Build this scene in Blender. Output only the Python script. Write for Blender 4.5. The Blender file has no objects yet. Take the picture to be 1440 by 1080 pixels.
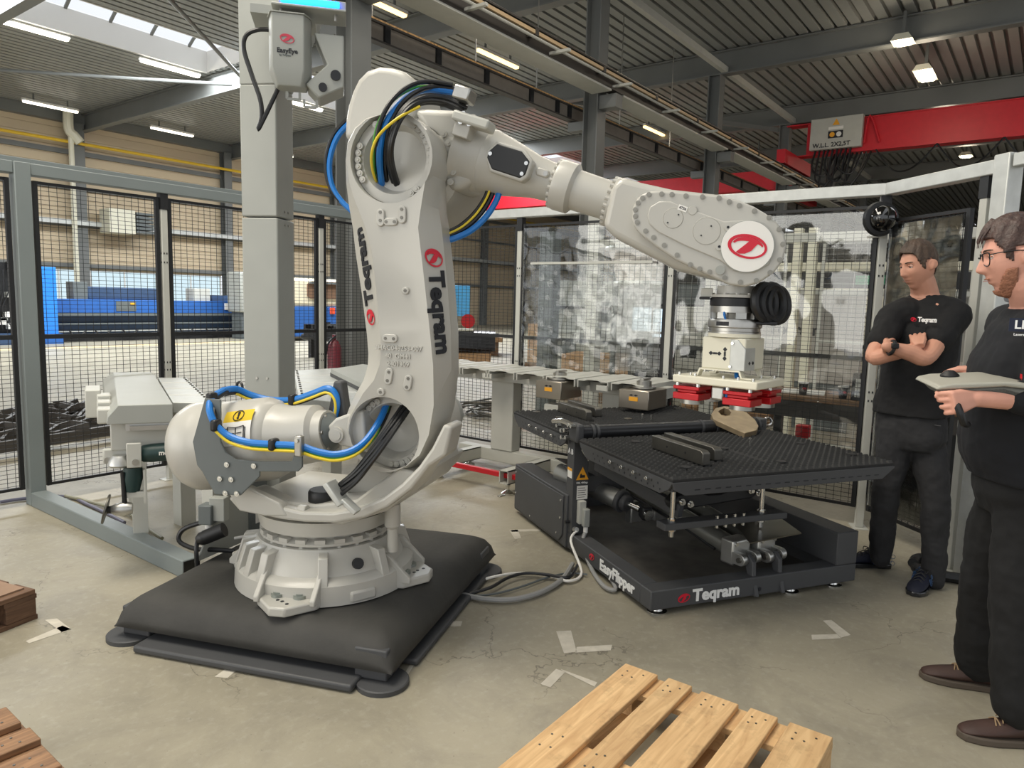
import bpy, bmesh, math, random
from mathutils import Vector as V, Matrix as M
R = math.radians
SC = bpy.context.scene
COL = SC.collection
random.seed(7)

# ---------------------------------------------------------------- camera, world, light, exposure
def look_cam():
    f, roll, pitch, hd, H = 1006.0, R(1.49), R(6.63), R(36.8), 1.52
    F0 = V((math.cos(hd), math.sin(hd), 0)); R0 = V((math.sin(hd), -math.cos(hd), 0)); Z = V((0, 0, 1))
    F = F0*math.cos(pitch) - Z*math.sin(pitch); U1 = F0*math.sin(pitch) + Z*math.cos(pitch)
    Rt = R0*math.cos(roll) + U1*math.sin(roll); U = U1*math.cos(roll) - R0*math.sin(roll)
    cd = bpy.data.cameras.new('camera'); cam = bpy.data.objects.new('camera', cd); COL.objects.link(cam)
    cd.sensor_width = 36; cd.sensor_fit = 'HORIZONTAL'; cd.lens = 36*f/1440.0
    cd.clip_start = .05; cd.clip_end = 300
    m = M((Rt, U, -F)).transposed().to_4x4(); m.translation = V((0, 0, H))
    cam.matrix_world = m
    SC.camera = cam
look_cam()
w = bpy.data.worlds.new('world'); SC.world = w; w.use_nodes = True
bg = w.node_tree.nodes['Background']
bg.inputs[0].default_value = (.93, .96, 1, 1); bg.inputs[1].default_value = 1.05
def area(name, loc, sx, sy, power, col=(1, 1, 1), rot=(0, 0, 0)):
    ld = bpy.data.lights.new(name, 'AREA'); ld.shape = 'RECTANGLE'; ld.size = sx; ld.size_y = sy; ld.energy = power; ld.color = col
    o = bpy.data.objects.new(name, ld); o.location = loc; o.rotation_euler = rot; COL.objects.link(o); return o
area('skylight_daylight_far', (14, 18.3, 7.55), 24, 2.6, 4200, (.93, .97, 1))
area('added_fill_near', (4, -1.5, 7.4), 26, 2.6, 50, (1, .96, .88))  # added fill from above, no skylight is seen here
dr = area('roller_door_daylight', (-6.8, 6.2, 2.5), 7.5, 4.4, 240, (1, .955, .86))
dr.rotation_euler = (V((2.2, 2.0, .6))-V((-6.8, 6.2, 2.5))).to_track_quat('-Z', 'Y').to_euler()
area('added_fill_row', (3, 4.6, 7.2), 14, .6, 260, (1, .92, .8))  # added strip of overhead fill, no visible lamps belong to it
area('added_fill_overhead', (.6, 3.4, 6.6), 3.2, 3.2, 330, (1, .93, .8))  # added overhead fill that lifts the floor more than the upright faces
SC.view_settings.view_transform = 'Standard'; SC.view_settings.look = 'None'
SC.view_settings.gamma = 1; SC.view_settings.use_curve_mapping = False
SC.view_settings.exposure = 0.0

# ---------------------------------------------------------------- materials
def lin(c):
    return tuple(((v/255+.055)/1.055)**2.4 if v > 10 else v/255/12.92 for v in c)
MATS = {}
def mat(name, col, rough=.5, metal=0., var=0., scale=6., bump=0., bscale=60., spec=.5, emit=0., coat=0.):
    m = bpy.data.materials.new(name); m.use_nodes = True
    nt = m.node_tree; b = nt.nodes['Principled BSDF']; c = lin(col)
    b.inputs['Base Color'].default_value = (*c, 1); b.inputs['Roughness'].default_value = rough
    b.inputs['Metallic'].default_value = metal; b.inputs['Specular IOR Level'].default_value = spec
    if coat: b.inputs['Coat Weight'].default_value = coat; b.inputs['Coat Roughness'].default_value = .1
    if emit:
        b.inputs['Emission Color'].default_value = (*c, 1); b.inputs['Emission Strength'].default_value = emit
    if var or bump:
        tc = nt.nodes.new('ShaderNodeTexCoord')
    if var:
        n = nt.nodes.new('ShaderNodeTexNoise'); n.inputs['Scale'].default_value = scale; n.inputs['Detail'].default_value = 5
        nt.links.new(tc.outputs['Object'], n.inputs['Vector'])
        mx = nt.nodes.new('ShaderNodeMix'); mx.data_type = 'RGBA'
        mx.inputs[6].default_value = (*[v*(1-var) for v in c], 1); mx.inputs[7].default_value = (*[min(1, v*(1+var)) for v in c], 1)
        mp = nt.nodes.new('ShaderNodeMapRange'); mp.inputs[1].default_value = .3; mp.inputs[2].default_value = .7
        nt.links.new(n.outputs['Fac'], mp.inputs[0]); nt.links.new(mp.outputs[0], mx.inputs[0])
        nt.links.new(mx.outputs[2], b.inputs['Base Color'])
    if bump:
        n = nt.nodes.new('ShaderNodeTexNoise'); n.inputs['Scale'].default_value = bscale; n.inputs['Detail'].default_value = 3
        nt.links.new(tc.outputs['Object'], n.inputs['Vector'])
        bp = nt.nodes.new('ShaderNodeBump'); bp.inputs['Strength'].default_value = bump; bp.inputs['Distance'].default_value = .01
        nt.links.new(n.outputs['Fac'], bp.inputs['Height']); nt.links.new(bp.outputs[0], b.inputs['Normal'])
    MATS[name] = m
    return m
WHITE = mat('robot_light_grey_paint', (186, 184, 176), .32, var=.03, scale=3, coat=.15)
CREAM = mat('cream_paint', (224, 220, 200), .4)
GREYP = mat('mid_grey_paint', (160, 162, 156), .42, var=.03)
LGREY = mat('light_grey_steel_paint', (188, 188, 180), .42, var=.04)
DGREY = mat('slate_grey_paint', (98, 104, 104), .45, var=.04)
FRAMEG = mat('fence_frame_grey', (122, 130, 130), .45, var=.06, scale=2)
GALV = mat('galvanised_steel', (196, 198, 194), .42, .35, var=.08, scale=14)
ANTH = mat('anthracite_powder_coat', (70, 71, 73), .55, var=.06, bump=.05, bscale=200)
BLACKP = mat('black_plastic', (22, 23, 25), .45)
BLACKM = mat('black_powder_coat', (26, 27, 29), .5)
RUBBER = mat('black_rubber', (38, 38, 38), .8, var=.15, bump=.2, bscale=120)
CHROME = mat('bright_steel', (215, 215, 212), .22, 1.)
STEEL = mat('brushed_steel', (178, 176, 170), .32, 1., var=.06, scale=30)
DSTEEL = mat('raw_dark_steel', (112, 110, 104), .42, .9, var=.12, scale=12)
ALU = mat('aluminium', (190, 190, 186), .38, .85, var=.05)
RED = mat('red_paint', (190, 22, 34), .4, var=.05)
CRANE = mat('crane_red_paint', (206, 30, 44), .45, var=.05)
REDM = mat('red_anodised', (178, 20, 30), .35, .3)
LOGO = mat('logo_red', (206, 24, 50), .4)
INK = mat('black_lettering', (24, 26, 32), .5)
WINK = mat('white_lettering', (240, 240, 238), .5)
PAPER = mat('white_label', (236, 234, 228), .5)
YEL = mat('yellow_label', (232, 196, 40), .5)
AMBER = mat('amber_warning_label', (238, 168, 40), .5)
BLUEH = mat('blue_hose', (28, 118, 200), .35)
GREENC = mat('green_cable', (70, 140, 50), .4)
YELC = mat('yellow_cable', (226, 200, 50), .4)
BLKC = mat('black_cable', (24, 25, 27), .4)
GRYC = mat('grey_cable', (150, 150, 148), .45)
STRUCT = mat('dark_steel_paint', (112, 114, 112), .5, var=.06, scale=1.5)

# ---------------------------------------------------------------- mesh builder
class MB:
    def __init__(s): s.v = []; s.f = []
    def add(s, vs, fs):
        o = len(s.v); s.v += [tuple(v) for v in vs]; s.f += [tuple(i+o for i in f) for f in fs]; return s
    def bx(s, x0, x1, y0, y1, z0, z1, T=None):
        vs = [V((x, y, z)) for z in (z0, z1) for y in (y0, y1) for x in (x0, x1)]
        if T is not None: vs = [T @ v for v in vs]
        return s.add(vs, [(0, 2, 3, 1), (4, 5, 7, 6), (0, 1, 5, 4), (2, 6, 7, 3), (0, 4, 6, 2), (1, 3, 7, 5)])
    def box(s, c, d, rz=0, T=None):
        t = M.Translation(c) @ M.Rotation(rz, 4, 'Z')
        if T is not None: t = T @ t
        return s.bx(-d[0]/2, d[0]/2, -d[1]/2, d[1]/2, -d[2]/2, d[2]/2, t)
    def beam(s, p0, p1, wd, h, up=(0, 0, 1)):
        p0 = V(p0); p1 = V(p1); d = (p1-p0); L = d.length; d.normalize(); u = V(up)
        sd = d.cross(u).normalized(); u = sd.cross(d)
        vs = [p + sd*a*wd/2 + u*b*h/2 for p in (p0, p1) for a, b in ((-1, -1), (1, -1), (1, 1), (-1, 1))]
        return s.add(vs, [(3, 2, 1, 0), (4, 5, 6, 7), (0, 1, 5, 4), (1, 2, 6, 5), (2, 3, 7, 6), (3, 0, 4, 7)])
    def cyl(s, p0, p1, r0, r1=None, n=16, cap=True):
        return s.lathe([(0, r0), (1, r0 if r1 is None else r1)], p0, p1, n, cap, True)
    def lathe(s, prof, p0, p1, n=24, cap=True, unit=False):
        p0 = V(p0); d = V(p1)-p0; L = d.length; d.normalize()
        a = V((0, 0, 1)) if abs(d.z) < .9 else V((1, 0, 0))
        e1 = d.cross(a).normalized(); e2 = d.cross(e1)
        vs = []; fs = []; k = len(prof)
        for t, r in prof:
            c = p0 + d*(t*L if unit else t)
            for i in range(n):
                g = 2*math.pi*i/n; vs.append(c + (e1*math.cos(g)+e2*math.sin(g))*r)
        for j in range(k-1):
            for i in range(n):
                fs.append((j*n+i, j*n+(i+1) % n, (j+1)*n+(i+1) % n, (j+1)*n+i))
        if cap:
            fs.append(tuple(range(n-1, -1, -1))); fs.append(tuple((k-1)*n+i for i in range(n)))
        return s.add(vs, fs)
    def tube(s, pts, r, n=8, sub=4, cap=True):
        P = [V(p) for p in pts]
        if sub > 1 and len(P) > 2:
            Q = []
            for i in range(len(P)-1):
                a = P[max(i-1, 0)]; b = P[i]; c = P[i+1]; d = P[min(i+2, len(P)-1)]
                for k in range(sub):
                    t = k/sub
                    Q.append(.5*((2*b)+(c-a)*t+(2*a-5*b+4*c-d)*t*t+(3*b-a-3*c+d)*t**3))
            P = Q+[P[-1]]
        k = len(P); vs = []; fs = []
        t0 = (P[1]-P[0]).normalized(); a = V((0, 0, 1)) if abs(t0.z) < .9 else V((1, 0, 0))
        e1 = t0.cross(a).normalized()
        for j in range(k):
            t = (P[min(j+1, k-1)]-P[max(j-1, 0)]).normalized()
            e1 = (e1 - t*e1.dot(t)).normalized(); e2 = t.cross(e1)
            rr = r[min(j*len(r)//k, len(r)-1)] if isinstance(r, (list, tuple)) else r
            for i in range(n):
                g = 2*math.pi*i/n; vs.append(P[j]+(e1*math.cos(g)+e2*math.sin(g))*rr)
        for j in range(k-1):
            for i in range(n): fs.append((j*n+i, j*n+(i+1) % n, (j+1)*n+(i+1) % n, (j+1)*n+i))
        if cap: fs.append(tuple(range(n-1, -1, -1))); fs.append(tuple((k-1)*n+i for i in range(n)))
        return s.add(vs, fs)
    def prism(s, poly, ax, a0, a1, T=None):
        n = len(poly)
        def mk(p, a):
            return V((a, p[0], p[1])) if ax == 'X' else V((p[0], a, p[1])) if ax == 'Y' else V((p[0], p[1], a))
        vs = [mk(p, a0) for p in poly]+[mk(p, a1) for p in poly]
        if T is not None: vs = [T @ v for v in vs]
        fs = [tuple(range(n)), tuple(range(2*n-1, n-1, -1))]+[(i, i+n, (i+1) % n+n, (i+1) % n) for i in range(n)]
        return s.add(vs, fs)
    def loft(s, loops, cap=True):
        n = len(loops[0]); vs = [p for l in loops for p in l]; fs = []
        for j in range(len(loops)-1):
            for i in range(n): fs.append((j*n+i, j*n+(i+1) % n, (j+1)*n+(i+1) % n, (j+1)*n+i))
        if cap: fs.append(tuple(range(n-1, -1, -1))); fs.append(tuple((len(loops)-1)*n+i for i in range(n)))
        return s.add(vs, fs)
    def torus(s, c, nrm, RR, r, n=24, m=8):
        c = V(c); d = V(nrm).normalized(); a = V((0, 0, 1)) if abs(d.z) < .9 else V((1, 0, 0))
        e1 = d.cross(a).normalized(); e2 = d.cross(e1); vs = []; fs = []
        for i in range(n):
            g = 2*math.pi*i/n; u = e1*math.cos(g)+e2*math.sin(g)
            for j in range(m):
                h = 2*math.pi*j/m; vs.append(c+u*(RR+r*math.cos(h))+d*r*math.sin(h))
        for i in range(n):
            for j in range(m): fs.append((i*m+j, ((i+1) % n)*m+j, ((i+1) % n)*m+(j+1) % m, i*m+(j+1) % m))
        return s.add(vs, fs)
    def ball(s, c, r, nu=16, nv=10):
        c = V(c); rr = r if isinstance(r, (tuple, list)) else (r, r, r)
        vs = []; fs = []
        for j in range(nv+1):
            ph = math.pi*j/nv
            for i in range(nu):
                g = 2*math.pi*i/nu
                vs.append(c+V((rr[0]*math.sin(ph)*math.cos(g), rr[1]*math.sin(ph)*math.sin(g), rr[2]*math.cos(ph))))
        for j in range(nv):
            for i in range(nu): fs.append((j*nu+i, (j+1)*nu+i, (j+1)*nu+(i+1) % nu, j*nu+(i+1) % nu))
        return s.add(vs, fs)
    def bolt(s, p, nrm, r=.008, h=.006, n=6):
        p = V(p); return s.cyl(p, p+V(nrm).normalized()*h, r, n=n)
    def mesh(s, name):
        me = bpy.data.meshes.new(name); me.from_pydata([tuple(v) for v in s.v], [], s.f); me.validate()
        bm = bmesh.new(); bm.from_mesh(me); bmesh.ops.recalc_face_normals(bm, faces=bm.faces); bm.to_mesh(me); bm.free()
        return me
    def obj(s, name, m, parent=None, bevel=0, seg=2, ang=35, smooth=True, kind=None, label=None):
        me = s.mesh(name); o = bpy.data.objects.new(name, me); COL.objects.link(o)
        me.materials.append(m)
        if smooth:
            me.polygons.foreach_set('use_smooth', [True]*len(me.polygons)); me.set_sharp_from_angle(angle=R(ang))
        if bevel:
            b = o.modifiers.new('bevel', 'BEVEL'); b.width = bevel; b.segments = seg; b.limit_method = 'ANGLE'; b.angle_limit = R(ang); b.harden_normals = False
        if parent is not None: o.parent = parent
        if kind: o['kind'] = kind
        if label: o['label'] = label
        return o
def thing(name, label, cat, loc=(0, 0, 0), rz=0, group=None):
    o = bpy.data.objects.new(name, None); COL.objects.link(o); o.location = loc; o.rotation_euler = (0, 0, rz)
    o.empty_display_size = .1
    o['label'] = label; o['category'] = cat
    if group: o['group'] = group
    return o
def tag(o, label, cat, group=None):
    o['label'] = label; o['category'] = cat
    if group: o['group'] = group
    return o
def kids(o): return [c for c in o.children]
def dup(o, loc=None, rz=None, label=None, group=None, parent=None, rot=None):
    c = o.copy(); COL.objects.link(c)
    if parent is not None: c.parent = parent
    if loc is not None: c.location = loc
    if rz is not None: c.rotation_euler = (0, 0, rz)
    if rot is not None: c.rotation_euler = rot
    if label: c['label'] = label
    if group: c['group'] = group
    for k in list(o.children): dup(k, parent=c)
    return c
def frame(origin, ux, uy):
    ux = V(ux).normalized(); uy = V(uy); uz = ux.cross(uy).normalized(); uy = uz.cross(ux)
    m = M((ux, uy, uz)).transposed().to_4x4(); m.translation = V(origin); return m
def text_mesh(name, body, size, m, parent, T, bold=.0, shear=0, depth=.002, space=1., align='CENTER', ux=1.):
    cu = bpy.data.curves.new(name, 'FONT'); cu.body = body; cu.size = size; cu.extrude = depth; cu.offset = bold
    cu.shear = shear; cu.space_character = space; cu.align_x = align; cu.align_y = 'CENTER'; cu.resolution_u = 3
    t = bpy.data.objects.new('tmp', cu); COL.objects.link(t)
    dg = bpy.context.evaluated_depsgraph_get(); me = bpy.data.meshes.new_from_object(t.evaluated_get(dg))
    bpy.data.objects.remove(t); bpy.data.curves.remove(cu)
    me.transform(T @ M.Diagonal((ux, 1, 1, 1))); me.materials.clear(); me.materials.append(m)
    me.name = name
    o = bpy.data.objects.new(name, me); COL.objects.link(o)
    if parent is not None: o.parent = parent
    return o
def logo(parent, T, w, m=None, tilt=-12, name='logo_emblem', bulk=1.):
    """oval ring with a slanted T swoosh, half-width w, drawn in the xy plane of T"""
    a, b = w, w*.62; mb = MB(); n = 40; d = .0015
    def ell(t, sa, sb, ox, oy): return (ox+a*sa*math.cos(t), oy+b*sb*math.sin(t))
    rot = M.Rotation(R(tilt), 4, 'Z')
    vs = []
    for z in (0, d):
        for i in range(n):
            t = 2*math.pi*i/n
            vs.append(T @ rot @ V((*ell(t, 1, 1, 0, 0), z))); vs.append(T @ rot @ V((*ell(t, .88-.03*bulk, .86-.06*bulk, .03*a, -.015*b), z)))
    fs = []
    for i in range(n):
        j = (i+1) % n; o = 2*n
        fs.append((o+2*i, o+2*j, o+2*j+1, o+2*i+1)); fs.append((2*i, 2*j, o+2*j, o+2*i)); fs.append((2*i+1, o+2*i+1, o+2*j+1, 2*j+1))
    mb.add(vs, fs)
    # crossbar crescent and stem of the T
    bar = []
    for k in range(13):
        t = R(172-k*(150/12)); bar.append(ell(t, .8, .78, .03*a, 0))
    for k in range(13):
        t = R(22+k*(150/12)); bar.append((ell(t, .72, .40, .06*a, .03*b)))
    mb.prism([(x, y) for x, y in bar], 'Z', 0, d, T @ rot)
    mb.prism([(.02*a, .42*b), (-.48*a, -.62*b), (-.3*a, -.72*b), (-.02*a, -.62*b), (.25*a, -.3*b), (.42*a, .2*b), (.55*a, .52*b)], 'Z', 0, d*1.1, T @ rot)
    return mb.obj(name, m or LOGO, parent, smooth=False)

# ---------------------------------------------------------------- setting: floor, walls, roof
def struct(o): o['kind'] = 'structure'; return o
def floor_mat():
    m = bpy.data.materials.new('cracked_concrete'); m.use_nodes = True; nt = m.node_tree; L = nt.links.new
    b = nt.nodes['Principled BSDF']; tc = nt.nodes.new('ShaderNodeTexCoord')
    def noise(sc, det=6, rg=.6, dist=0):
        n = nt.nodes.new('ShaderNodeTexNoise'); n.inputs['Scale'].default_value = sc; n.inputs['Detail'].default_value = det
        n.inputs['Roughness'].default_value = rg; n.inputs['Distortion'].default_value = dist; L(tc.outputs['Object'], n.inputs['Vector']); return n
    def rng(src, a, c, d=0, e=1):
        n = nt.nodes.new('ShaderNodeMapRange'); n.inputs[1].default_value = a; n.inputs[2].default_value = c; n.inputs[3].default_value = d; n.inputs[4].default_value = e
        L(src, n.inputs[0]); return n.outputs[0]
    def mix(f, A, B, mode='MIX'):
        n = nt.nodes.new('ShaderNodeMix'); n.data_type = 'RGBA'; n.blend_type = mode
        (L(f, n.inputs[0]) if not isinstance(f, float) else setattr(n.inputs[0], 'default_value', f))
        for k, x in ((6, A), (7, B)):
            if isinstance(x, tuple): n.inputs[k].default_value = (*x, 1)
            else: L(x, n.inputs[k])
        return n.outputs[2]
    c = mix(rng(noise(.55, 4).outputs['Fac'], .35, .65), lin((142, 136, 119)), lin((170, 163, 144)))
    c = mix(rng(noise(3.2, 8, .7, .6).outputs['Fac'], .3, .75), c, lin((152, 148, 136)), 'MULTIPLY') if False else c
    c = mix(rng(noise(2.2, 9, .72, .8).outputs['Fac'], .45, .72, 0, .55), c, lin((118, 113, 102)))
    c = mix(rng(noise(26, 5, .6).outputs['Fac'], .52, .75, 0, .35), c, lin((182, 177, 164)))
    c = mix(rng(noise(60, 3, .6).outputs['Fac'], .68, .76, 0, .7), c, lin((92, 88, 80)))
    # cracks: distance to the borders of noise-warped cells, broken up by another noise
    wn = noise(1.7, 5, .65); wv = nt.nodes.new('ShaderNodeVectorMath'); wv.operation = 'MULTIPLY_ADD'
    L(wn.outputs['Color'], wv.inputs[0]); wv.inputs[1].default_value = (.75, .75, .75); L(tc.outputs['Object'], wv.inputs[2])
    vo = nt.nodes.new('ShaderNodeTexVoronoi'); vo.feature = 'DISTANCE_TO_EDGE'; vo.inputs['Scale'].default_value = 1.15
    L(wv.outputs[0], vo.inputs['Vector'])
    br = rng(noise(.9, 3).outputs['Fac'], .47, .60, 0, .8)
    cr = rng(vo.outputs['Distance'], 0, .0065, 1, 0)
    mu = nt.nodes.new('ShaderNodeMath'); mu.operation = 'MULTIPLY'; L(cr, mu.inputs[0]); L(br, mu.inputs[1])
    c = mix(mu.outputs[0], c, lin((88, 83, 73)))
    L(c, b.inputs['Base Color'])
    L(rng(noise(1.3, 5).outputs['Fac'], .3, .7, .38, .6), b.inputs['Roughness'])
    bp = nt.nodes.new('ShaderNodeBump'); bp.inputs['Strength'].default_value = .12; bp.inputs['Distance'].default_value = .01
    L(noise(30, 6).outputs['Fac'], bp.inputs['Height']); L(bp.outputs[0], b.inputs['Normal'])
    return m
struct(MB().bx(-9, 62, -16, 28, -.2, 0).obj('floor', floor_mat(), smooth=False))
DECK = mat('roof_deck_sheet', (140, 141, 138), .45, .0, var=.05, scale=.6)
CLAD = mat('cream_wall_cladding', (206, 188, 158), .55, var=.05, scale=.5)
CURB = mat('white_skylight_curb', (226, 224, 220), .5)
LAMP = mat('fluorescent_tube_glow', (255, 246, 226), .5, emit=5.0)
LAMPW = mat('warm_lamp_glow', (255, 214, 140), .5, emit=3.2)
HALO = mat('halide_lamp_glow', (255, 236, 200), .5, emit=16.0)
def pane_mat(name, tint, fac):
    m = bpy.data.materials.new(name); m.use_nodes = True; nt = m.node_tree
    for n in list(nt.nodes):
        if n.type != 'OUTPUT_MATERIAL': nt.nodes.remove(n)
    out = nt.nodes['Material Output']; tr = nt.nodes.new('ShaderNodeBsdfTransparent'); tl = nt.nodes.new('ShaderNodeBsdfTranslucent')
    tr.inputs[0].default_value = (*tint, 1); tl.inputs[0].default_value = (.9, .92, .95, 1)
    mx = nt.nodes.new('ShaderNodeMixShader'); mx.inputs[0].default_value = fac
    nt.links.new(tr.outputs[0], mx.inputs[1]); nt.links.new(tl.outputs[0], mx.inputs[2]); nt.links.new(mx.outputs[0], out.inputs[0]); return m
SKYP = pane_mat('skylight_sheet', (.97, .98, 1), .12)
WINP = pane_mat('window_glass', (.86, .95, .97), .05)
COLUMNS = []
XR = [.35+5.65*k for k in range(0, 8)]           # frame lines: .35, 6.0, 11.65, ...
X0, X1 = -6., 60.
def deck(name, y0, y1, x0=X0, x1=X1, z=7.6):
    """trapezoidal roof sheet, ribs running along X"""
    mb = MB(); p = .27; n = max(1, round((y1-y0)/p)); p = (y1-y0)/n; pr = []
    for i in range(n):
        y = y0+i*p
        pr += [(y, z), (y+p*.70, z), (y+p*.75, z+.09), (y+p*.95, z+.09)]
    pr.append((y1, z))
    vs = [V((x, y, zz)) for x in (x0, x1) for y, zz in pr]; k = len(pr)
    mb.add(vs, [(i, i+1, i+1+k, i+k) for i in range(k-1)])
    mb.add([V((x, y, z+.16)) for x in (x0, x1) for y in (y0, y1)], [(0, 1, 3, 2)])
    return mb
ceil = struct(deck('ceiling', -16, -2.8).obj('ceiling', DECK, smooth=False))
struct(deck('ceiling', -.2, 17.0).obj('ceiling', DECK, ceil, smooth=False)); struct(deck('ceiling', 19.35, 28).obj('ceiling', DECK, ceil, smooth=False))
for c in ceil.children: c.name = 'roof_sheet'; del c['kind']
for k, x in enumerate(XR):                       # the sheet carries on over each frame line between two skylights
    deck('roof_sheet', 17.0, 19.35, x-.28, x+.28).obj('roof_sheet', DECK, ceil, smooth=False)
# rooflights: curb, bent bars, translucent sheet
for k in range(-1, 7):
    x0 = (XR[k]+.28 if k >= 0 else X0); x1 = XR[k+1]-.28
    g_ = struct(MB().bx(x0, x1, 16.96, 17.0, 7.58, 8.15).bx(x0, x1, 19.35, 19.39, 7.58, 8.15).bx(x0-.03, x0, 17, 19.35, 7.6, 8.15).bx(x1, x1+.03, 17, 19.35, 7.6, 8.15).obj('window_%d' % (k+2), CURB, smooth=False))
    def arc(y, dz=0):
        u = (y-17.0)/2.35*2-1; return 8.15+.42*(1-u*u)+dz
    ys = [17+2.35*i/10 for i in range(11)]
    mb = MB(); vs = [V((x, y, arc(y, .03))) for x in (x0, x1) for y in ys]; mb.add(vs, [(i, i+1, i+12, i+11) for i in range(10)])
    mb.obj('rooflight_sheet', SKYP, g_)
    if k in (0, 1, 2):
        n = 5
        for i in range(n):
            xx = x0+(x1-x0)*(i+.5)/n
            MB().loft([[V((xx+a, y, arc(y, b))) for a, b in ((-.035, -.03), (.035, -.03), (.035, .02), (-.035, .02))] for y in ys]).obj('glazing_bar', STRUCT, g_, smooth=False)
MB
# far side wall (Y = 28): sill wall, cladding above the window strip, girts
WY = 28.0
wl = struct(MB().bx(X0, X1, WY, WY+.2, 0, .95).bx(X0, 10.15, WY, WY+.2, .95, 2.25).bx(17.4, X1, WY, WY+.2, .95, 2.25).obj('wall_left', CLAD, smooth=False))
mb = MB(); z = 2.25
while z < 7.6:
    mb.bx(X0, X1, WY, WY+.16, z+.02, min(z+.3, 7.6)); mb.bx(X0, X1, WY+.03, WY+.16, z, z+.02); z += .3
mb.obj('cladding_sheet', CLAD, wl, smooth=False)
for z, h in ((2.3, .14), (3.72, .12), (6.2, .16), (5.0, .1)):
    MB().bx(X0, X1, WY-.12, WY, z, z+h).obj('wall_girt', STRUCT, wl, smooth=False)
MB().bx(X0, X1, WY-.3, WY, 7.25, 7.6).obj('eaves_beam', STRUCT, wl, smooth=False)
for i, (a, b) in enumerate(((10.15, 11.3), (11.75, 14.2), (14.26, 16.9))):
    wn = struct(MB().bx(a, b, WY+.05, WY+.12, .95, 1.0).bx(a, b, WY+.05, WY+.12, 2.2, 2.25).bx(a, a+.05, WY+.05, WY+.12, 1, 2.2).bx(b-.05, b, WY+.05, WY+.12, 1, 2.2).bx((a+b)/2-.02, (a+b)/2+.02, WY+.05, WY+.12, 1, 2.2).obj('window_%d' % (20+i), CURB, smooth=False))
    MB().bx(a+.05, b-.05, WY+.08, WY+.09, 1, 2.2).obj('window_pane', WINP, wn, smooth=False)
we = struct(MB().bx(X1, X1+.2, -16, 28, 0, 7.6).obj('wall_far', mat('far_wall_grey', (120, 116, 108), .6, var=.1, scale=.3), smooth=False))
wr = struct(MB().bx(17, X1, -16.2, -16, 0, 7.6).obj('wall_right', mat('far_wall_dull', (112, 104, 96), .6, var=.1, scale=.3), smooth=False))
# steel frames
def hsec(mb, x, y, z0, z1, s=.3, t=.02):
    return mb.bx(x-s/2, x+s/2, y-s/2, y-s/2+t, z0, z1).bx(x-s/2, x+s/2, y+s/2-t, y+s/2, z0, z1).bx(x-t/2, x+t/2, y-s/2+t, y+s/2-t, z0, z1)
fr_first = None
for i, x in enumerate(XR[1:7]):
    o = MB().bx(x-.12, x+.12, -16, 28, 7.03, 7.06).bx(x-.12, x+.12, -16, 28, 7.55, 7.58).bx(x-.012, x+.012, -16, 28, 7.06, 7.55).obj('roof_girder', STRUCT, smooth=False)
    tag(o, ['grey steel roof girder at the upper left corner, nearest frame', 'grey steel roof girder running from the far wall behind the scanner column, second frame',
            'grey steel roof girder of the third frame, passing over the robot forearm', 'grey steel roof girder just above the red crane end, fourth frame',
            'grey steel roof girder beyond the red crane, fifth frame', 'grey steel roof girder of the sixth frame, far down the hall'][i], 'girder')
    mb = MB(); hsec(mb, x, 7.0, 0, 7.03)
    o = mb.obj('steel_column', STRUCT, smooth=False); COLUMNS.append(o)
    tag(o, ['dark grey steel column just right of the scanner head', 'dark grey steel column seen above the robot forearm flange', 'dark grey steel column seen above the robot wrist',
            'dark grey steel column behind the crane control box', 'dark grey steel column beyond the crane control box', 'dark grey steel column farthest down the crane row'][i], 'column')
    mb = MB(); hsec(mb, x-.25 if i else x, WY-.22, 0, 7.25, .34)
    o = mb.obj('wall_column', STRUCT, smooth=False)
    tag(o, ['grey wall column beyond the left edge post', 'grey wall column beside the white heater pipe', 'grey wall column left of the scanner column', 'grey wall column behind the dark steel column',
            'grey wall column seen right of the robot lower arm', 'grey wall column farthest along the cream wall'][i], 'column')
# thin braces under the roof
for i, (a, b) in enumerate((((5.5, 12.5, 7.3), (11.4, 17.6, 7.1)), ((6.2, 23.5, 7.1), (11.4, 18.2, 7.1)))):
    tag(MB().tube([a, b], .045, 8).obj('wind_brace', STRUCT), ['thin grey wind brace crossing the skylight to the scanner column', 'thin grey wind brace running level below the skylight'][i], 'brace')
tag(MB().bx(6.1, 45, 6.72, 6.84, 7.06, 7.2).obj('roof_tie', LGREY, smooth=False), 'grey tie beam running along the column heads under the dark roof', 'beam')
tag(MB().beam((17.3, 11.5, 7.1), (22.9, 7.2, 6.9), .12, .12).obj('roof_brace', STRUCT, smooth=False), 'grey diagonal brace beyond the robot forearm', 'brace')
# ceiling lamps
def tube_lamp(x0, x1, y, z, label, warm=False, grp='fluorescent battens under the roof'):
    o = thing('batten_light', label, 'lamp', ((x0+x1)/2, y, z), group=grp); h = (x1-x0)/2
    MB().bx(-h, h, -.05, .05, .03, .1).obj('housing', CURB, o, smooth=False)
    for s in (-.6, .6): MB().bx(s*h-.02, s*h+.02, -.02, .02, .1, max(.101, 7.598-z)).obj('hanger', STRUCT, o, smooth=False)
    MB().bx(-h+.03, h-.03, -.06, .06, -.03, .03).obj('tube', LAMPW if warm else LAMP, o, bevel=.02)
tube_lamp(9.2, 10.84, 26.2, 7.3, 'white batten light near the far wall, leftmost of the lower pair')
tube_lamp(13.18, 14.8, 26.2, 7.3, 'white batten light near the far wall, right one of the lower pair')
tube_lamp(17.6, 19.2, 26.2, 7.3, 'white batten light seen just right of the scanner column')
tube_lamp(6.26, 7.97, 19.6, 7.49, 'white batten light beside the skylight curb at upper left')
tube_lamp(9.64, 11.3, 19.6, 7.49, 'white batten light crossed by the level wind brace')
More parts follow.
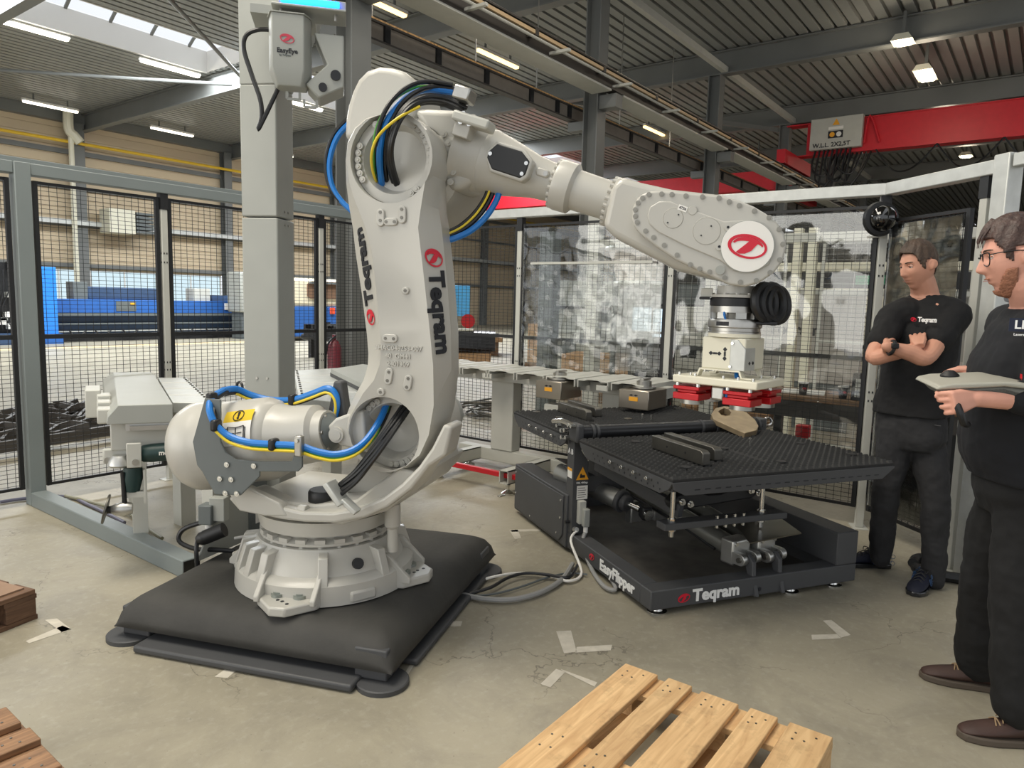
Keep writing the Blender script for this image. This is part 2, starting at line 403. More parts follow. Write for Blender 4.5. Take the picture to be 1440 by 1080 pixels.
tube_lamp(13.9, 15.5, 19.6, 7.49, 'white batten light behind the scanner head')
tube_lamp(9.2, 10.86, 11.05, 7.2, 'warm batten light at the top edge beside the dark column', True)
tube_lamp(13.09, 14.68, 11.05, 7.2, 'warm batten light above the robot elbow cables', True)
tube_lamp(21.5, 23.1, 11.05, 7.2, 'small warm batten light left of the crane box', True)
tube_lamp(26.5, 29.5, 9.2, 6.3, 'small warm batten light below the crane box', True)
# halide high-bay lamps, right bay
for i, (x, y, z) in enumerate(((17.0, 2.95, 6.98), (19.3, 2.83, 6.9), (24.3, 3.0, 7.12), (29.8, 2.9, 6.9))):
    o = thing('floodlight', ['square halide lamp on the roof girder, topmost of the right row', 'long bright halide lamp, second of the right row', 'small halide lamp half hidden behind the red crane girder', 'bright halide lamp below the red crane girder'][i], 'lamp', (x, y, z), group='halide lamps in the right bay')
    l = .5 if i == 1 else .22
    MB().prism([(-.2, 0), (.2, 0), (.12, .12), (-.12, .12)], 'X', -l, l).obj('reflector', CREAM, o, smooth=False)
    MB().bx(-l+.04, l-.04, -.14, .14, -.03, .02).obj('lamp_glass', HALO, o, bevel=.02)
    MB().bx(-.03, .03, -.03, .03, .12, 7.59-z).obj('bracket', STRUCT, o, smooth=False)
    pl_ = bpy.data.lights.new('halide_light', 'POINT'); pl_.energy = 45; pl_.color = (1, .86, .66); pl_.shadow_soft_size = .25; lo_ = bpy.data.objects.new('halide_light', pl_); COL.objects.link(lo_); lo_.location = (x, y, z-.3)
# crane runway beams on the column row
def ibeam(y, z0, z1, wf, x0, x1, t=.025):
    return MB().bx(x0, x1, y-wf/2, y+wf/2, z0, z0+t).bx(x0, x1, y-wf/2, y+wf/2, z1-t, z1).bx(x0, x1, y-.012, y+.012, z0+t, z1-t)
DARKS = mat('brown_black_steel', (66, 62, 58), .5, var=.1, scale=2)
rw = ibeam(6.62, 5.25, 5.58, .2, 1, X1).obj('crane_runway_beam', DARKS, smooth=False); tag(rw, 'dark crane runway beam of the right bay carrying the red crane', 'beam')
MB().bx(1, X1, 6.59, 6.65, 5.58, 5.63).obj('crane_rail', STEEL, rw, smooth=False)
MB().bx(1, X1, 6.44, 6.48, 5.43, 5.48).obj('conductor_rail', mat('tan_conductor_rail', (196, 170, 132), .5), rw, smooth=False)
MB().tube([(1, 6.42, 5.36), (X1, 6.42, 5.36)], .022, 8).obj('conduit', LGREY, rw)
for x in range(5, 40, 2):
    MB().bx(x-.04, x+.04, 6.43, 6.6, 5.41, 5.5).obj('rail_bracket', DARKS, rw, smooth=False); MB().bx(x+.5, x+.56, 6.2, 6.56, 5.3, 5.34).obj('arm_bracket', LGREY, rw, smooth=False)
for k in range(0, 6): MB().bx(XR[k]+.2, XR[k+1]-.25, 6.52, 6.92, 5.215, 5.248).obj('soffit_plate', LGREY, rw, smooth=False)
lw = ibeam(7.42, 4.84, 5.1, .12, 1, X1).obj('crane_runway_beam', DARKS, smooth=False); tag(lw, 'slim dark crane runway beam of the left bay with short stiffeners', 'beam')
MB().bx(1, X1, 7.395, 7.405, 4.87, 5.08).obj('lit_web_sheet', mat('lit_web_tone', (134, 126, 116), .5, var=.1), lw, smooth=False)  # paler sheet over the dark web, its colour paints the light falling there
for x in [6.9, 7.9, 9.0, 10.2, 11.0, 11.4, 12.6, 13.8, 15, 16.2, 17.6, 19, 20.5, 22, 24, 26]:
    MB().bx(x-.05, x+.05, 7.36, 7.395, 4.87, 5.08).obj('stiffener', BLACKM, lw, smooth=False)
ct = MB().bx(1, X1, 7.62, 7.95, 5.12, 5.135).bx(1, X1, 7.62, 7.635, 5.135, 5.17).bx(1, X1, 7.935, 7.95, 5.135, 5.24).obj('cable_tray', GALV, smooth=False); tag(ct, 'galvanised cable tray hung along the column row', 'cable tray')
TRS = mat('warm_lit_perforated_strip', (206, 164, 110), .5, var=.5, scale=26); MB().bx(1, X1, 7.60, 7.62, 5.17, 5.24).obj('perforated_side', TRS, ct, smooth=False)  # tan tone paints warm light onto the perforated tray side
for x in (7, 9.2, 10.9, 14, 16.5, 19.5): MB().cyl((x, 7.78, 5.14), (x, 7.78, 7.6), .012, n=6).obj('hanger_rod', STEEL, ct)
for i, x in enumerate(XR[1:7]):
    MB().bx(x-.12, x+.12, 6.5, 6.84, 4.98, 5.21).obj('runway_corbel', STRUCT, COLUMNS[i], smooth=False); MB().bx(x-.1, x+.1, 7.16, 7.5, 4.66, 4.82).obj('runway_corbel', STRUCT, COLUMNS[i], smooth=False)
# overhead cranes
rc = thing('overhead_crane', 'red overhead crane girder with control box, upper right', 'crane', (22.9, 0, 0))
MB().bx(-.2, .2, -15.7, 6.75, 6.02, 6.05).bx(-.2, .2, -16, 6.9, 6.93, 6.96).bx(-.16, -.14, -16, 6.3, 6.05, 6.93).bx(.14, .16, -16, 6.3, 6.05, 6.93).obj('girder', CRANE, rc, smooth=False)
MB().bx(-1.5, 1.2, 6.5, 6.74, 5.64, 6.02).obj('end_carriage', CRANE, rc, smooth=False)
bxo = MB().bx(-.42, -.2, 4.75, 6.15, 6.12, 7.0).obj('control_box', LGREY, rc, bevel=.02)
TB = frame((-.425, 5.45, 6.55), (0, -1, 0), (0, 0, 1))
text_mesh('lettering', 'W.L.L. 2X2,5T', .17, INK, bxo, TB @ M.Translation((-.1, -.32, 0)), .004)
MB().prism([(-.1, .22), (.1, .22), (0, .4)], 'Z', 0, .004, TB).obj('warning_triangle', AMBER, bxo, smooth=False)
MB().prism([(-.2, .1), (.2, .1), (.2, .18), (-.2, .18)], 'Z', 0, .004, TB).obj('label_strip', PAPER, bxo, smooth=False)
MB().prism([(-.2, -.14), (.2, -.14), (.2, .06), (-.2, .06)], 'Z', 0, .004, TB).obj('indicator_plate', INK, bxo, smooth=False)
MB().cyl(TB @ V((-.09, -.04, .004)), TB @ V((-.09, -.04, .012)), .07).obj('round_badge', AMBER, bxo); MB().cyl(TB @ V((.09, -.04, .004)), TB @ V((.09, -.04, .012)), .07).obj('round_badge', PAPER, bxo)
MB().tube([(-.3, 4.7, 6.2), (-.3, 4.6, 6.95), (-.3, 4.3, 6.2)], .03, 6).obj('box_bracket', CRANE, rc)
mb = MB()
for i in range(9):
    y = 6.0-i*.12; mb.tube([(-.3, y, 6.12), (-.32, y+.06, 5.6-.3*(i % 3)), (-.3, y-.3, 5.4-.2*(i % 2)), (-.1, y-.5, 6.0)], .03, 6, 5)
for i in range(9):
    y = 4.4-i*1.5; mb.tube([(-.2, y, 6.02), (-.25, y-.5, 5.4), (-.25, y-1.0, 5.45), (-.2, y-1.5, 6.02)], .025, 6, 5)
mb.obj('festoon_cable', BLKC, rc)
lc = thing('overhead_crane', 'red overhead crane girder of the left bay behind the robot arm', 'crane', (26, 0, 0))
MB().bx(-.2, .2, 7.3, 27.5, 5.62, 6.28).obj('girder', CRANE, lc, smooth=False)
MB().bx(-2.2, 2.2, 7.3, 7.55, 5.26, 5.62).obj('end_carriage', CRANE, lc, smooth=False)
# services on the far wall
tag(MB().tube([(X0, 27.5, 6.55), (X1, 27.5, 6.55)], .055, 8).obj('gas_pipe', mat('yellow_pipe_paint', (226, 186, 50), .45)), 'yellow gas pipe running along the cream wall', 'pipe')
tag(MB().bx(X0, X1, 27.42, 27.58, 3.75, 3.92).obj('cable_trunking', GALV, smooth=False), 'galvanised cable trunking along the cream wall', 'trunking')
hp = thing('heater_flue', 'white flue pipe beside the wall column under the roof', 'pipe', (11.0, 27.4, 0))
MB().tube([(0, 0, 7.59), (0, 0, 6.95), (.15, -.05, 6.75), (.3, -.1, 6.55)], .16, 10).obj('flue', CREAM, hp); MB().tube([(.05, 0, 6.7), (.05, 0, .0)], .09, 8).obj('downpipe', CREAM, hp)
uh = thing('unit_heater', 'white unit heater with louvres on the far wall', 'heater', (12.5, 27.2, 3.55))
MB().bx(-.55, .35, -.4, .4, 0, .85).obj('casing', CREAM, uh, bevel=.02)
mb = MB()
for i in range(6): mb.bx(.38, 1.0, -.42, .4, .06+i*.13, .15+i*.13)
mb.obj('louvre', DGREY, uh, smooth=False)

# ---------------------------------------------------------------- safety fence
def glass_mat(name, tint=(.97, .98, .97), wav=.25):
    m = bpy.data.materials.new(name); m.use_nodes = True; nt = m.node_tree
    for n in list(nt.nodes):
        if n.type != 'OUTPUT_MATERIAL': nt.nodes.remove(n)
    out = nt.nodes['Material Output']; tr = nt.nodes.new('ShaderNodeBsdfTransparent'); gl = nt.nodes.new('ShaderNodeBsdfGlossy')
    tr.inputs[0].default_value = (*tint, 1); gl.inputs['Roughness'].default_value = .04; gl.inputs[0].default_value = (1, 1, 1, 1)
    tc = nt.nodes.new('ShaderNodeTexCoord'); nz = nt.nodes.new('ShaderNodeTexNoise'); nz.inputs['Scale'].default_value = 2.2; nz.inputs['Detail'].default_value = 2
    nt.links.new(tc.outputs['Object'], nz.inputs['Vector']); bp = nt.nodes.new('ShaderNodeBump'); bp.inputs['Strength'].default_value = wav; bp.inputs['Distance'].default_value = .06
    nt.links.new(nz.outputs['Fac'], bp.inputs['Height']); nt.links.new(bp.outputs[0], gl.inputs['Normal'])
    fr = nt.nodes.new('ShaderNodeFresnel'); fr.inputs[0].default_value = 1.5
    mr = nt.nodes.new('ShaderNodeMath'); mr.operation = 'MULTIPLY_ADD'; mr.inputs[1].default_value = .9; mr.inputs[2].default_value = .02; nt.links.new(fr.outputs[0], mr.inputs[0])
    mx = nt.nodes.new('ShaderNodeMixShader'); nt.links.new(mr.outputs[0], mx.inputs[0]); nt.links.new(tr.outputs[0], mx.inputs[1]); nt.links.new(gl.outputs[0], mx.inputs[2])
    nt.links.new(mx.outputs[0], out.inputs[0]); return m
ACRYL = glass_mat('clear_acrylic_sheet')
MESHM = mat('black_mesh_wire', (30, 32, 35), .5)
def fence_panel(p0, p1, z0, z1, label, acrylic=0, wire=MESHM, fr=BLACKM, ph=.05, pv=.03, grp='mesh panels of the safety fence'):
    p0 = V((*p0, 0)); p1 = V((*p1, 0)); L = (p1-p0).length; a = math.atan2(p1.y-p0.y, p1.x-p0.x)
    o = thing('mesh_fence', label, 'fence', (p0.x, p0.y, 0), a, grp)
    t = .02
    for x in (0, L-.028): MB().bx(x, x+.028, -.015, .015, z0, z1).obj('side_bar', fr, o, smooth=False)
    for z in (z0, z1-t): MB().bx(.028, L-.028, -.01, .01, z, z+t).obj('cross_bar', fr, o, smooth=False)
    MB().bx(.028, L-.028, -.012, .012, 1.17, 1.2).obj('cross_bar', fr, o, smooth=False)
    mb = MB(); w = .0014; n = int(L/ph)
    for i in range(1, n):
        x = L*i/n; mb.bx(x-w, x+w, -w, w, z0+t, z1-t)
    n = int((z1-z0)/pv)
    for i in range(1, n):
        z = z0+(z1-z0)*i/n; mb.bx(.028, L-.028, w, 3*w, z-w, z+w)
    mb.obj('wire_mesh', wire, o, smooth=False, kind='stuff')
    if acrylic:
        s = -acrylic*.035
        MB().bx(.03, L-.03, s, s+.003, z0+.05, z1-.04).obj('acrylic_sheet', ACRYL, o, smooth=False)
    return o
def fence_post(x, y, a, label, h=2.16, m=LGREY, top=2.28, s=.05):
    o = thing('fence_post', label, 'post', (x, y, 0), a)
    MB().bx(-s/2, s/2, -s/2, s/2, .006, h).obj('upright', m, o, bevel=.004)
    MB().bx(-.07, .07, -.05, .05, 0, .006).obj('foot_plate', m, o, smooth=False)
    if top: MB().bx(-.03, .03, -.03, .03, h, top).obj('top_bracket', BLACKM, o, smooth=False)
    mb = MB()
    for z in (.9, .96, 1.75, 1.82):
        for u in (-.011, .011): mb.bx(u-.004, u+.004, -s/2-.002, -s/2+.001, z-.007, z+.007); mb.bx(-s/2-.002, -s/2+.001, u-.004, u+.004, z-.007, z+.007)
    mb.obj('slot_hole', BLACKM, o, smooth=False, kind='stuff')
    return o
FY, FX = 5.65, 5.4
fence_panel((.42, FY), (1.88, FY), .12, 2.25, 'black mesh fence panel cut off by the left edge of the photo')
fence_panel((2.02, FY), (2.885, FY), .12, 2.25, 'black mesh fence panel between the grey edge post and the next slim post')
fence_panel((2.955, FY), (4.40, FY), .12, 2.25, 'black mesh fence panel in front of which the scanner column stands')
fence_panel((4.47, FY), (5.36, FY), .12, 2.25, 'black mesh fence panel between the dark steel column and the robot lower arm')
fence_post(2.92, FY, 0, 'slim grey fence post behind the white tool station')
fence_post(4.435, FY, 0, 'slim grey fence post hidden behind the dark steel column')
fence_panel((FX, 5.46), (FX, 4.01), .14, 2.22, 'black mesh fence panel just right of the robot lower arm')
fence_panel((FX, 3.95), (FX, 2.50), .14, 2.22, 'black mesh fence panel with crumpled clear sheet behind the tool rack', 1)
fence_panel((FX, 2.44), (FX, .99), .14, 2.22, 'black mesh fence panel behind the gripper with the coffee counter beyond', 1)
fence_post(FX, 5.49, 0, 'slim grey fence post at the far corner behind the robot lower arm')
fence_post(FX, 3.98, 0, 'slim grey fence post left of the crumpled clear sheet')
fence_post(FX, 2.47, 0, 'slim grey fence post left of the tool changer')
fence_post(FX, .96, R(25), 'slim grey fence post beside the standing man in the t-shirt, bearing the black dome')
ux, uy = -.657, -.754
fence_panel((FX+ux*.06, .95+uy*.06), (FX+ux*.70, .95+uy*.70), .14, 2.12, 'narrow black mesh fence panel behind the man in the t-shirt', 1)
fence_post(FX+ux*.79, .95+uy*.79, R(49), 'slim grey fence post between the two men', 2.16)
# heavy frame: corner posts, overhead beams, floor rail
tag(MB().bx(1.9, 2.0, 5.6, 5.7, 0, 2.36).obj('frame_post', FRAMEG, bevel=.006), 'square grey frame post standing near the left edge of the photo', 'post')
o = tag(MB().bx(2.0, 5.45, 5.61, 5.69, 2.28, 2.36).obj('frame_beam', FRAMEG, bevel=.006), 'grey overhead fence beam running from the edge post behind the scanner column', 'beam')
MB().bx(-1, 5.45, 5.75, 5.83, 2.33, 2.41).obj('channel', FRAMEG, o, bevel=.004)
tag(MB().bx(-1, 1.9, 5.61, 5.69, 2.28, 2.36).obj('frame_beam', FRAMEG, bevel=.006), 'short grey overhead fence beam at the left edge of the photo', 'beam')
o = tag(MB().bx(1.9, 2.0, 3.58, 5.6, 0, .1).obj('floor_rail', FRAMEG, bevel=.006), 'square grey steel rail lying on the floor toward the robot platform', 'rail')
MB().bx(1.905, 1.995, 3.574, 3.582, .006, .094).obj('end_cap', BLACKP, o, smooth=False)
tag(MB().bx(FX-.04, FX+.04, .93, 5.6, 2.28, 2.36).obj('frame_beam', GALV, bevel=.006), 'pale overhead fence beam behind the robot wrist', 'beam')
T = M.Translation((FX, .95, 0)) @ M.Rotation(math.atan2(uy, ux), 4, 'Z')
tag(MB().bx(.02, .86, -.04, .04, 2.28, 2.36, T).obj('frame_beam', GALV, bevel=.006), 'pale galvanised overhead beam rising to the right edge post', 'beam')
o = tag(MB().bx(.86, .96, -.05, .05, 0, 2.38, T).obj('frame_post', GALV, bevel=.006), 'heavy galvanised frame post behind the head of the man with glasses', 'post')
T2 = T @ M.Translation((.97, 0, 0))
tag(MB().bx(0, 1.2, -.04, .04, 2.3, 2.37, T2).obj('frame_beam', GALV, bevel=.006), 'short galvanised overhead beam cut off by the right edge of the photo', 'beam')
dm = thing('warning_dome', 'round glossy black dome fixed to the top of a fence post', 'dome', (FX-.06, .99, 2.12))
MB().lathe([(0, .1), (.03, .115), (.06, .11), (.065, .095)], (0, 0, 0), (-.8, -.6, 0), 28).obj('housing', BLACKP, dm)
MB().ball((-.05, -.038, 0), .086, 24, 14).obj('lens', mat('glossy_black_lens', (8, 8, 10), .05, coat=1.), dm)
MB().tube([(.05, .0, .2), (.05, 0, .08), (0, 0, .05)], .006, 6).obj('cable', GRYC, dm)
sb = tag(MB().box((FX-.02, .99, 2.01), (.05, .12, .012)).obj('dome_shelf', LGREY, smooth=False), 'small pale bracket under the black dome', 'bracket')
# floor hose and cables near the rail
tag(MB().tube([(2.136,5.651,0.02),(2.209,5.163,0.02),(2.223,4.823,0.02),(2.153,4.45,0.02),(2.124,4.234,0.02)], .012, 8).obj('air_hose', mat('olive_hose', (150, 148, 128), .5)), 'pale olive air hose lying on the floor behind the rail', 'hose')
tag(MB().tube([(1.781,5.821,0.015),(1.93,5.793,0.015),(2.145,5.639,0.015),(2.151,5.358,0.015),(2.142,5.011,0.015),(2.126,4.723,0.015)], .012, 8).obj('floor_cable', mat('violet_grey_cable', (112, 112, 132), .5)), 'violet grey cable on the floor by the edge post', 'cable')
# tape marks on the floor
TAPE = mat('white_floor_tape', (196, 190, 176), .7, var=.12, scale=18)
def tape(quads, label):
    mb = MB()
    for q in quads: mb.add([V((x, y, .0012)) for x, y in q], [(0, 1, 2, 3)])
    return tag(mb.obj('floor_tape', TAPE, smooth=False), label, 'tape', 'white corner marks taped on the floor')
tape([[(2.678,1.71),(2.729,1.661),(2.572,1.532),(2.525,1.568)], [(2.61,1.556),(2.73,1.444),(2.68,1.423),(2.562,1.533)]], 'white tape corner on the floor between robot platform and pallet, upper one')
tape([[(2.253,1.504),(2.256,1.459),(2.396,1.478),(2.391,1.521)], [(2.403,1.507),(2.393,1.483),(2.373,1.326),(2.409,1.333)]], 'white tape corner touching the big pallet, lower one')
tape([[(3.62,0.766),(3.657,0.736),(3.543,0.624),(3.483,0.652)], [(3.422,0.769),(3.509,0.676),(3.475,0.65),(3.371,0.753)]], 'white tape corner on the floor in front of the flipping machine')
tape([[(1.113,3.428),(1.115,3.395),(1.284,3.403),(1.274,3.469)], [(1.247,3.591),(1.288,3.566),(1.284,3.403),(1.245,3.394)]], 'white tape corner on the floor beside the dark pallet at left')
tape([[(1.466,2.539),(1.492,2.491),(1.607,2.546),(1.589,2.586)]], 'short white tape strip with a pen mark in front of the robot platform')
tape([[(1.893,1.94),(1.937,1.945),(2.051,2.003),(2.05,2.023)]], 'short white tape strip at the front foot of the robot platform')
tape([[(2.427,2.181),(2.476,2.111),(2.432,2.082),(2.385,2.138)]], 'short white tape strip right of the robot platform')
tape([[(3.705,2.763),(3.755,2.73),(3.631,2.609),(3.592,2.632)], [(3.717,2.772),(3.868,2.623),(3.831,2.598),(3.694,2.731)]], 'white tape corner behind the flipping machine panel')
tape([[(1.396,3.058),(1.416,3.075),(1.468,2.943),(1.453,2.92)]], 'white tape strip under the left edge of the robot platform')
# ---------------------------------------------------------------- pallets
def wood_mat(name, c0, c1, c2, gr=.4):
    m = bpy.data.materials.new(name); m.use_nodes = True; nt = m.node_tree; L = nt.links.new; b = nt.nodes['Principled BSDF']
    tc = nt.nodes.new('ShaderNodeTexCoord'); oi = nt.nodes.new('ShaderNodeObjectInfo'); mp = nt.nodes.new('ShaderNodeMapping'); mp.inputs['Scale'].default_value = (1.6, 16, 16)
    L(tc.outputs['Object'], mp.inputs[0]); L(oi.outputs['Random'], mp.inputs['Location'])
    n = nt.nodes.new('ShaderNodeTexNoise'); n.inputs['Scale'].default_value = 2.2; n.inputs['Detail'].default_value = 6; n.inputs['Distortion'].default_value = 1.2; L(mp.outputs[0], n.inputs['Vector'])
    r = nt.nodes.new('ShaderNodeValToRGB'); r.color_ramp.elements[0].color = (*lin(c0), 1); r.color_ramp.elements[1].color = (*lin(c1), 1); r.color_ramp.elements[0].position = .3; r.color_ramp.elements[1].position = .68
    L(n.outputs['Fac'], r.inputs[0])
    n2 = nt.nodes.new('ShaderNodeTexNoise'); n2.inputs['Scale'].default_value = 7; n2.inputs['Detail'].default_value = 8; n2.inputs['Roughness'].default_value = .7; L(tc.outputs['Object'], n2.inputs['Vector'])
    mr = nt.nodes.new('ShaderNodeMapRange'); mr.inputs[1].default_value = .54; mr.inputs[2].default_value = .74; mr.inputs[4].default_value = gr; L(n2.outputs['Fac'], mr.inputs[0])
    mx = nt.nodes.new('ShaderNodeMix'); mx.data_type = 'RGBA'; L(mr.outputs[0], mx.inputs[0]); L(r.outputs[0], mx.inputs[6]); mx.inputs[7].default_value = (*lin(c2), 1)
    hs = nt.nodes.new('ShaderNodeHueSaturation'); L(mx.outputs[2], hs.inputs['Color']); m2 = nt.nodes.new('ShaderNodeMapRange'); m2.inputs[3].default_value = .86; m2.inputs[4].default_value = 1.12; L(oi.outputs['Random'], m2.inputs[0]); L(m2.outputs[0], hs.inputs['Value'])
    L(hs.outputs[0], b.inputs['Base Color']); b.inputs['Roughness'].default_value = .7
    bp = nt.nodes.new('ShaderNodeBump'); bp.inputs['Strength'].default_value = .25; bp.inputs['Distance'].default_value = .003; L(n.outputs['Fac'], bp.inputs['Height']); L(bp.outputs[0], b.inputs['Normal'])
    return m
WOOD = wood_mat('new_pine', (192, 152, 106), (224, 188, 138), (120, 92, 62), .5)
WOODD = wood_mat('weathered_brown_wood', (84, 60, 44), (122, 92, 70), (50, 38, 30), .6)
WOODM = wood_mat('old_wood', (112, 84, 62), (160, 122, 88), (66, 52, 42), .6)
def pallet(label, m, loc, rz, L=1.2, W=.75, bw=(.136, .094, .136, .094, .136)):
    o = thing('pallet', label, 'pallet', loc, rz); n = random.Random(3)
    gap = (W-sum(bw))/4; y = 0
    for w_ in bw:
        q = MB().bx(-L+n.uniform(0, .01), n.uniform(-.012, 0), 0, w_, 0, .022).obj('top_board', m, o, bevel=.003); q.location = (0, y, .122)
        mb = MB()
        for x in (-.05, -.09, -L/2-.03, -L/2+.04, -L+.06): mb.cyl((x, w_*.3+.2*w_*(x < -.06), .0215), (x, w_*.3+.2*w_*(x < -.06), .0235), .004, n=6); mb.cyl((x-.01, w_*.75, .0215), (x-.01, w_*.75, .0235), .004, n=6)
        mb.obj('nail', DSTEEL, q); y += w_+gap
    for x in (-.145, -L/2-.07, -L):
        q = MB().bx(0, .145, 0, W, 0, .022).obj('cross_board', m, o, bevel=.002); q.location = (x, 0, .1)
        for yy, d in ((0, .1), (W/2-.07, .14), (W-.1, .1)):
            q = MB().bx(.005, .14, 0, d, 0, .078).obj('block', m, o, bevel=.003); q.location = (x, yy, .022)
    for yy, d in ((0, .1), (W/2-.07, .14), (W-.1, .1)):
        q = MB().bx(-L, 0, 0, d, 0, .022).obj('bottom_board', m, o, bevel=.002); q.location = (0, yy, 0)
    return o
pallet('clean new pine pallet in the foreground at the bottom edge', WOOD, (2.385, .445, 0), 0)
pallet('old worn wooden pallet in the bottom left corner', WOODM, (.79, 1.86, 0), R(-1), W=.79)
p2 = pallet('dark brown weathered pallet at the left edge, nearest the rail', WOODD, (1.235, 3.635, 0), R(14), W=.8)
MB().bx(-1.17, -.03, .04, .76, .145, .152).obj('cover_sheet', mat('hardboard_sheet', (150, 122, 100), .7, var=.1), p2, smooth=False)
# ---------------------------------------------------------------- tool rack behind the robot
RK = thing('tool_rack', 'grey steel tool rack with notched top plates and red base bar behind the flipping machine', 'rack', (0, 0, 0))
MB().bx(4.95, 5.05, 2.5, 4.3, .09, .2).obj('base_beam', LGREY, RK, bevel=.006)
for y in (3.32, 4.08):
    mb = MB(); t = .008
    mb.bx(4.36, 4.95, y-.045, y+.045, .09, .09+t).bx(4.36, 4.95, y-.045, y+.045, .2-t, .2).bx(4.36, 4.95, y-.045, y-.045+t, .09, .2).bx(4.36, 4.95, y+.045-t, y+.045, .09, .2)
    mb.obj('cross_foot', LGREY, RK, smooth=False)
for x, y in ((4.42, 3.32), (4.42, 4.08), (4.98, 4.2), (4.98, 2.6)):
    f_ = MB().lathe([(0, .055), (.012, .055), (.03, .022), (.035, .012), (.1, .012)], (x, y, 0), (x, y, 1), 18).obj('levelling_foot', CHROME, RK)
    MB().cyl((x, y, .06), (x, y, .075), .02, n=6).obj('lock_nut', CHROME, f_); MB().bx(x-.12, x-.04, y-.015, y+.015, 0, .008).obj('anchor_tab', CHROME, f_, bevel=.004)
MB().bx(4.41, 4.45, 2.7, 4.9, .125, .165).obj('red_bar', RED, RK, label='red square bar joining the feet', bevel=.004)
for y in (3.8, 2.68):
    MB().bx(4.94, 5.06, y-.12, y+.12, .2, .88).obj('upright', LGREY, RK, bevel=.008)
    MB().prism([(4.72, .86), (5.3, .86), (5.3, .9), (4.72, .9)], 'Y', y-.05, y+.05).obj('arm', LGREY, RK, smooth=False)
MB().bx(4.9, 5.1, 2.25, 5.2, .82, .9).obj('top_beam', LGREY, RK, smooth=False)
y = 2.32
ys = []
while y < 5.2: ys.append(y); y += .295
for i, y in enumerate(ys):
    t = .008; a, b = y+.012, y+.283
    MB().prism([(a, .87), (a+t, .87), (a+t, .922), (a+.06, .922), (a+.09, .932), (b-.09, .932), (b-.06, .922), (b-t, .922), (b-t, .87), (b, .87), (b, .93), (b-.06, .93), (b-.09, .94), (a+.09, .94), (a+.06, .93), (a, .93)], 'X', 4.72, 5.28).obj('top_plate', LGREY, RK, smooth=False)
def tool_stand(x, y, label, kind):
    o = thing('tool_holder', label, 'tool holder', (x, y, .94))
    MB().lathe([(0, .09), (.012, .09), (.012, .055), (.05, .055), (.05, .045), (.055, .045)], (0, 0, -.03), (0, 0, 1), 24).obj('coupling', STEEL, o)
    MB().box((.02, 0, .032), (.12, .03, .012)).obj('latch', STEEL, o, smooth=False)
    MB().bx(-.16, .14, -.12, .12, -.175, -.035).obj('housing', mat('polished_cover_'+kind, (168, 160, 148), .3, .9), o, bevel=.006)
    mb = MB(); mb.bx(-.163, -.16, -.035, .035, -.115, -.085).obj('label', AMBER, o, smooth=False)
    q = MB()
    for yy in (-.018, .018): q.prism([(yy-.018, -.073), (yy, -.066), (yy+.018, -.073), (yy, -.08)], 'X', -.163, -.16)
    q.obj('diamond_mark', INK, o, smooth=False)
    MB().cyl((-.02, -.02, -.17), (-.02, -.02, -.19), .05).obj('neck', BLACKP, o)
    if kind == 'a':
        MB().bx(-.13, -.02, -.08, .06, -.3, -.22).obj('sander_body', LGREY, o, bevel=.012); MB().torus((-.02, -.1, -.28), (.4, 1, 0), .06, .015).obj('sanding_belt', RUBBER, o)
        MB().bx(-.12, 0, -.07, .05, -.335, -.305).obj('sander_shoe', GREYP, o, bevel=.01)
    else:
        MB().cyl((.05, .03, -.17), (.05, .03, -.19), .04).obj('motor', BLACKP, o); MB().cyl((-.06, -.04, -.17), (-.06, -.04, -.19), .03).obj('motor', BLACKP, o)
    return o
tool_stand(4.78, 3.1, 'tool holder with polished box and sanding belt on the rack, left of the pair', 'a')
tool_stand(4.78, 2.36, 'tool holder with polished box at the right end of the rack', 'b')
# ---------------------------------------------------------------- left tool station
ST = thing('grinding_station', 'pale grey tool station with sloped cover and bolted plates beside the left fence', 'tool station', (0, 0, 0))
z = .93
def quadprism(mb, pts, z0, z1): return mb.prism(pts, 'Z', z0, z1)
cv = MB(); A_, B_, C_, D_ = [(1.711,3.823,0.93),(1.93,3.689,0.93),(2.604,5.248,0.93),(2.4,5.409,0.93)]
A_, B_, C_, D_ = map(V, (A_, B_, C_, D_)); lft = (A_-B_).normalized()
cv.loft([[B_+V((0, 0, -.1)), B_, A_, A_+lft*.05+V((0, 0, -.06)), A_+lft*.055+V((0, 0, -.1))], [C_+V((0, 0, -.1)), C_, D_, D_+lft*.07+V((0, 0, -.05)), D_+lft*.075+V((0, 0, -.1))]])
cv.obj('sloped_cover', GREYP, ST, bevel=.004)
fwd = (D_-A_).normalized(); side = -lft
TF = M((side, fwd, V((0, 0, 1)))).transposed().to_4x4(); TF.translation = A_.copy()
WD = (B_-A_).length; LN = (D_-A_).length
MB().bx(-.04, WD-.02, .06, LN, -.25, -.1, TF).obj('under_frame', LGREY, ST, bevel=.006)
MB().bx(.03, WD+.02, .02, .05, -.14, -.1, TF).obj('linear_rail', ALU, ST, smooth=False)
MB().bx(.05, WD-.02, -.005, .02, -.135, -.112, TF).obj('rail_carriage', STEEL, ST, smooth=False)
for k in range(3): MB().bx(-.1, -.03, .15+k*.14, .27+k*.14, -.12+.01*k, -.04+.02*k, TF).obj('valve_block', LGREY, ST, bevel=.008)
MB().bx(-.16, -.08, .5, .75, -.14, .02, TF).obj('terminal_box', LGREY, ST, bevel=.006)
MB().bx(-.08, .1, .07, .1, -.32, -.24, TF).obj('hinge_plate', LGREY, ST, bevel=.01)
for x in (-.06, .05): MB().cyl(TF @ V((x, .06, -.3)), TF @ V((x, .11, -.3)), .014).obj('pivot_bolt', STEEL, ST)
for x, y in ((.1, .5), (.1, LN-.2)): MB().bx(x-.04, x+.04, y-.04, y+.04, -z, -.25, TF).obj('leg', LGREY, ST, smooth=False)
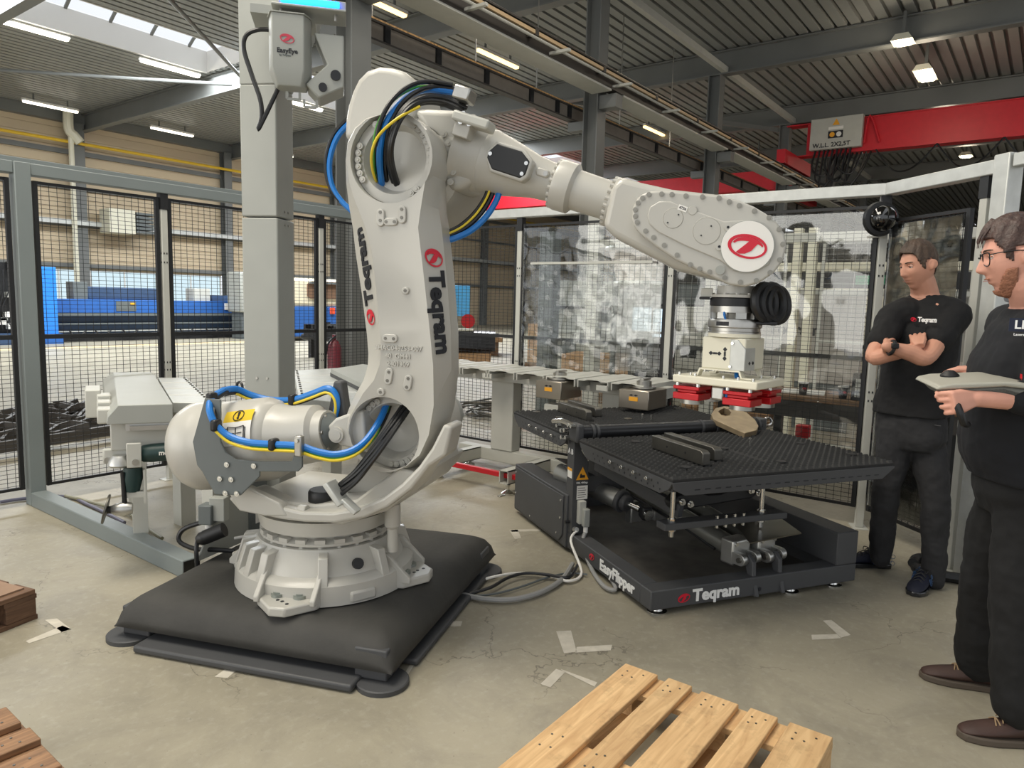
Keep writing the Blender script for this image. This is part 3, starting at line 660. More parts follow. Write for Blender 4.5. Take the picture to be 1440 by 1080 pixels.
def gpt(x, y, d=0): return None
GR = mat('dark_green_tool_body', (32, 58, 56), .45)
gr = thing('angle_grinder', 'dark green angle grinder hanging crosswise under the left tool station', 'grinder', (0, 0, 0))
P = lambda x, y, zz: TF @ V((x, y, zz))
MB().lathe([(0, .03), (.02, .045), (.06, .05), (.22, .048), (.26, .05)], P(.09, .04, -.27), P(.5, .04, -.25), 20).obj('motor_body', GR, gr)
MB().lathe([(0, .051), (.012, .051)], P(.35, .04, -.258), P(.5, .04, -.25), 20).obj('red_band', RED, gr, label='red ring on the motor body')
MB().lathe([(0, .05), (.1, .05), (.11, .045)], P(.362, .04, -.257), P(.6, .04, -.247), 20).obj('battery_foot', BLACKP, gr)
MB().bx(.03, .1, -.02, .0, -.33, -.2, TF).obj('clamp_plate', LGREY, gr, bevel=.004); MB().cyl(P(.07, -.02, -.3), P(.07, -.035, -.3), .016).obj('clamp_bolt', STEEL, gr)
MB().lathe([(0, .035), (.03, .055), (.05, .06), (.06, .05)], P(0, .04, -.27), P(0, .04, -.6), 20).obj('gear_head', ALU, gr)
T_ = TF @ M.Translation((.235, -.012, -.26)) @ M.Rotation(R(90), 4, 'X')
text_mesh('lettering', 'metabo', .035, PAPER, gr, T_, .001)
g2 = thing('angle_grinder', 'small dark green grinder pointing down with upright steel cutting wheel at left', 'grinder', (0, 0, 0))
MB().lathe([(0, .045), (.06, .05), (.13, .04)], P(.06, .05, -.34), P(.045, .05, -.52), 18).obj('motor_body', GR, g2)
MB().bx(.02, .11, .02, .06, -.5, -.47, TF).obj('bracket', LGREY, g2, smooth=False); MB().bx(.105, .115, .0, .06, -.53, -.35, TF).obj('guard_arm', LGREY, g2, smooth=False)
MB().cyl(P(.01, .02, -.36), P(.015, .02, -.55), .012).obj('side_handle', BLACKP, g2)
MB().lathe([(0, .03), (.04, .042), (.08, .03), (.1, .02)], P(.05, .03, -.56), P(-.06, .03, -.56), 18).obj('gear_head', ALU, g2)
MB().cyl(P(-.04, .03, -.56), P(-.07, .03, -.56), .02).obj('flange_nut', BLACKP, g2)
MB().cyl(P(-.07, .03, -.555), P(-.078, .03, -.553), .078, n=28).obj('cutting_wheel', DSTEEL, g2)
# bolted plates right of the cover and behind the robot
for k, (q, nm) in enumerate((([(2.055,3.927,0.9),(2.214,3.78,0.9),(2.737,5.027,0.9),(2.589,5.149,0.9)], 'a'), ([(2.666,3.607,0.9),(2.802,3.005,0.9),(4.237,4.912,0.9),(3.636,4.982,0.9)], 'b'))):
    pts = [V(p) for p in q]; mb = MB(); mb.prism([(p.x, p.y) for p in pts], 'Z', .84, .9)
    pl = mb.obj('bolted_plate', GALV, ST, bevel=.004)
    mb = MB()
    for i in range(14):
        p = pts[1].lerp(pts[2], (i+.5)/14) if k == 0 else pts[0].lerp(pts[3], (i+.5)/14)
        mb.cyl(p+V((-.02 if k == 0 else .03, 0, 0)), p+V((-.02 if k == 0 else .03, 0, .008)), .008, n=6)
    mb.obj('bolt_row', DSTEEL, pl, kind='stuff')
    mb = MB()
    for i in range(1, 4):
        a = pts[0].lerp(pts[3], i/4); b = pts[1].lerp(pts[2], i/4); mb.beam(a+V((0, 0, .001)), b+V((0, 0, .001)), .006, .003)
    mb.obj('plate_joint', PAPER, pl, smooth=False)
    c = sum(pts, V())/4; MB().bx(c.x-.05, c.x+.05, c.y-.05, c.y+.05, 0, .84).obj('pedestal', LGREY, pl, smooth=False)
q = [V(p) for p in [(3.564,4.42,0.96),(3.013,3.361,0.96),(4.003,4.379,0.96),(4.037,4.591,0.96)]]
MB().prism([(p.x, p.y) for p in q], 'Z', .93, .96).obj('sliding_lid', GREYP, ST, smooth=False)
MB().prism([(p.x+.02, p.y+.03) for p in q], 'Z', .9, .93).obj('lid_seal', BLACKP, ST, smooth=False)

# ---------------------------------------------------------------- robot platform and robot
RZ = R(-68.5)
def fill_loops(mb, outer, holes):
    bm = bmesh.new(); es = []
    for lp in [outer]+holes:
        vs = [bm.verts.new(p) for p in lp]
        for i in range(len(vs)): es.append(bm.edges.new((vs[i], vs[(i+1) % len(vs)])))
    r = bmesh.ops.triangle_fill(bm, use_beauty=True, use_dissolve=False, edges=es)
    bm.verts.index_update(); mb.add([v.co.copy() for v in bm.verts], [[v.index for v in f.verts] for f in bm.faces]); bm.free(); return mb
def bolts(parent, pts, nrm, r=.009, h=.007, m=None, name='bolt', hexd=True):
    base = MB().cyl((0, 0, 0), V(nrm).normalized()*h, r, n=10).cyl(V(nrm).normalized()*h*.99, V(nrm).normalized()*h*1.25, r*.5, n=6).mesh(name)
    base.materials.append(m or WHITE)
    for p in pts:
        o = bpy.data.objects.new(name, base); COL.objects.link(o); o.parent = parent; o.location = p
PL = thing('robot_platform', 'black rubber covered steel platform under the big robot', 'platform', (2.132, 2.679, 0), RZ)
cx, cy = -.06, .15
MB().bx(cx-.56, cx+.56, cy-.6, cy+.6, .03, .15).obj('steel_frame', DGREY, PL, bevel=.01)
fl = MB().bx(cx-.5, cx+.52, cy-.77, cy-.6, .004, .035)
fl.obj('flange_plate', ANTH, PL, bevel=.01, seg=3)
MB().bx(cx+.58, cx+.68, cy-.5, cy+.5, .004, .03).obj('flange_plate', ANTH, PL, bevel=.008)
for x, y in ((-.62, -.64), (.6, -.66), (.62, .58), (-.62, .6)):
    MB().lathe([(0, .105), (.018, .105), (.022, .1)], (cx+x, cy+y, .0), (cx+x, cy+y, 1), 28).obj('foot_disc', ANTH, PL)
    MB().box((cx+x*.93, cy+y*.93, .085), (.14, .14, .126)).obj('corner_block', ANTH, PL, bevel=.006)
# rubber mat: a rounded sheet draped over the frame
nx, ny = 34, 34; mb = MB(); vs = []
def drape(u, half):
    """arc-length u from the centre -> (offset, drop) over an edge rounded with r = .12"""
    r = .12; f = half-r; a = abs(u); s = 1 if u > 0 else -1
    if a <= f: return u, 0
    t = (a-f)/r
    if t < 1.5: return s*(f+r*math.sin(t)), r*(1-math.cos(t))
    return s*(f+r*math.sin(1.5)+(a-f-1.5*r)*.1), r*(1-math.cos(1.5))+(a-f-1.5*r)
rr = random.Random(5)
for j in range(ny+1):
    for i in range(nx+1):
        u = -.74+1.48*i/nx; w_ = -.79+1.58*j/ny
        x, dx = drape(u, .655); y, dy = drape(w_, .70)
        z = .2-max(dx, dy)-.35*min(dx, dy)+.003*math.sin(7*u+3*w_)*math.cos(5*w_)
        vs.append(V((cx+x, cy+y, max(z, .07))))
mb.add(vs, [(j*(nx+1)+i, j*(nx+1)+i+1, (j+1)*(nx+1)+i+1, (j+1)*(nx+1)+i) for j in range(ny) for i in range(nx)])
mo = mb.obj('rubber_mat', mat('dusty_black_rubber', (58, 57, 54), .72, var=.22, scale=5, bump=.15, bscale=40), PL, ang=80)
sm = mo.modifiers.new('solid', 'SOLIDIFY'); sm.thickness = .006; sm.offset = -1

RB = thing('industrial_robot', 'big light grey industrial robot arm standing on the black rubber platform', 'robot', (2.132, 2.679, .2), RZ)
# --- base casting with ribs and four feet
bc = MB().lathe([(0, .415), (.085, .41), (.1, .395), (.11, .362), (.19, .33), (.205, .315), (.215, .31)], (0, 0, .005), (0, 0, 1), 56).obj('base_casting', WHITE, RB)
ribm = None
for k in range(26):
    a = 2*math.pi*(k+.5)/26; d = math.degrees(a)
    if min(abs((d-c+180) % 360-180) for c in (-83, 8, 98, 178, -38)) < 15: continue
    mb = MB().prism([(.30, .212), (.375, .205), (.408, .1), (.41, .06), (.3, .06)], 'Y', -.021, .021, M.Rotation(a, 4, 'Z')); mb.obj('rib', WHITE, bc, bevel=.004)
for d in (-83, 8, 98, 178):
    T = M.Rotation(R(d), 4, 'Z')
    f_ = MB().prism([(.28, -.15), (.42, -.135), (.515, -.035), (.515, .035), (.42, .135), (.28, .15)], 'Z', .004, .045, T).obj('foot', WHITE, bc, bevel=.008)
    for s in (-1, 1): MB().prism([(.3, .17), (.34, .165), (.45, .055), (.45, .03), (.3, .03)], 'Y', s*.125-.012, s*.125+.012, T).obj('foot_wall', WHITE, f_, bevel=.005)
    for q in ((.4, -.05), (.4, .05)): MB().cyl(T @ V((*q, .045)), T @ V((*q, .058)), .028, n=20).cyl(T @ V((*q, .058)), T @ V((*q, .064)), .018, n=6).obj('anchor_bolt', mat('zinc_bolt', (150, 156, 150), .4, .6) if 'zinc_bolt' not in MATS else MATS['zinc_bolt'], f_)
    mb = MB()
    for q in ((.45, -.005), (.47, .025), (.44, -.03)): mb.cyl(T @ V((*q, .0445)), T @ V((*q, .0465)), .008, n=8)
    mb.obj('tapped_hole', INK, f_, kind='stuff')
T = M.Rotation(R(-38), 4, 'Z')
MB().bx(.33, .42, -.06, .06, .01, .06, T).obj('drain_recess', WHITE, bc, bevel=.01)
MB().cyl(T @ V((.33, 0, .15)), T @ V((.365, 0, .16)), .024, n=18).obj('black_plug', BLACKP, bc)
# --- turning frame
tf = MB().lathe([(0, .27), (.02, .3), (.03, .3), (.045, .26), (.06, .26), (.065, .3), (.13, .315)], (0, 0, .21), (0, 0, 1), 56).obj('turntable', WHITE, RB)
for k in range(22):
    a = 2*math.pi*k/22; MB().box((.285*math.cos(a), .285*math.sin(a), .25), (.03, .045, .018), a).cyl((.285*math.cos(a), .285*math.sin(a), .218), (.285*math.cos(a), .285*math.sin(a), .25), .011, n=8).obj('clamp_block', WHITE, tf)
rim = [(-0.289,0.426),(-0.236,0.377),(-0.022,0.358),(0.092,0.358),(0.234,0.37),(0.376,0.41),(0.479,0.466),(0.582,0.551),(0.658,0.652),(0.727,0.702)]
inn = [(0.752,0.819),(0.716,0.828),(0.666,0.726),(0.612,0.648),(0.538,0.568),(0.456,0.503),(0.343,0.446),(0.227,0.416),(0.075,0.403),(-0.029,0.414),(-0.187,0.468)]
mb = MB(); mb.prism(rim+inn, 'Y', -.34, -.2)
mb.obj('frame_rim', WHITE, RB, bevel=.012, seg=3)
low = [(-.26, .39), (-.02, .35), (.24, .345), (.45, .43), (.56, .53), (.6, .6), (.5, .62), (.3, .46), (.1, .42), (-.25, .42)]
MB().prism(low, 'Y', -.28, .26).obj('frame_floor', WHITE, RB, bevel=.01)
MB().lathe([(0, .19), (.06, .2), (.3, .2), (.34, .17), (.42, .17)], (.40, -.14, .74), (.40, 1, .74), 40).obj('shoulder_gearbox', WHITE, RB)
MB().prism([(.15, .42), (.22, .62), (.3, .78), (.52, .78), (.6, .6), (.55, .5), (.4, .42)], 'Y', -.1, .2).obj('shoulder_casting', WHITE, RB, bevel=.02)
MB().lathe([(0, .13), (.1, .13), (.3, .11), (.33, .08)], (.38, .25, .72), (.38, 1, .72), 28).obj('axis_motor', GREYP, RB)
MB().prism([(-0.281,0.451),(-0.186,0.489),(-0.129,0.466),(-0.027,0.431),(0.011,0.378),(-0.102,0.366),(-0.228,0.376)], 'Y', -.345, -.3).obj('side_bracket', WHITE, RB, bevel=.008)
MB().lathe([(0, .06), (.01, .065), (.05, .065), (.06, .058)], (.1, -.2, .41), (.1, -.2, 1), 24).obj('cable_grommet', BLACKP, RB)
MB().prism([(-.03, 0), (.03, 0), (.03, .02), (.012, .05), (-.012, .05), (-.03, .02)], 'X', .1, .14, M.Translation((-.06, -.3, .37))).obj('hard_stop', WHITE, RB, bevel=.004)
pp = [(0.379,-0.08,0.4),(0.381,-0.08,0.189)]
MB().lathe([(0, .036), (.1, .036), (.115, .024), (.22, .024)], pp[0], pp[1], 20).obj('support_pin', WHITE, RB)
# --- balancing cylinder with rod, clevis and grey bracket
b0, b1 = V((-0.599,-0.2,0.602)), V((0.141,-0.2,0.731)); L_ = (b1-b0).length
bl = MB().lathe([(0, .1), (.008, .15), (.03, .185), (.07, .203), (.12, .205), (.15, .198), (.18, .19), (.45, .186), (.49, .17), (.505, .15), (.53, .145), (.56, .135), (L_-.06, .125), (L_-.045, .1), (L_-.005, .095)], b0, b1, 44).obj('balancer', WHITE, RB)
MB().lathe([(0, .085), (.02, .06), (.03, .05)], b0.lerp(b1, 1.0), b1+(b1-b0), 28).obj('rod_seal', DGREY, bl)
e_ = V((0.21,-0.2,0.74)); MB().cyl(b1-(b1-b0)*.02, e_, .03).obj('piston_rod', STEEL, bl)
for k in range(6):
    d = (b1-b0).normalized(); u = d.cross(V((0, 1, 0))).normalized(); w_ = d.cross(u); a = k*math.pi/3+.4; c = b1-d*.012+(u*math.cos(a)+w_*math.sin(a))*.078
    MB().cyl(c, c+d*.018, .009, n=8).obj('screw', STEEL, bl)
MB().prism([(0.161,0.768),(0.198,0.804),(0.252,0.826),(0.327,0.849),(0.35,0.665),(0.278,0.677),(0.218,0.69),(0.185,0.718)], 'Y', -.27, -.12).obj('clevis', WHITE, RB, bevel=.012, seg=3)
q = (0.208,-0.27,0.736); MB().cyl(q, V(q)+V((0, -.012, 0)), .034, n=24).cyl(V(q)+V((0, -.012, 0)), V(q)+V((0, -.016, 0)), .024, n=24).obj('pivot_pin', WHITE, RB)
ya = -.425
bk = MB().prism([(-0.322,0.879),(-0.245,0.878),(-0.249,0.699),(-0.226,0.655),(-0.178,0.629),(-0.065,0.629),(0.09,0.643),(0.1,0.67),(0.139,0.67),(0.139,0.623),(0.119,0.603),(-0.062,0.587),(-0.062,0.566),(-0.157,0.475),(-0.283,0.468),(-0.345,0.562),(-0.369,0.588),(-0.388,0.688)], 'Y', ya-.006, ya+.004).obj('balancer_bracket', DGREY, RB, bevel=.003)
bolts(bk, [(-0.216,-0.431,0.604),(-0.085,-0.431,0.61),(-0.252,-0.431,0.54),(-0.196,-0.431,0.542),(-0.226,-0.431,0.48),(-0.17,-0.431,0.483)], (0, -1, 0), .012, .008, CHROME)
def sticker(name, pts, m, off=.002, par=None):
    return None
def curved_label(name, t0, t1, a0, a1, rad, m, par):
    """a sheet lying on the balancer between two axial stations and two angles"""
    d = (b1-b0).normalized(); u = V((0, -1, 0)); u = (u-d*u.dot(d)).normalized(); w_ = u.cross(d)*-1
    if w_.z < 0: w_ = -w_
    mb = MB(); n = 8; vs = []
    for t in (t0, t1):
        for i in range(n+1):
            a = R(a0+(a1-a0)*i/n); vs.append(b0+d*t+(u*math.cos(a)+w_*math.sin(a))*rad)
    mb.add(vs, [(i, i+1, i+n+2, i+n+1) for i in range(n)]); return mb.obj(name, m, par)
curved_label('yellow_label', .33, .475, 34, 52, .1885, YEL, bl); wl_ = curved_label('white_label', .33, .475, 2, 34, .1885, PAPER, bl)
curved_label('white_label', .2, .26, -20, 8, .1915, PAPER, bl)
d_ = (b1-b0).normalized(); u_ = V((0, -1, 0)); u_ = (u_-d_*u_.dot(d_)).normalized(); w2 = V((0, 0, 1))-d_*d_.z; w2.normalize()
def onbal(t, a, rad=.19):
    a = R(a); n = (u_*math.cos(a)+w2*math.sin(a)).normalized(); return frame(b0+d_*t+n*rad, d_, n.cross(d_))
T = onbal(.402, 43); MB().torus(T @ V((0, 0, 0)), T.to_3x3() @ V((0, 0, 1)), .026, .0022, 24, 4).obj('warning_ring', INK, bl); text_mesh('lettering', '!', .05, INK, bl, T, .002)
T = onbal(.402, 18); mb = MB()
for s in (-1, 1):
    for a, b in (((0, -.026), (s*.04, -.022)), ((s*.04, -.022), (s*.04, .03)), ((s*.04, .03), (0, .024)), ((0, -.026), (0, .024)), ((s*.006, .0), (s*.03, .002)), ((0, -.032), (s*.047, -.028)), ((s*.047, -.028), (s*.047, .025))):
        mb.beam(T @ V((*a, .0)), T @ V((*b, .0)), .003, .003, T.to_3x3() @ V((0, 0, 1)))
mb.obj('manual_symbol', INK, bl, smooth=False)
# --- lower arm: chamfered box section with two round openings
fo = [(0.269,1.864),(0.279,1.932),(0.31,1.983),(0.356,2.017),(0.412,2.031),(0.469,2.029),(0.524,2.016),(0.572,1.987),(0.605,1.949),(0.626,1.9),(0.624,1.846),(0.61,1.774),(0.596,1.693),(0.582,1.597),(0.609,1.406),(0.635,1.21),(0.653,1.055),(0.658,0.894),(0.638,0.771),(0.599,0.685),(0.543,0.636),(0.48,0.612),(0.399,0.623),(0.337,0.657),(0.294,0.708),(0.275,0.77),(0.284,0.816),(0.311,0.866),(0.346,0.925),(0.394,0.981),(0.42,1.049),(0.426,1.102),(0.419,1.194),(0.402,1.357),(0.38,1.513),(0.348,1.611),(0.31,1.696),(0.282,1.772)]
oo = [(0.217,1.879),(0.227,1.953),(0.259,2.009),(0.308,2.044),(0.368,2.058),(0.431,2.055),(0.49,2.042),(0.546,2.012),(0.583,1.969),(0.614,1.899),(0.624,1.83),(0.628,1.76),(0.633,1.677),(0.646,1.606),(0.671,1.411),(0.693,1.193),(0.698,1.032),(0.682,0.869),(0.647,0.746),(0.594,0.654),(0.523,0.596),(0.441,0.57),(0.351,0.584),(0.284,0.622),(0.236,0.678),(0.212,0.748),(0.216,0.798),(0.233,0.843),(0.26,0.9),(0.3,0.966),(0.32,1.028),(0.323,1.083),(0.316,1.164),(0.293,1.328),(0.263,1.504),(0.25,1.607),(0.233,1.694),(0.22,1.787)]
n_ = len(fo); F3 = [V((x, -.3, z)) for x, z in fo]; O3 = [V((x, -.21, z)) for x, z in oo]; B3 = [V((x, -.12, z)) for x, z in oo]
c3, c2 = V((.463, 0, 1.868)), V((.438, 0, .757)); r3_, r2_ = .176, .158
def circ(c, r, y, n=36, bx=1): return [V((c.x+r*math.cos(2*math.pi*i/n)*bx, y, c.z+r*math.sin(2*math.pi*i/n))) for i in range(n)]
mb = MB(); fill_loops(mb, F3, [circ(c3, r3_, -.3), circ(c2, r2_, -.3)]); mb.loft([F3, O3, B3], cap=False); fill_loops(mb, B3, [circ(c3, r3_, -.12), circ(c2, r2_, -.12)])
for c, r in ((c3, r3_), (c2, r2_)): mb.loft([circ(c, r, -.3), circ(c, r, -.12)], cap=False)
bm = None
la = mb.obj('lower_arm', WHITE, RB, ang=28)
wd = la.modifiers.new('weld', 'WELD'); wd.merge_threshold = .0005
bv = la.modifiers.new('bevel', 'BEVEL'); bv.width = .008; bv.segments = 3; bv.limit_method = 'ANGLE'; bv.angle_limit = R(24)
jc = MB().lathe([(0, .174), (.143, .174), (.145, .136), (.13, .13), (.1, .118), (.09, .0)], (c3.x, -.12, c3.z), (c3.x, -1, c3.z), 48, cap=False).obj('elbow_cover', WHITE, la)
bolts(jc, [V((c3.x+.155*math.cos(R(a)), -.264, c3.z+.155*math.sin(R(a)))) for a in (-150, -160, -170, 180, 170, 160, 120, 110, 100, 55, 45, 35, 25, 15, 5, -5, -15, -50, -60)], (0, -1, 0), .0135, .016)
jc = MB().lathe([(0, .157), (.09, .157), (.092, .122), (.08, .116), (.03, .1), (.02, .0)], (c2.x, -.12, c2.z), (c2.x, -1, c2.z), 48, cap=False).obj('shoulder_cover', WHITE, la)
bolts(jc, [V((c2.x+.14*math.cos(R(a)), -.212, c2.z+.14*math.sin(R(a)))) for a in (-15, -25, -35, -47, -58, -69, -80, -91, 118, 128, 138, 148)], (0, -1, 0), .0125, .014)
def pad(px, pz, w_, h_, holes, rot=0):
    T = M.Translation((px, 0, pz)) @ M.Rotation(R(rot), 4, 'Y'); n = 8; pl = []
    for i in range(n+1): a = math.pi/2+math.pi*i/n; pl.append((-w_/2+h_/2+h_/2*math.cos(a), h_/2*math.sin(a)))
    for i in range(n+1): a = -math.pi/2+math.pi*i/n; pl.append((w_/2-h_/2+h_/2*math.cos(a), h_/2*math.sin(a)))
    o = MB().prism(pl, 'Y', -.309, -.298, T).obj('mounting_pad', WHITE, la, bevel=.003)
    mb = MB()
    for hx in holes: c = T @ V((hx, 0, 0)); mb.cyl((c.x, -.311, c.z), (c.x, -.305, c.z), .0065, n=10)
    mb.obj('tapped_hole', DSTEEL, o, kind='stuff')
P1 = [(0.466,1.619),(0.423,1.636),(0.515,1.647),(0.533,1.349),(0.466,1.156),(0.461,1.002),(0.546,0.98),(0.427,0.935)]
pad(*P1[0], .06, .03, (-.018, .018)); pad(*P1[1], .07, .034, (-.02, .012), 90); pad(*P1[2], .07, .034, (-.02, .012), 90)
pad(*P1[3], .031, .03, (0,)); pad(*P1[4], .068, .034, (-.018, .018)); pad(*P1[5], .07, .034, (-.018, .018), 100); pad(*P1[6], .066, .034, (-.018, .018), 100); pad(*P1[7], .034, .033, (0,))
T = frame((*(0.502,-0.302,1.117),), (1, 0, 0), (0, 0, 1))
for k, t in enumerate(('3HAC048253-007', '40  GM41', '2401309')): text_mesh('cast_lettering', t, .028, WHITE, la, T @ M.Translation((0, -.032*k, 0)), .0006, depth=.0025)
def facet(i, j, u, v=.5):
    """text frame on the chamfer between outline points i and j; x runs along the outline"""
    a, b, c, d = F3[i], F3[j], O3[i], O3[j]; o = a.lerp(b, u).lerp(c.lerp(d, u), v)
    return frame(o, (b+d)-(a+c), (c+d)-(a+b))
Tr = facet(14, 15, .56)
text_mesh('lettering', 'Teqram', .1, INK, la, facet(14, 15, .70) @ M.Translation((0, 0, .004)), .004, ux=1.05)
logo(la, facet(13, 14, .62, .5) @ M.Translation((0, 0, .004)) @ M.Rotation(R(90), 4, 'Z') @ M.Diagonal((.72, 1, 1, 1)), .058)
text_mesh('lettering', 'Teqram', .1, INK, la, facet(33, 34, .62, .5) @ M.Translation((0, 0, .004)), .004, ux=1.0)
logo(la, facet(32, 33, .36, .5) @ M.Translation((0, 0, .004)) @ M.Rotation(R(-90), 4, 'Z') @ M.Diagonal((.72, 1, 1, 1)), .052)
# --- upper arm
ua = MB().lathe([(0, .18), (.03, .21), (.2, .215), (.24, .24), (.3, .24), (.33, .21), (.36, .1)], (c3.x, -.1, c3.z), (c3.x, 1, c3.z), 44).obj('elbow_housing', WHITE, RB)
bolts(ua, [V((c3.x+.195*math.cos(R(a)), -.105, c3.z+.195*math.sin(R(a)))) for a in (40, 28, 16, 4, -8, -20)], (0, -1, 0), .014, .014)
a0, a1 = V((.40, .0, 2.02)), V((1.30, 0, 1.729)); ad = (a1-a0).normalized()
def st(s): return (s-a0.x)/ad.x
prof = [(st(.5), .1), (st(.66), .11), (st(.662), .165), (st(.68), .152), (st(.70), .142), (st(.765), .138), (st(.77), .134), (st(.785), .134), (st(.79), .131), (st(.85), .12), (st(.98), .087), (st(1.06), .078), (st(1.07), .078)]
MB().lathe(prof, a0, a1, 44).obj('forearm_housing', WHITE, ua)
hd_ = MB().lathe([(0, .078), (.0, .1), (.012, .104), (.07, .102), (.085, .082), (.2, .079), (st(1.30)-st(1.07), .079), (st(1.30)-st(1.07), .1), (st(1.30)-st(1.07)+.02, .103), (st(1.30)-st(1.07)+.1, .104), (st(1.30)-st(1.07)+.2, .1)], a0+ad*st(1.07), a1+ad, 44).obj('forearm_tube', WHITE, ua)
u1 = ad.cross(V((0, 1, 0))).normalized(); u2 = ad.cross(u1)
for s0 in (st(1.065), st(1.292)):
    for k in range(20):
        a = 2*math.pi*k/20; c = a0+ad*s0+(u1*math.cos(a)+u2*math.sin(a))*.092; MB().cyl(c-ad*.006, c+ad*.012, .009, n=8).obj('bolt', WHITE, hd_)
rear = [(0.146,1.988),(0.15,2.077),(0.163,2.136),(0.184,2.194),(0.211,2.24),(0.251,2.273),(0.31,2.287),(0.369,2.278),(0.422,2.26),(0.454,2.233),(0.48,2.191),(0.501,2.092),(0.385,1.98)]
rc_ = MB().prism(rear, 'Y', -.1, .2).obj('counterweight_cover', WHITE, ua, bevel=.03, seg=4)
for x, y in ((501, 150), (507, 128), (535, 100), (497, 168)):
    p = V((0.208,-0.1,2.124)) if x == 501 else V((0.231,-0.1,2.181)) if x == 507 else V((0.326,-0.1,2.259)) if x == 535 else V((0.198,-0.1,2.066))
    MB().box(p+V((0, .1, 0)), (.05, .16, .018)).obj('lifting_rib', WHITE, rc_, bevel=.006)
web = [(0.459,2.108),(0.538,2.104),(0.662,2.093),(0.786,2.016),(0.766,1.815),(0.668,1.765),(0.612,1.783),(0.578,1.918)]
MB().prism(web, 'Y', -.1, .14).obj('elbow_casting', WHITE, ua, bevel=.04, seg=4)
# black access cover and inspection slot on the forearm
cvx = V((0.894,-0.13,1.877)); Tc = frame(cvx, ad, ad.cross(V((0, -1, 0)))*-1)
if (Tc.to_3x3() @ V((0, 0, 1))).y > 0: Tc = frame(cvx, ad, ad.cross(V((0, -1, 0))))
def hexa(w_, h_): return [(-w_, .012), (-w_*.72, h_), (w_*.5, h_), (w_, h_*.45), (w_, -h_*.6), (w_*.8, -h_), (-w_*.6, -h_), (-w_, -.012)]
Tc = Tc @ M.Translation((0, 0, -.012))
MB().prism(hexa(.1, .062), 'Z', -.05, .012, Tc).obj('cover_rim', WHITE, ua, bevel=.008, seg=3)
cvb = MB().prism(hexa(.088, .05), 'Z', .0, .016, Tc).obj('black_cover', BLACKP, ua, bevel=.004)
bolts(cvb, [Tc @ V(p) for p in ((-.078, .005, .016), (.078, .012, .016), (.074, -.032, .016))], Tc.to_3x3() @ V((0, 0, 1)), .008, .004, CHROME)
ip = V((1.028,-0.085,1.835)); Ti = Tc.copy(); Ti.translation = ip
MB().prism([(-.03, 0), (-.022, .016), (.022, .016), (.03, 0), (.022, -.016), (-.022, -.016)], 'Z', -.02, .006, Ti).obj('inspection_slot', WHITE, ua, bevel=.005); MB().cyl(Ti @ V((.014, 0, .004)), Ti @ V((.014, 0, .009)), .01, n=12).obj('plug_screw', STEEL, ua)
# --- wrist
wb = [(1.31,1.775),(1.345,1.809),(1.419,1.789),(1.542,1.76),(1.727,1.737),(1.844,1.688),(1.923,1.636),(1.958,1.55),(1.934,1.464),(1.836,1.41),(1.716,1.424),(1.571,1.459),(1.431,1.529),(1.324,1.583),(1.283,1.622)]
wr_ = MB().prism(wb, 'Y', -.11, .13).obj('wrist_housing', WHITE, RB, bevel=.03, seg=4)
cov = [(1.401,1.642),(1.404,1.685),(1.419,1.718),(1.437,1.733),(1.46,1.742),(1.494,1.745),(1.551,1.742),(1.654,1.731),(1.726,1.724),(1.791,1.705),(1.841,1.684),(1.883,1.659),(1.925,1.626),(1.951,1.588),(1.962,1.544),(1.953,1.489),(1.924,1.445),(1.877,1.41),(1.828,1.394),(1.773,1.4),(1.717,1.424),(1.64,1.459),(1.572,1.49),(1.499,1.537),(1.435,1.585),(1.413,1.612)]
wc = MB().prism(cov, 'Y', -.17, -.1).obj('wrist_cover', WHITE, wr_, bevel=.008, seg=3)
MB().prism([(1.461,1.653),(1.468,1.685),(1.501,1.705),(1.541,1.705),(1.638,1.668),(1.739,1.631),(1.831,1.636),(1.894,1.608),(1.922,1.544),(1.907,1.475),(1.855,1.444),(1.785,1.451),(1.732,1.489),(1.601,1.543),(1.502,1.592),(1.469,1.622)], 'Y', -.177, -.169).obj('raised_panel', WHITE, wc, bevel=.004)
bolts(wc, [(1.414,-0.17,1.675),(1.415,-0.17,1.651),(1.423,-0.17,1.628),(1.456,-0.17,1.596),(1.487,-0.17,1.572),(1.528,-0.17,1.543),(1.577,-0.17,1.507),(1.627,-0.17,1.472),(1.662,-0.17,1.457),(1.699,-0.17,1.446),(1.754,-0.17,1.425),(1.81,-0.17,1.41),(1.866,-0.17,1.417),(1.912,-0.17,1.447),(1.942,-0.17,1.493),(1.949,-0.17,1.549),(1.933,-0.17,1.602),(1.896,-0.17,1.644),(1.844,-0.17,1.667),(1.79,-0.17,1.687),(1.754,-0.17,1.701),(1.717,-0.17,1.715),(1.658,-0.17,1.72),(1.598,-0.17,1.724),(1.547,-0.17,1.73),(1.509,-0.17,1.732),(1.462,-0.17,1.731),(1.439,-0.17,1.718),(1.423,-0.17,1.7)], (0, -1, 0), .0095, .004, mat('recess_shade_screw_grey', (146, 144, 136), .4, .3))  # screws coloured darker to paint the shade of their recesses
dc = V((1.826,-0.177,1.539)); MB().cyl(dc+V((0, .002, 0)), dc+V((0, -.007, 0)), .094, n=56).obj('disc_rim', GREYP, wc)
dk_ = MB().cyl(dc, dc+V((0, -.009, 0)), .0915, n=56).obj('white_disc', PAPER, wc, label='white disc with red emblem')
logo(dk_, frame(dc+V((0, -.0095, 0)), (1, 0, 0), (0, 0, 1)), .07)
for k, r in zip([(1.556,-0.177,1.642),(1.68,-0.177,1.595),(1.625,-0.177,1.67)], (.037, .05, .016)):
    MB().torus(k, (0, 1, 0), r, .0012, 36, 4).cyl(V(k)+V((0, .002, 0)), V(k)+V((0, -.0015, 0)), r*.96, n=36).obj('round_plate', WHITE, wc)
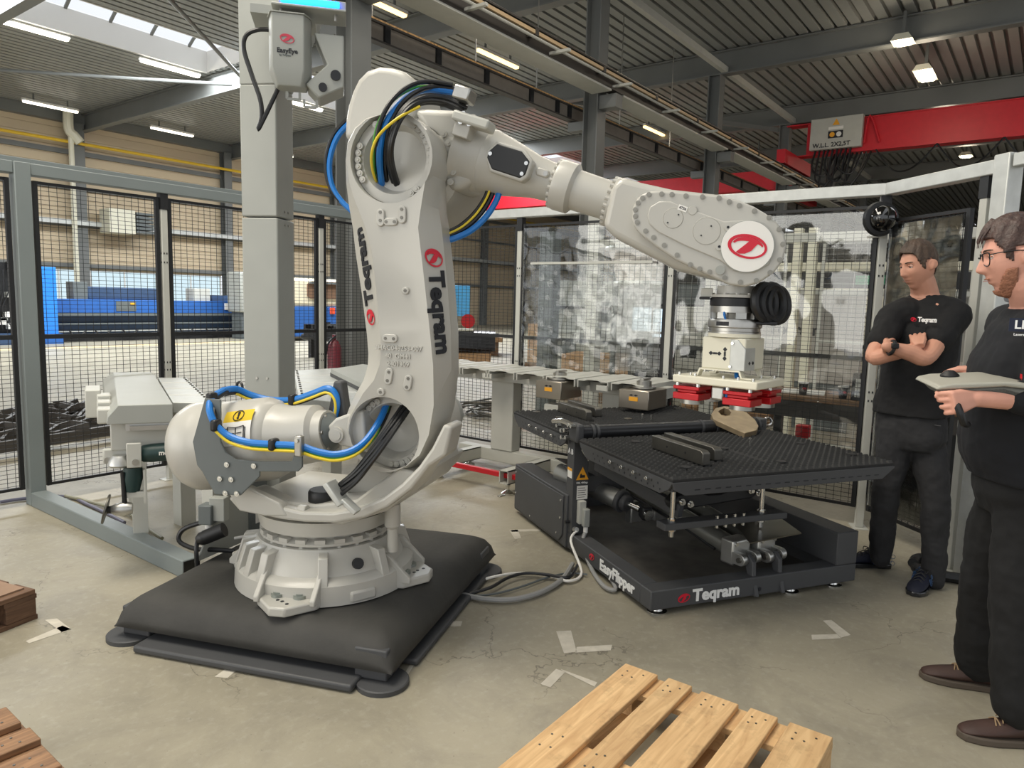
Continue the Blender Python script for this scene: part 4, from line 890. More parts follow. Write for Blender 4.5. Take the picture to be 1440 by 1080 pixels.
q = MB()
for k in [(1.537,-0.179,1.626),(1.575,-0.179,1.655),(1.695,-0.179,1.613),(1.661,-0.179,1.579)]: q.cyl(k, V(k)+V((0, -.002, 0)), .003, n=8)
q.obj('pin_hole', INK, wc, kind='stuff')
for k in [(1.755,-0.177,1.608),(1.728,-0.177,1.538)]: o = MB().cyl(k, V(k)+V((0, -.008, 0)), .014, n=18).obj('stop_button', WHITE, wc); MB().cyl(V(k)+V((0, -.008, 0)), V(k)+V((0, -.0095, 0)), .005, n=10).obj('button_hole', INK, o)
k = (1.736,-0.17,1.453); MB().cyl(k, V(k)+V((0, -.012, 0)), .017, n=18).obj('drain_plug', GREYP, wc)
k = V((1.589,-0.178,1.678)); Tk = frame(k, (.94, 0, -.33), (.33, 0, .94)); sl = MB().bx(-.017, .017, -.01, .01, -.001, .001, Tk).obj('sticker', PAPER, wc, smooth=False); text_mesh('lettering', '4736', .014, INK, sl, Tk @ M.Translation((0, 0, .0012)), .0003, depth=.0004)
# --- tool changer and gripper (turned against the arm)
TX = 1.805
GH = R(-96+68.5)
tc_ = thing('tool_changer', 'black and steel tool changer under the robot wrist', 'tool changer', tuple(RB.matrix_basis @ V((0, 0, 0))), RZ)
tc_.location = (2.132, 2.679, .2)
def gt(z): return M.Translation((TX, 0, z)) @ M.Rotation(GH, 4, 'Z')
MB().lathe([(0, .075), (.03, .075), (.035, .1), (.045, .1)], (TX, 0, 1.40), (TX, 0, 0), 40).obj('wrist_flange', WHITE, tc_)
mb = MB()
for k in range(12): a = 2*math.pi*k/12; mb.cyl((TX+.088*math.cos(a), .088*math.sin(a), 1.372), (TX+.088*math.cos(a), .088*math.sin(a), 1.356), .007, n=6)
mb.obj('flange_bolt', WHITE, tc_, kind='stuff')
MB().lathe([(0, .092), (.006, .099), (.034, .099), (.036, .095)], (TX, 0, 1.357), (TX, 0, 0), 44).obj('black_ring', BLACKP, tc_)
MB().lathe([(0, .097), (.024, .097), (.026, .08)], (TX, 0, 1.321), (TX, 0, 0), 44).obj('master_ring', STEEL, tc_)
MB().cyl((TX, 0, 1.297), (TX, 0, 1.272), .082, n=40).obj('gap_core', DSTEEL, tc_)
for k in range(8):
    a = 2*math.pi*k/8+.2; T = M.Translation((TX, 0, 0)) @ M.Rotation(a, 4, 'Z'); MB().bx(.075, .094, -.02, .02, 1.273, 1.297, T).obj('latch_block', ALU, tc_, smooth=False)
    if k % 2: MB().tube([T @ V(p) for p in ((.095, .01, 1.298), (.099, .014, 1.285), (.095, .018, 1.27))], .004, 6).obj('air_tube', BLUEH, tc_)
MB().lathe([(0, .1), (.01, .103), (.03, .103), (.034, .098), (.046, .098), (.048, .1), (.055, .1)], (TX, 0, 1.271), (TX, 0, 0), 44).obj('tool_ring', STEEL, tc_)
T = M.Translation((TX, 0, 0))
for s, z in ((-.105, 1.262), (-.09, 1.262), (-.06, 1.262)): MB().bx(-.012, .012, -.104, -.1, z-.016, z, T @ M.Rotation(s*6, 4, 'Z')).obj('pocket', INK, tc_, smooth=False)
MB().bx(TX-.135, TX-.09, -.03, .03, 1.355, 1.39).obj('valve_body', LGREY, tc_, bevel=.003); MB().bx(TX-.14, TX-.1, -.035, .03, 1.345, 1.355).obj('valve_foot', BLACKP, tc_, smooth=False)
hl = V((1.938,-0.02,1.335)); lo_ = MB()
for k, (dx, dz, r) in enumerate(((-.03, .005, .062), (0, 0, .068), (.022, -.004, .062), (-.05, .0, .05))): lo_.torus(hl+V((dx, .03*k-.04, dz)), (.75, -.62, .1), r, .017, 26, 8)
lo_.obj('protective_hose', BLACKP, tc_, label='ribbed black hose loop beside the ring'); MB().bx(hl.x-.09, hl.x+.02, -.07, .04, hl.z-.082, hl.z-.07).obj('hose_plate', BLACKP, tc_, bevel=.003)
MB().bx(TX+.08, hl.x-.01, -.05, .05, hl.z-.06, hl.z+.05).obj('hose_flange', BLACKP, tc_, bevel=.01)
gp = thing('magnet_gripper', 'cream magnetic gripper with red magnet blocks hanging below the tool changer', 'gripper', (2.132, 2.679, .2), RZ)
G = gt(0)
MB().lathe([(0, .1), (.014, .1)], (TX, 0, 1.216), (TX, 0, 0), 40).obj('adapter_disc', CREAM, gp)
bxp = MB().prism([(-.09, 1.075), (.09, 1.075), (.09, 1.2), (-.09, 1.2)], 'Y', -.085, .085, G).obj('valve_box', CREAM, gp, bevel=.006)
MB().prism([(.03, 1.075), (.093, 1.075), (.093, 1.16), (.06, 1.195), (.03, 1.195)], 'Y', -.089, .0, G).obj('steel_cover', GALV, bxp, bevel=.003)
for p in ((.04, 1.18), (.035, 1.09)): MB().cyl(G @ V((p[0], -.089, p[1])), G @ V((p[0], -.094, p[1])), .006, n=8).obj('screw', CHROME, bxp)
def arrows(cx_, cz, vert, T, par):
    q = MB()
    for s in (-1, 1):
        pl = [(s*.036, 0), (s*.022, .011), (s*.009, 0), (s*.022, -.011)]
        q.prism([((cx_-b, cz+a) if vert else (cx_+a, cz+b)) for a, b in pl], 'Y', -.0905 if T is G else -.0, -.0895 if T is G else .001, T)
    q.prism([((cx_-b, cz+a) if vert else (cx_+a, cz+b)) for a, b in ((-.01, -.006), (.01, -.006), (.01, .006), (-.01, .006))], 'Y', -.0905, -.0893, T)
    return q
ar = arrows(-.033, 1.135, False, G @ M.Translation((0, .0042, 0)), bxp); ar = MB()
for cx_, cz, vert in ((-.033, 1.137, False), (.008, 1.137, True)):
    for s in (-1, 1):
        pl = [(s*.027, 0), (s*.018, .008), (s*.007, 0), (s*.018, -.008)]; ar.prism([((cx_-b, cz+a) if vert else (cx_+a, cz+b)) for a, b in pl], 'Y', -.0865, -.0848, G)
    ar.prism([((cx_-b, cz+a) if vert else (cx_+a, cz+b)) for a, b in ((-.008, -.004), (.008, -.004), (.008, .004), (-.008, .004))], 'Y', -.0865, -.0848, G)
ar.obj('arrow_mark', INK, bxp, smooth=False)
q = MB()
for yy in (-.05, -.02): q.prism([(yy-.009, 1.105), (yy, 1.112), (yy+.009, 1.105), (yy, 1.098)], 'X', .0928, .0945, G)
q.obj('diamond_mark', INK, bxp, smooth=False)
for y0 in (-.09, .06): MB().prism([(-.13, 1.045), (-.1, 1.045), (-.09, 1.07), (.07, 1.07), (.08, 1.045), (.125, 1.045), (.125, 1.05), (.085, 1.05), (.075, 1.076), (-.095, 1.076), (-.105, 1.05), (-.13, 1.05)], 'Y', y0, y0+.03, G).obj('strap_bracket', CREAM, gp, smooth=False)
pt = MB().bx(-.19, .165, -.13, .12, 1.013, 1.043, G).obj('gripper_plate', CREAM, gp, bevel=.005)
bolts(pt, [G @ V(p) for p in ((-.17, -.11, 1.043), (-.13, -.09, 1.043), (-.1, -.11, 1.043), (-.12, .08, 1.043), (.02, -.11, 1.043), (.08, -.11, 1.043), (.14, -.11, 1.043), (.1, .05, 1.043), (.14, .08, 1.043), (-.17, .1, 1.043))], (0, 0, 1), .006, .009, CHROME)
for i, (x, y) in enumerate(((-.13, -.07), (.085, -.07), (-.13, .07), (.1, .075))):
    mg = MB().bx(x-.06, x+.055, y-.05, y+.05, .985, 1.0, G).bx(x-.06, x+.055, y-.05, y+.05, .945, .972, G).bx(x-.045, x+.04, y-.04, y+.04, .972, .985, G).obj('magnet_block', REDM, gp, bevel=.003)
    MB().cyl(G @ V((x, y, .945)), G @ V((x, y, .928)), .048, n=28).obj('pole_shoe', STEEL, mg)
    for dx in (-.045, .045): MB().cyl(G @ V((x+dx, y-.04, 1.0)), G @ V((x+dx, y-.04, 1.013)), .008, n=8).obj('spacer', CHROME, mg)
MB().bx(-.035, .02, -.1, -.07, .955, 1.01, G).obj('sensor_box', ALU, gp, bevel=.008)
MB().tube([G @ V(p) for p in ((.025, -.08, 1.01), (.033, -.1, .985), (.03, -.09, .96))], .006, 6).obj('air_tube', BLUEH, gp); MB().tube([G @ V(p) for p in ((.03, -.02, 1.07), (.04, -.04, 1.05), (.045, -.03, 1.04))], .008, 6).obj('air_tube', BLUEH, gp)
# --- cable dress pack
def cable(pts, r, m, name='cable', n=8): return MB().tube(pts, r, n, 5).obj(name, m, dp)
dp = RB
top = [V(p) for p in [(0.706,-0.14,2.086),(0.622,-0.16,2.115),(0.572,-0.26,2.091),(0.535,-0.34,2.029),(0.501,-0.36,1.95),(0.472,-0.33,1.877),(0.446,-0.24,1.812),(0.441,-0.15,1.741)]]
for i in range(6):
    a = i*math.pi/3; cable([p+V((.014*math.cos(a+k*.3), .012*math.sin(a), .016*math.sin(a+k*.3))) for k, p in enumerate(top)], .0095, BLKC, 'black_cable')
bt = [V(p) for p in [(0.661,-0.12,2.154),(0.568,-0.18,2.153),(0.526,-0.28,2.101),(0.491,-0.34,2.034),(0.459,-0.36,1.956),(0.435,-0.34,1.881),(0.4,-0.26,1.812),(0.368,-0.16,1.737)]]
cable(bt, .0135, BLUEH, 'blue_hose'); cable([p+V((-.022, -.01, .01)) for p in bt], .0065, GREENC, 'green_cable'); cable([p+V((.02, .006, .012)) for p in bt], .009, BLKC, 'black_cable'); cable([p+V((-.004, -.018, .026)) for p in bt], .009, BLKC, 'black_cable')
cable([(0.583,-0.3,2.056),(0.53,-0.38,1.996),(0.451,-0.38,1.936),(0.416,-0.37,1.873),(0.385,-0.3,1.819),(0.361,-0.2,1.775)], .0055, YELC, 'yellow_cable')
MB().box(bt[-1]+V((0, -.01, .01)), (.05, .05, .035)).obj('cable_tie', BLKC, dp, bevel=.006)
lo = [V(p) for p in [(0.509,-0.14,0.94),(0.497,-0.2,0.87),(0.477,-0.27,0.807),(0.445,-0.33,0.732),(0.4,-0.36,0.657),(0.35,-0.38,0.589),(0.282,-0.38,0.529)]]
for i in range(7):
    a = i*math.pi*2/7; cable([p+V((.02*math.cos(a+k*.2), .016*math.sin(a), .02*math.sin(a+k*.2))) for k, p in enumerate(lo)], .0092, BLKC, 'black_cable')
lb = [V(p) for p in [(0.387,-0.14,0.902),(0.392,-0.2,0.839),(0.39,-0.27,0.783),(0.369,-0.33,0.729),(0.334,-0.38,0.697),(0.273,-0.41,0.683),(0.204,-0.43,0.694),(0.129,-0.44,0.713),(0.014,-0.44,0.71),(-0.104,-0.44,0.709),(-0.192,-0.45,0.731),(-0.245,-0.46,0.774),(-0.283,-0.45,0.83),(-0.31,-0.4,0.876),(-0.33,-0.3,0.897)]]
cable(lb, .0145, BLUEH, 'blue_hose', 10); cable([p+V((.006, -.012, -.022)) for p in lb[:-3]], .0065, YELC, 'yellow_cable'); cable([p+V((.01, .0, -.016)) for p in lb[:-5]], .0075, GREENC, 'green_cable'); cable([p+V((.012, .012, -.008)) for p in lb], .0085, BLKC, 'black_cable')
lt = [V(p) for p in [(-0.33,-0.3,0.897),(-0.338,-0.2,0.892),(-0.3,-0.15,0.862),(-0.217,-0.12,0.84),(-0.098,-0.12,0.848),(0.004,-0.12,0.883),(0.076,-0.12,0.91),(0.114,-0.12,0.89),(0.125,-0.12,0.842),(0.11,-0.12,0.77)]]
cable(lt, .0145, BLUEH, 'blue_hose', 10); cable([p+V((.0, -.014, -.018)) for p in lt], .006, YELC, 'yellow_cable'); cable([p+V((.0, .01, -.02)) for p in lt], .009, BLKC, 'black_cable')
for p, s in ((lb[8], 0), (lb[11], 1), (lb[13], 1), (lt[4], 0)): MB().box(p, (.03, .05, .05)).obj('strap', BLKC, dp, bevel=.01)
k = V((-0.356,-0.15,0.895)); MB().torus(k, (.4, 1, 0), .022, .006, 18, 6).obj('strap_loop', BLKC, dp)
c = V((0.145,-0.46,0.718)); MB().box(c, (.032, .03, .085)).obj('cable_clamp', STEEL, dp, bevel=.005); MB().cyl(c+V((0, -.015, .025)), c+V((0, -.024, .025)), .009, n=6).obj('clamp_screw', CHROME, dp)
MB().prism([(-.05, -.08), (.06, -.08), (.03, .12), (-.01, .12)], 'Y', -.03, .03, M.Translation(V((0.11,-0.08,0.823))) ).obj('hose_support', ANTH, dp, bevel=.01)
hz = [V(p) for p in [(0.131,0.02,2.103),(0.037,0.05,2.04),(-0.003,0.05,1.937),(0.004,0.05,1.833),(0.047,0.05,1.762),(0.112,0.05,1.704)]]
cable(hz, .0125, BLUEH, 'blue_hose'); cable([p+V((-.018, 0, .012)) for p in hz], .01, BLKC, 'black_cable')
hr = [V(p) for p in [(0.836,-0.02,1.807),(0.822,-0.03,1.741),(0.784,-0.05,1.669),(0.729,-0.07,1.612),(0.68,-0.1,1.58),(0.64,-0.12,1.563)]]
cable(hr, .0135, BLUEH, 'blue_hose'); cable([p+V((-.025, 0, .012)) for p in hr], .011, BLKC, 'black_cable'); cable([p+V((-.045, -.01, .02)) for p in hr], .008, BLKC, 'black_cable'); cable([p+V((-.035, -.02, .012)) for p in hr], .005, YELC, 'yellow_cable')
MB().box(hr[-1]+V((-.02, 0, .01)), (.035, .06, .075)).obj('hose_gland', BLKC, dp, bevel=.008)
# clamps at the elbow and at the turning frame
k = V((0.726,-0.17,2.075)); T = frame(k, ad, (0, -1, 0)); cl = MB().bx(-.03, .13, -.05, .05, .02, .06, T).obj('clamp_cover', LGREY, dp, bevel=.01); MB().bx(-.05, .02, -.03, .06, -.07, -.02, T).obj('clamp_block', STEEL, dp, bevel=.006)
for p in (V((0.716,-0.19,2.018)), V((0.752,-0.19,2.009)), V((0.728,-0.19,2.048))): MB().cyl(p, p+V((0, -.015, 0)), .011, n=6).obj('clamp_bolt', CHROME, dp)
k = V((0.715,-0.16,2.009)); MB().bx(-.03, .04, -.03, .06, -.045, .02, frame(k, ad, (0, 1, 0))).obj('clamp_foot', WHITE, dp, bevel=.004)
k = V((0.277,-0.4,0.522)); T = frame(k, (.62, -.1, -.78), (.2, -1, 0)); MB().bx(-.012, .012, -.04, .04, -.055, .055, frame(k, (.77, 0, .62), (0, 1, 0))).obj('saddle_clamp', GALV, dp, bevel=.005); MB().bx(-.01, .01, -.025, .025, -.12, -.04, frame(k, (.6, 0, .8), (0, 1, 0))).obj('saddle_leg', GALV, dp, bevel=.004)
cable([V(p) for p in [(0.603,-0.1,0.77),(0.582,-0.1,0.668),(0.544,-0.12,0.597),(0.511,-0.15,0.547)]], .008, BLKC, 'black_cable')
# --- connection panel at the back-left of the platform
cp = thing('connection_panel', 'grey connector panel with curved fin and plugs beside the robot base', 'connector panel', (0, 0, 0))
q = [V(p) for p in [(1.796,3.265,0.2),(2.032,3.37,0.2),(2.176,3.378,0.2)]]
d = (q[2]-q[0]).normalized(); T = frame(q[0], d, (0, 0, 1)); Ln = (q[2]-q[0]).length
MB().prism([(0, 0), (Ln, 0), (Ln, .4), (Ln-.05, .42), (.2, .26), (.1, .13), (.03, .03)], 'Z', -.006, .006, T).obj('curved_fin', GREYP, cp, bevel=.002)
MB().bx(Ln-.02, Ln+.12, .0, .4, -.12, .02, T).obj('junction_box', DGREY, cp, bevel=.006)
MB().bx(Ln+.02, Ln+.05, .08, .24, .02, .022, T).obj('label_strip', PAPER, cp, smooth=False)
MB().bx(.16, .34, .2, .5, -.1, -.03, T).obj('rear_plate', LGREY, cp, smooth=False)
hb = [V(p) for p in [(1.895,3.304,0.418),(1.929,3.263,0.444)]]
MB().box(hb[0], (.075, .07, .1), R(30)).obj('connector_hood', DGREY, cp, bevel=.006); MB().box(hb[1], (.05, .08, .12), R(30)).obj('connector_housing', GREYP, cp, bevel=.004)
MB().cyl(hb[0]+V((0, 0, -.05)), hb[0]+V((0, 0, -.075)), .018).obj('cable_gland', PAPER, cp)
k = [V(p) for p in [(1.826,3.288,0.299),(1.886,3.216,0.34)]]; MB().lathe([(0, .022), (.02, .034), (.04, .034), (.05, .03)], k[0], k[1], 18).cyl(k[0].lerp(k[1], .4), k[1]+(k[1]-k[0])*.4, .036).obj('round_plug', BLACKP, cp)
MB().tube([k[0], k[0]+V((-.02, -.02, -.05)), k[0]+V((-.01, -.02, -.2)), k[0]+V((.02, -.02, -.29))], .011, 8).obj('black_cable', BLKC, cp)
MB().tube([(1.876,3.32,0.375),(1.822,3.386,0.344),(1.798,3.411,0.308),(1.799,3.402,0.269),(1.842,3.339,0.239),(1.896,3.267,0.238),(1.96,3.181,0.233)], .012, 8).obj('black_cable', BLKC, cp)
MB().tube([(1.937,3.143,0.314),(1.97,3.101,0.326),(1.994,3.072,0.341)], .008, 8).obj('grey_cable', GRYC, cp)
# --- scanner column standing on the platform, scanner head hung from its arm
kc = V((2.364,3.369,0.953)); hx = R(29)
SCN = thing('scanner_column', 'tall light grey square column behind the robot base', 'column', (kc.x, kc.y, .2), hx)
MB().bx(0, .205, 0, .205, 0, 1.73).bx(.0, .205, 0, .205, 1.736, 2.42).obj('square_tube', GREYP, SCN, bevel=.008)
MB().bx(-.04, .25, -.04, .25, 0, .015).obj('base_plate', GREYP, SCN, bevel=.003)
ax_ = MB().prism([(.205, 2.42), (0, 2.42), (-.25, 2.95), (-.25, 3.1), (.0, 3.1), (.205, 2.85)], 'X', .0, .205).obj('leaning_arm', GREYP, SCN, bevel=.006)
bolts(SCN, [V((-.0005, .13, .86)), V((-.0005, .07, .86))], (-1, 0, 0), .007, .004, STEEL); bolts(SCN, [V((.09, -.0005, z)) for z in (1.70, 1.77)]+[V((.13, -.0005, z)) for z in (1.70, 1.77)], (0, -1, 0), .007, .004, STEEL)
hc = V((2.231,3.039,2.668)); es = thing('scanner_head', 'light grey hexagonal scanner head with red emblem and blue light bar', 'scanner', tuple(hc), R(-40))
hexp = [(-.09, -.09), (.055, -.09), (.085, -.03), (.085, .06), (-.09, .06), (-.11, 0)]
def hx3(s, z): return [V((x*s, y*s, z)) for x, y in hexp]
sh = MB().loft([hx3(1, .16), hx3(1, -.085), hx3(.72, -.16)]).obj('scanner_body', GREYP, es, bevel=.005)
MB().loft([hx3(1.06, .165), hx3(1.06, .16)]).obj('top_cap', GREYP, es, smooth=False)
Te = frame((-.02, -.0915, .0), (1, 0, 0), (0, 0, 1)); logo(sh, Te @ M.Translation((0, .045, 0)), .033, mat('dusty_red_emblem', (190, 60, 80), .5)); text_mesh('lettering', 'EasyEye', .03, INK, sh, Te @ M.Translation((0, -.01, 0)), .0008, depth=.001); text_mesh('lettering', 'by Teqram', .012, GREYP if False else DGREY, sh, Te @ M.Translation((-.01, -.03, 0)), .0002, depth=.001)
s2 = MB().prism([(.1, .1), (.24, .1), (.24, -.14), (.12, -.2), (.06, -.14), (.16, -.04)], 'Y', -.05, .13).obj('camera_body', GREYP, es, bevel=.008)
for p, r in (((.2, -.05, -.09), .024), ((.14, -.05, -.15), .02)): MB().cyl(p, V(p)+V((0, -.012, 0)), r, n=20).obj('camera_lens', INK, s2)
for x, z in ((.0, -.17), (.08, -.2)):
    q = MB()
    for a, b in (((-.03, 0), (-.03, -.035)), ((-.03, -.035), (.03, -.035)), ((.03, -.035), (.03, 0))): q.beam((x+a[0], 0, z+a[1]), (x+b[0], 0, z+b[1]), .012, .012, (0, 1, 0))
    q.obj('guard_bracket', GREYP, es, smooth=False)
MB().bx(-.09, .25, -.1, .1, .19, .2).obj('mount_plate', GREYP, es, bevel=.003); MB().bx(-.06, .25, -.06, .06, .21, .25).obj('lamp_housing', GREYP, es, bevel=.004)
for x in (-.05, .2): MB().cyl((x, -.05, .16), (x, -.05, .22), .008, n=8).obj('spacer', STEEL, es)
BL = mat('blue_status_light', (20, 90, 255), .4, emit=9.0)
MB().bx(-.05, .22, -.085, -.06, .212, .24).obj('blue_light_bar', BL, es, bevel=.006)
MB().bx(-.2, .1, .06, .3, .2, .24).obj('support_arm', GREYP, es, smooth=False)
MB().tube([es.matrix_basis.inverted() @ V(p) for p in [(2.214,3.172,2.806),(2.168,3.233,2.804),(2.133,3.275,2.775),(2.121,3.277,2.706),(2.135,3.236,2.586),(2.15,3.191,2.466),(2.148,3.178,2.38),(2.133,3.187,2.321),(2.156,3.167,2.38),(2.188,3.141,2.468),(2.223,3.114,2.565)]], .011, 8, 5).obj('hanging_cable', BLKC, es)

# ---------------------------------------------------------------- flipping machine (frame: a along the front, b toward the back)
EZ = R(-32.15)
FLP = thing('flipping_machine', 'dark grey flipping machine with two studded tilting tables and a red emblem on the front', 'machine', (3.10, 1.44, 0), EZ)
bf = MB().bx(0, 1.31, 0, .1, .03, .13).obj('front_beam', ANTH, FLP, bevel=.006)
MB().bx(0, .1, .1, 1.75, .03, .13).obj('side_beam', ANTH, FLP, bevel=.006)
MB().bx(1.21, 1.31, .1, 1.75, .03, .13).obj('side_beam', ANTH, FLP, bevel=.006)
MB().bx(.1, 1.21, 1.65, 1.75, .03, .13).obj('rear_beam', ANTH, FLP, bevel=.006)
MB().bx(.1, 1.21, .1, 1.65, .04, .05).obj('floor_pan', mat('dusty_dark_pan', (84, 81, 76), .6, var=.25, scale=9), FLP, smooth=False)
MB().bx(.1, .12, .12, 1.64, .05, .1).obj('pan_lip', ANTH, FLP, smooth=False)
MB().bx(1.165, 1.31, 0, 1.75, .13, .315).obj('side_housing', ANTH, FLP, bevel=.006)
for b, z in ((.02, .19), (.06, .25), (.02, .25)): pass
pn = MB().bx(-.012, .12, .95, 1.82, .03, .36).obj('side_cabinet', ANTH, FLP, bevel=.006)
cv = MB().prism([(.99, .1), (1.04, .05), (1.80, .05), (1.80, .345), (.99, .345)], 'X', -.02, -.012).obj('cabinet_cover', ANTH, pn, bevel=.004)
bolts(cv, [V((-.02, b, z)) for b, z in ((1.77, .31), (1.02, .31), (1.77, .16), (1.02, .2), (1.5, .07), (1.07, .09))], (-1, 0, 0), .007, .004, CHROME)
for a, b in ((.07, .05), (1.2, .05), (.07, 1.68), (1.2, 1.68), (.9, .05)):
    MB().lathe([(0, .05), (.008, .05), (.012, .03), (.03, .025)], (a, b, 0), (a, b, 1), 22).obj('levelling_foot', CHROME, FLP)
# lettering and emblems
TF_ = frame((.3, -.0015, .078), (1, 0, 0), (0, 0, 1))
logo(bf, TF_ @ M.Translation((-.11, -.003, 0)), .035, name='logo_emblem', tilt=12)
text_mesh('lettering', 'Teqram', .085, WINK, bf, TF_ @ M.Translation((.085, 0, 0)), .003, ux=1.05)
MB().cyl((.656, .002, .063), (.656, -.001, .063), .011, n=14).obj('pin_hole', INK, bf)
TL = frame((-.0015, .36, .082), (0, -1, 0), (0, 0, 1))
text_mesh('lettering', 'EasyFlipper', .082, WINK, bf, TL @ M.Translation((.02, -.004, 0)), .0025, ux=1.0)
logo(bf, TL @ M.Translation((-.265, .004, 0)), .03, tilt=12)
# hinge post with signs
po = MB().prism([(0, .13), (.1, .13), (.1, .57), (.05, .64), (.05, .8), (0, .8)], 'Y', .9, .99).obj('hinge_post', ANTH, FLP, bevel=.003)
TP = frame((.06, .8985, .5), (1, 0, 0), (0, 0, 1))
def sign(T, w_, h_, m, name='sign_plate', par=po): return MB().prism([(-w_, -h_), (w_, -h_), (w_, h_), (-w_, h_)], 'Z', 0, .001, T).obj(name, m, par, smooth=False)
MB().prism([(-.042, -.037), (.042, -.037), (0, .042)], 'Z', 0, .001, TP).obj('warning_triangle', AMBER, po, smooth=False)
MB().prism([(-.018, -.024), (.018, -.024), (.016, -.008), (-.002, -.008), (-.01, .004), (-.016, -.004)], 'Z', .001, .0015, TP).obj('hand_symbol', INK, po, smooth=False)
text_mesh('lettering', 'Hitl. 400kgs', .016, WINK, po, TP @ M.Translation((0, -.055, 0)), .0002, depth=.0008)
s_ = sign(TP @ M.Translation((.002, -.115, 0)), .036, .042, PAPER)
mb = MB()
for k in range(5): mb.prism([(-.028, -.145+k*.014), (.02+.008*(k % 2), -.145+k*.014), (.02+.008*(k % 2), -.142+k*.014), (-.028, -.142+k*.014)], 'Z', .001, .0014, TP)
mb.obj('print_line', INK, s_, smooth=False, kind='stuff')
TA = frame((-.0015, .945, .63), (0, -1, 0), (0, 0, 1))
text_mesh('lettering', 'A B', .045, WINK, po, TA, .001, depth=.0008)
s_ = sign(TA @ M.Translation((0, -.13, 0)), .03, .03, PAPER); sign(TA @ M.Translation((0, -.108, .0006)), .03, .008, AMBER)
hd2 = MB().bx(.03, .075, .86, .9, .2, .34).obj('socket_housing', LGREY, FLP, bevel=.004)
MB().bx(.045, .085, .825, .862, .19, .3).obj('plug_hood', GREYP, FLP, bevel=.006); MB().cyl((.065, .84, .19), (.065, .84, .155), .014).obj('cable_gland', PAPER, FLP)
MB().cyl((.0, .93, .2), (-.03, .93, .2), .01).obj('black_knob', BLACKP, FLP); MB().cyl((.02, .9, .16), (.02, .87, .165), .016).obj('round_socket', ALU, FLP)
# hinge tube and bearings
MB().cyl((.0, .88, .755), (1.33, .88, .755), .042, n=28).obj('hinge_tube', mat('black_tube', (34, 35, 38), .35), FLP)
for a in (.09, .12, .86, .97, 1.3): MB().cyl((a, .88, .755), (a+.016, .88, .755), .047, n=28).obj('tube_collar', ANTH, FLP)
MB().bx(-.02, .03, .83, .95, .70, .81).obj('hinge_block', ANTH, FLP, bevel=.012)
MB().tube([(-.03, .86, .8), (-.04, .98, .81), (-.05, 1.1, .79)], .016, 8).obj('bent_pin', CHROME, FLP)
for b, z in ((.86, .8), (.9, .8), (.95, .76), (1.0, .75), (.93, .72), (.99, .71), (1.06, .77)): MB().cyl((-.02, b, z), (-.05, b, z), .013, n=6).obj('hinge_bolt', CHROME, FLP)
MB().bx(1.3, 1.36, .84, .93, .68, .8).obj('hinge_block', ANTH, FLP, bevel=.01); MB().torus((1.40, .88, .77), (.3, 1, 0), .026, .008, 20, 8).obj('eye_bolt', CHROME, FLP)
MB().bx(1.22, 1.31, .82, .94, .315, .72).obj('hinge_post', ANTH, FLP, bevel=.004)
# tilting tables
STUD = mat('black_stud_rubber', (54, 54, 53), .75, var=.15)
def table(b0, b1, label, joints):
    o = MB().bx(0, 1.32, b0+.03, b1-.03, .66, .715).obj('table', ANTH, FLP, bevel=.004, label=label)
    # flanges with holes
    MB().prism([(b0, .715), (b1, .715), (b1-.02, .69), (b1-.1, .64), (b0+.1, .64), (b0+.03, .675)], 'X', -.02, -.008).obj('side_flange', ANTH, o, bevel=.002)
    MB().prism([(b0, .715), (b1, .715), (b1-.02, .69), (b1-.1, .64), (b0+.1, .64), (b0+.03, .675)], 'X', 1.328, 1.34).obj('side_flange', ANTH, o, bevel=.002)
    MB().prism([(-.02, .715), (1.34, .715), (1.34, .705), (1.26, .65), (.05, .65), (-.01, .68)], 'Y', b0-.004, b0+.008).obj('front_flange', ANTH, o, bevel=.002)
    mb = MB(); n = int((b1-b0-.2)/.055)
    for i in range(n):
        b = b0+.1+i*.055
        for z in (.66, .685): mb.cyl((-.0205, b+(.02 if z > .66 else 0), z), (-.019, b+(.02 if z > .66 else 0), z), .006, n=8)
    for i in range(20): mb.bx(.1+i*.058, .13+i*.058, b0-.005, b0-.003, .672, .677)
    mb.obj('punched_hole', INK, o, smooth=False, kind='stuff')
    for i in range(4): MB().cyl((-.02, b0+.2+i*.12, .69), (-.036, b0+.2+i*.12, .69), .011, n=6).cyl((-.036, b0+.2+i*.12, .69), (-.044, b0+.2+i*.12, .69), .006, n=8).obj('flange_bolt', CHROME, o)
    # rubber pad with rows of raised studs
    MB().bx(-.02, 1.34, b0, b1, .715, .73).obj('rubber_pad', RUBBER, o, bevel=.003)
    mb = MB(); na = 33; nb = int((b1-b0)/.037); da = 1.36/na; db = (b1-b0)/nb
    for i in range(na):
        for j in range(nb):
            a = -.02+i*da; b = b0+j*db
            if any(abs(a-x) < .02 and y0 < b < y1 for x, y0, y1 in joints): continue
            x0, x1, y0, y1 = a+.005, a+da-.005, b+.005, b+db-.005
            mb.add([V((x0, y0, .73)), V((x1, y0, .73)), V((x1, y1, .73)), V((x0, y1, .73)), V((x0+.004, y0+.007, .7425)), V((x1-.004, y0+.007, .7425)), V((x1-.005, y1-.004, .735)), V((x0+.005, y1-.004, .735))],
                   [(4, 5, 6, 7), (0, 1, 5, 4), (1, 2, 6, 5), (3, 0, 4, 7), (2, 3, 7, 6)])
    mb.obj('stud_pattern', STUD, o, smooth=False, kind='stuff')
    return o
tB = table(-.16, .80, 'front table with studded black rubber top', ((.35, .1, .6), (.62, .0, .4)))
tA = table(.96, 1.86, 'rear table with studded black rubber top', ((.3, 1.2, 1.6),))
def pads(par, pts, m):
    for a, b in pts: MB().cyl((a, b, .736), (a, b, .744), .027, n=20).obj('round_pad', m, par)
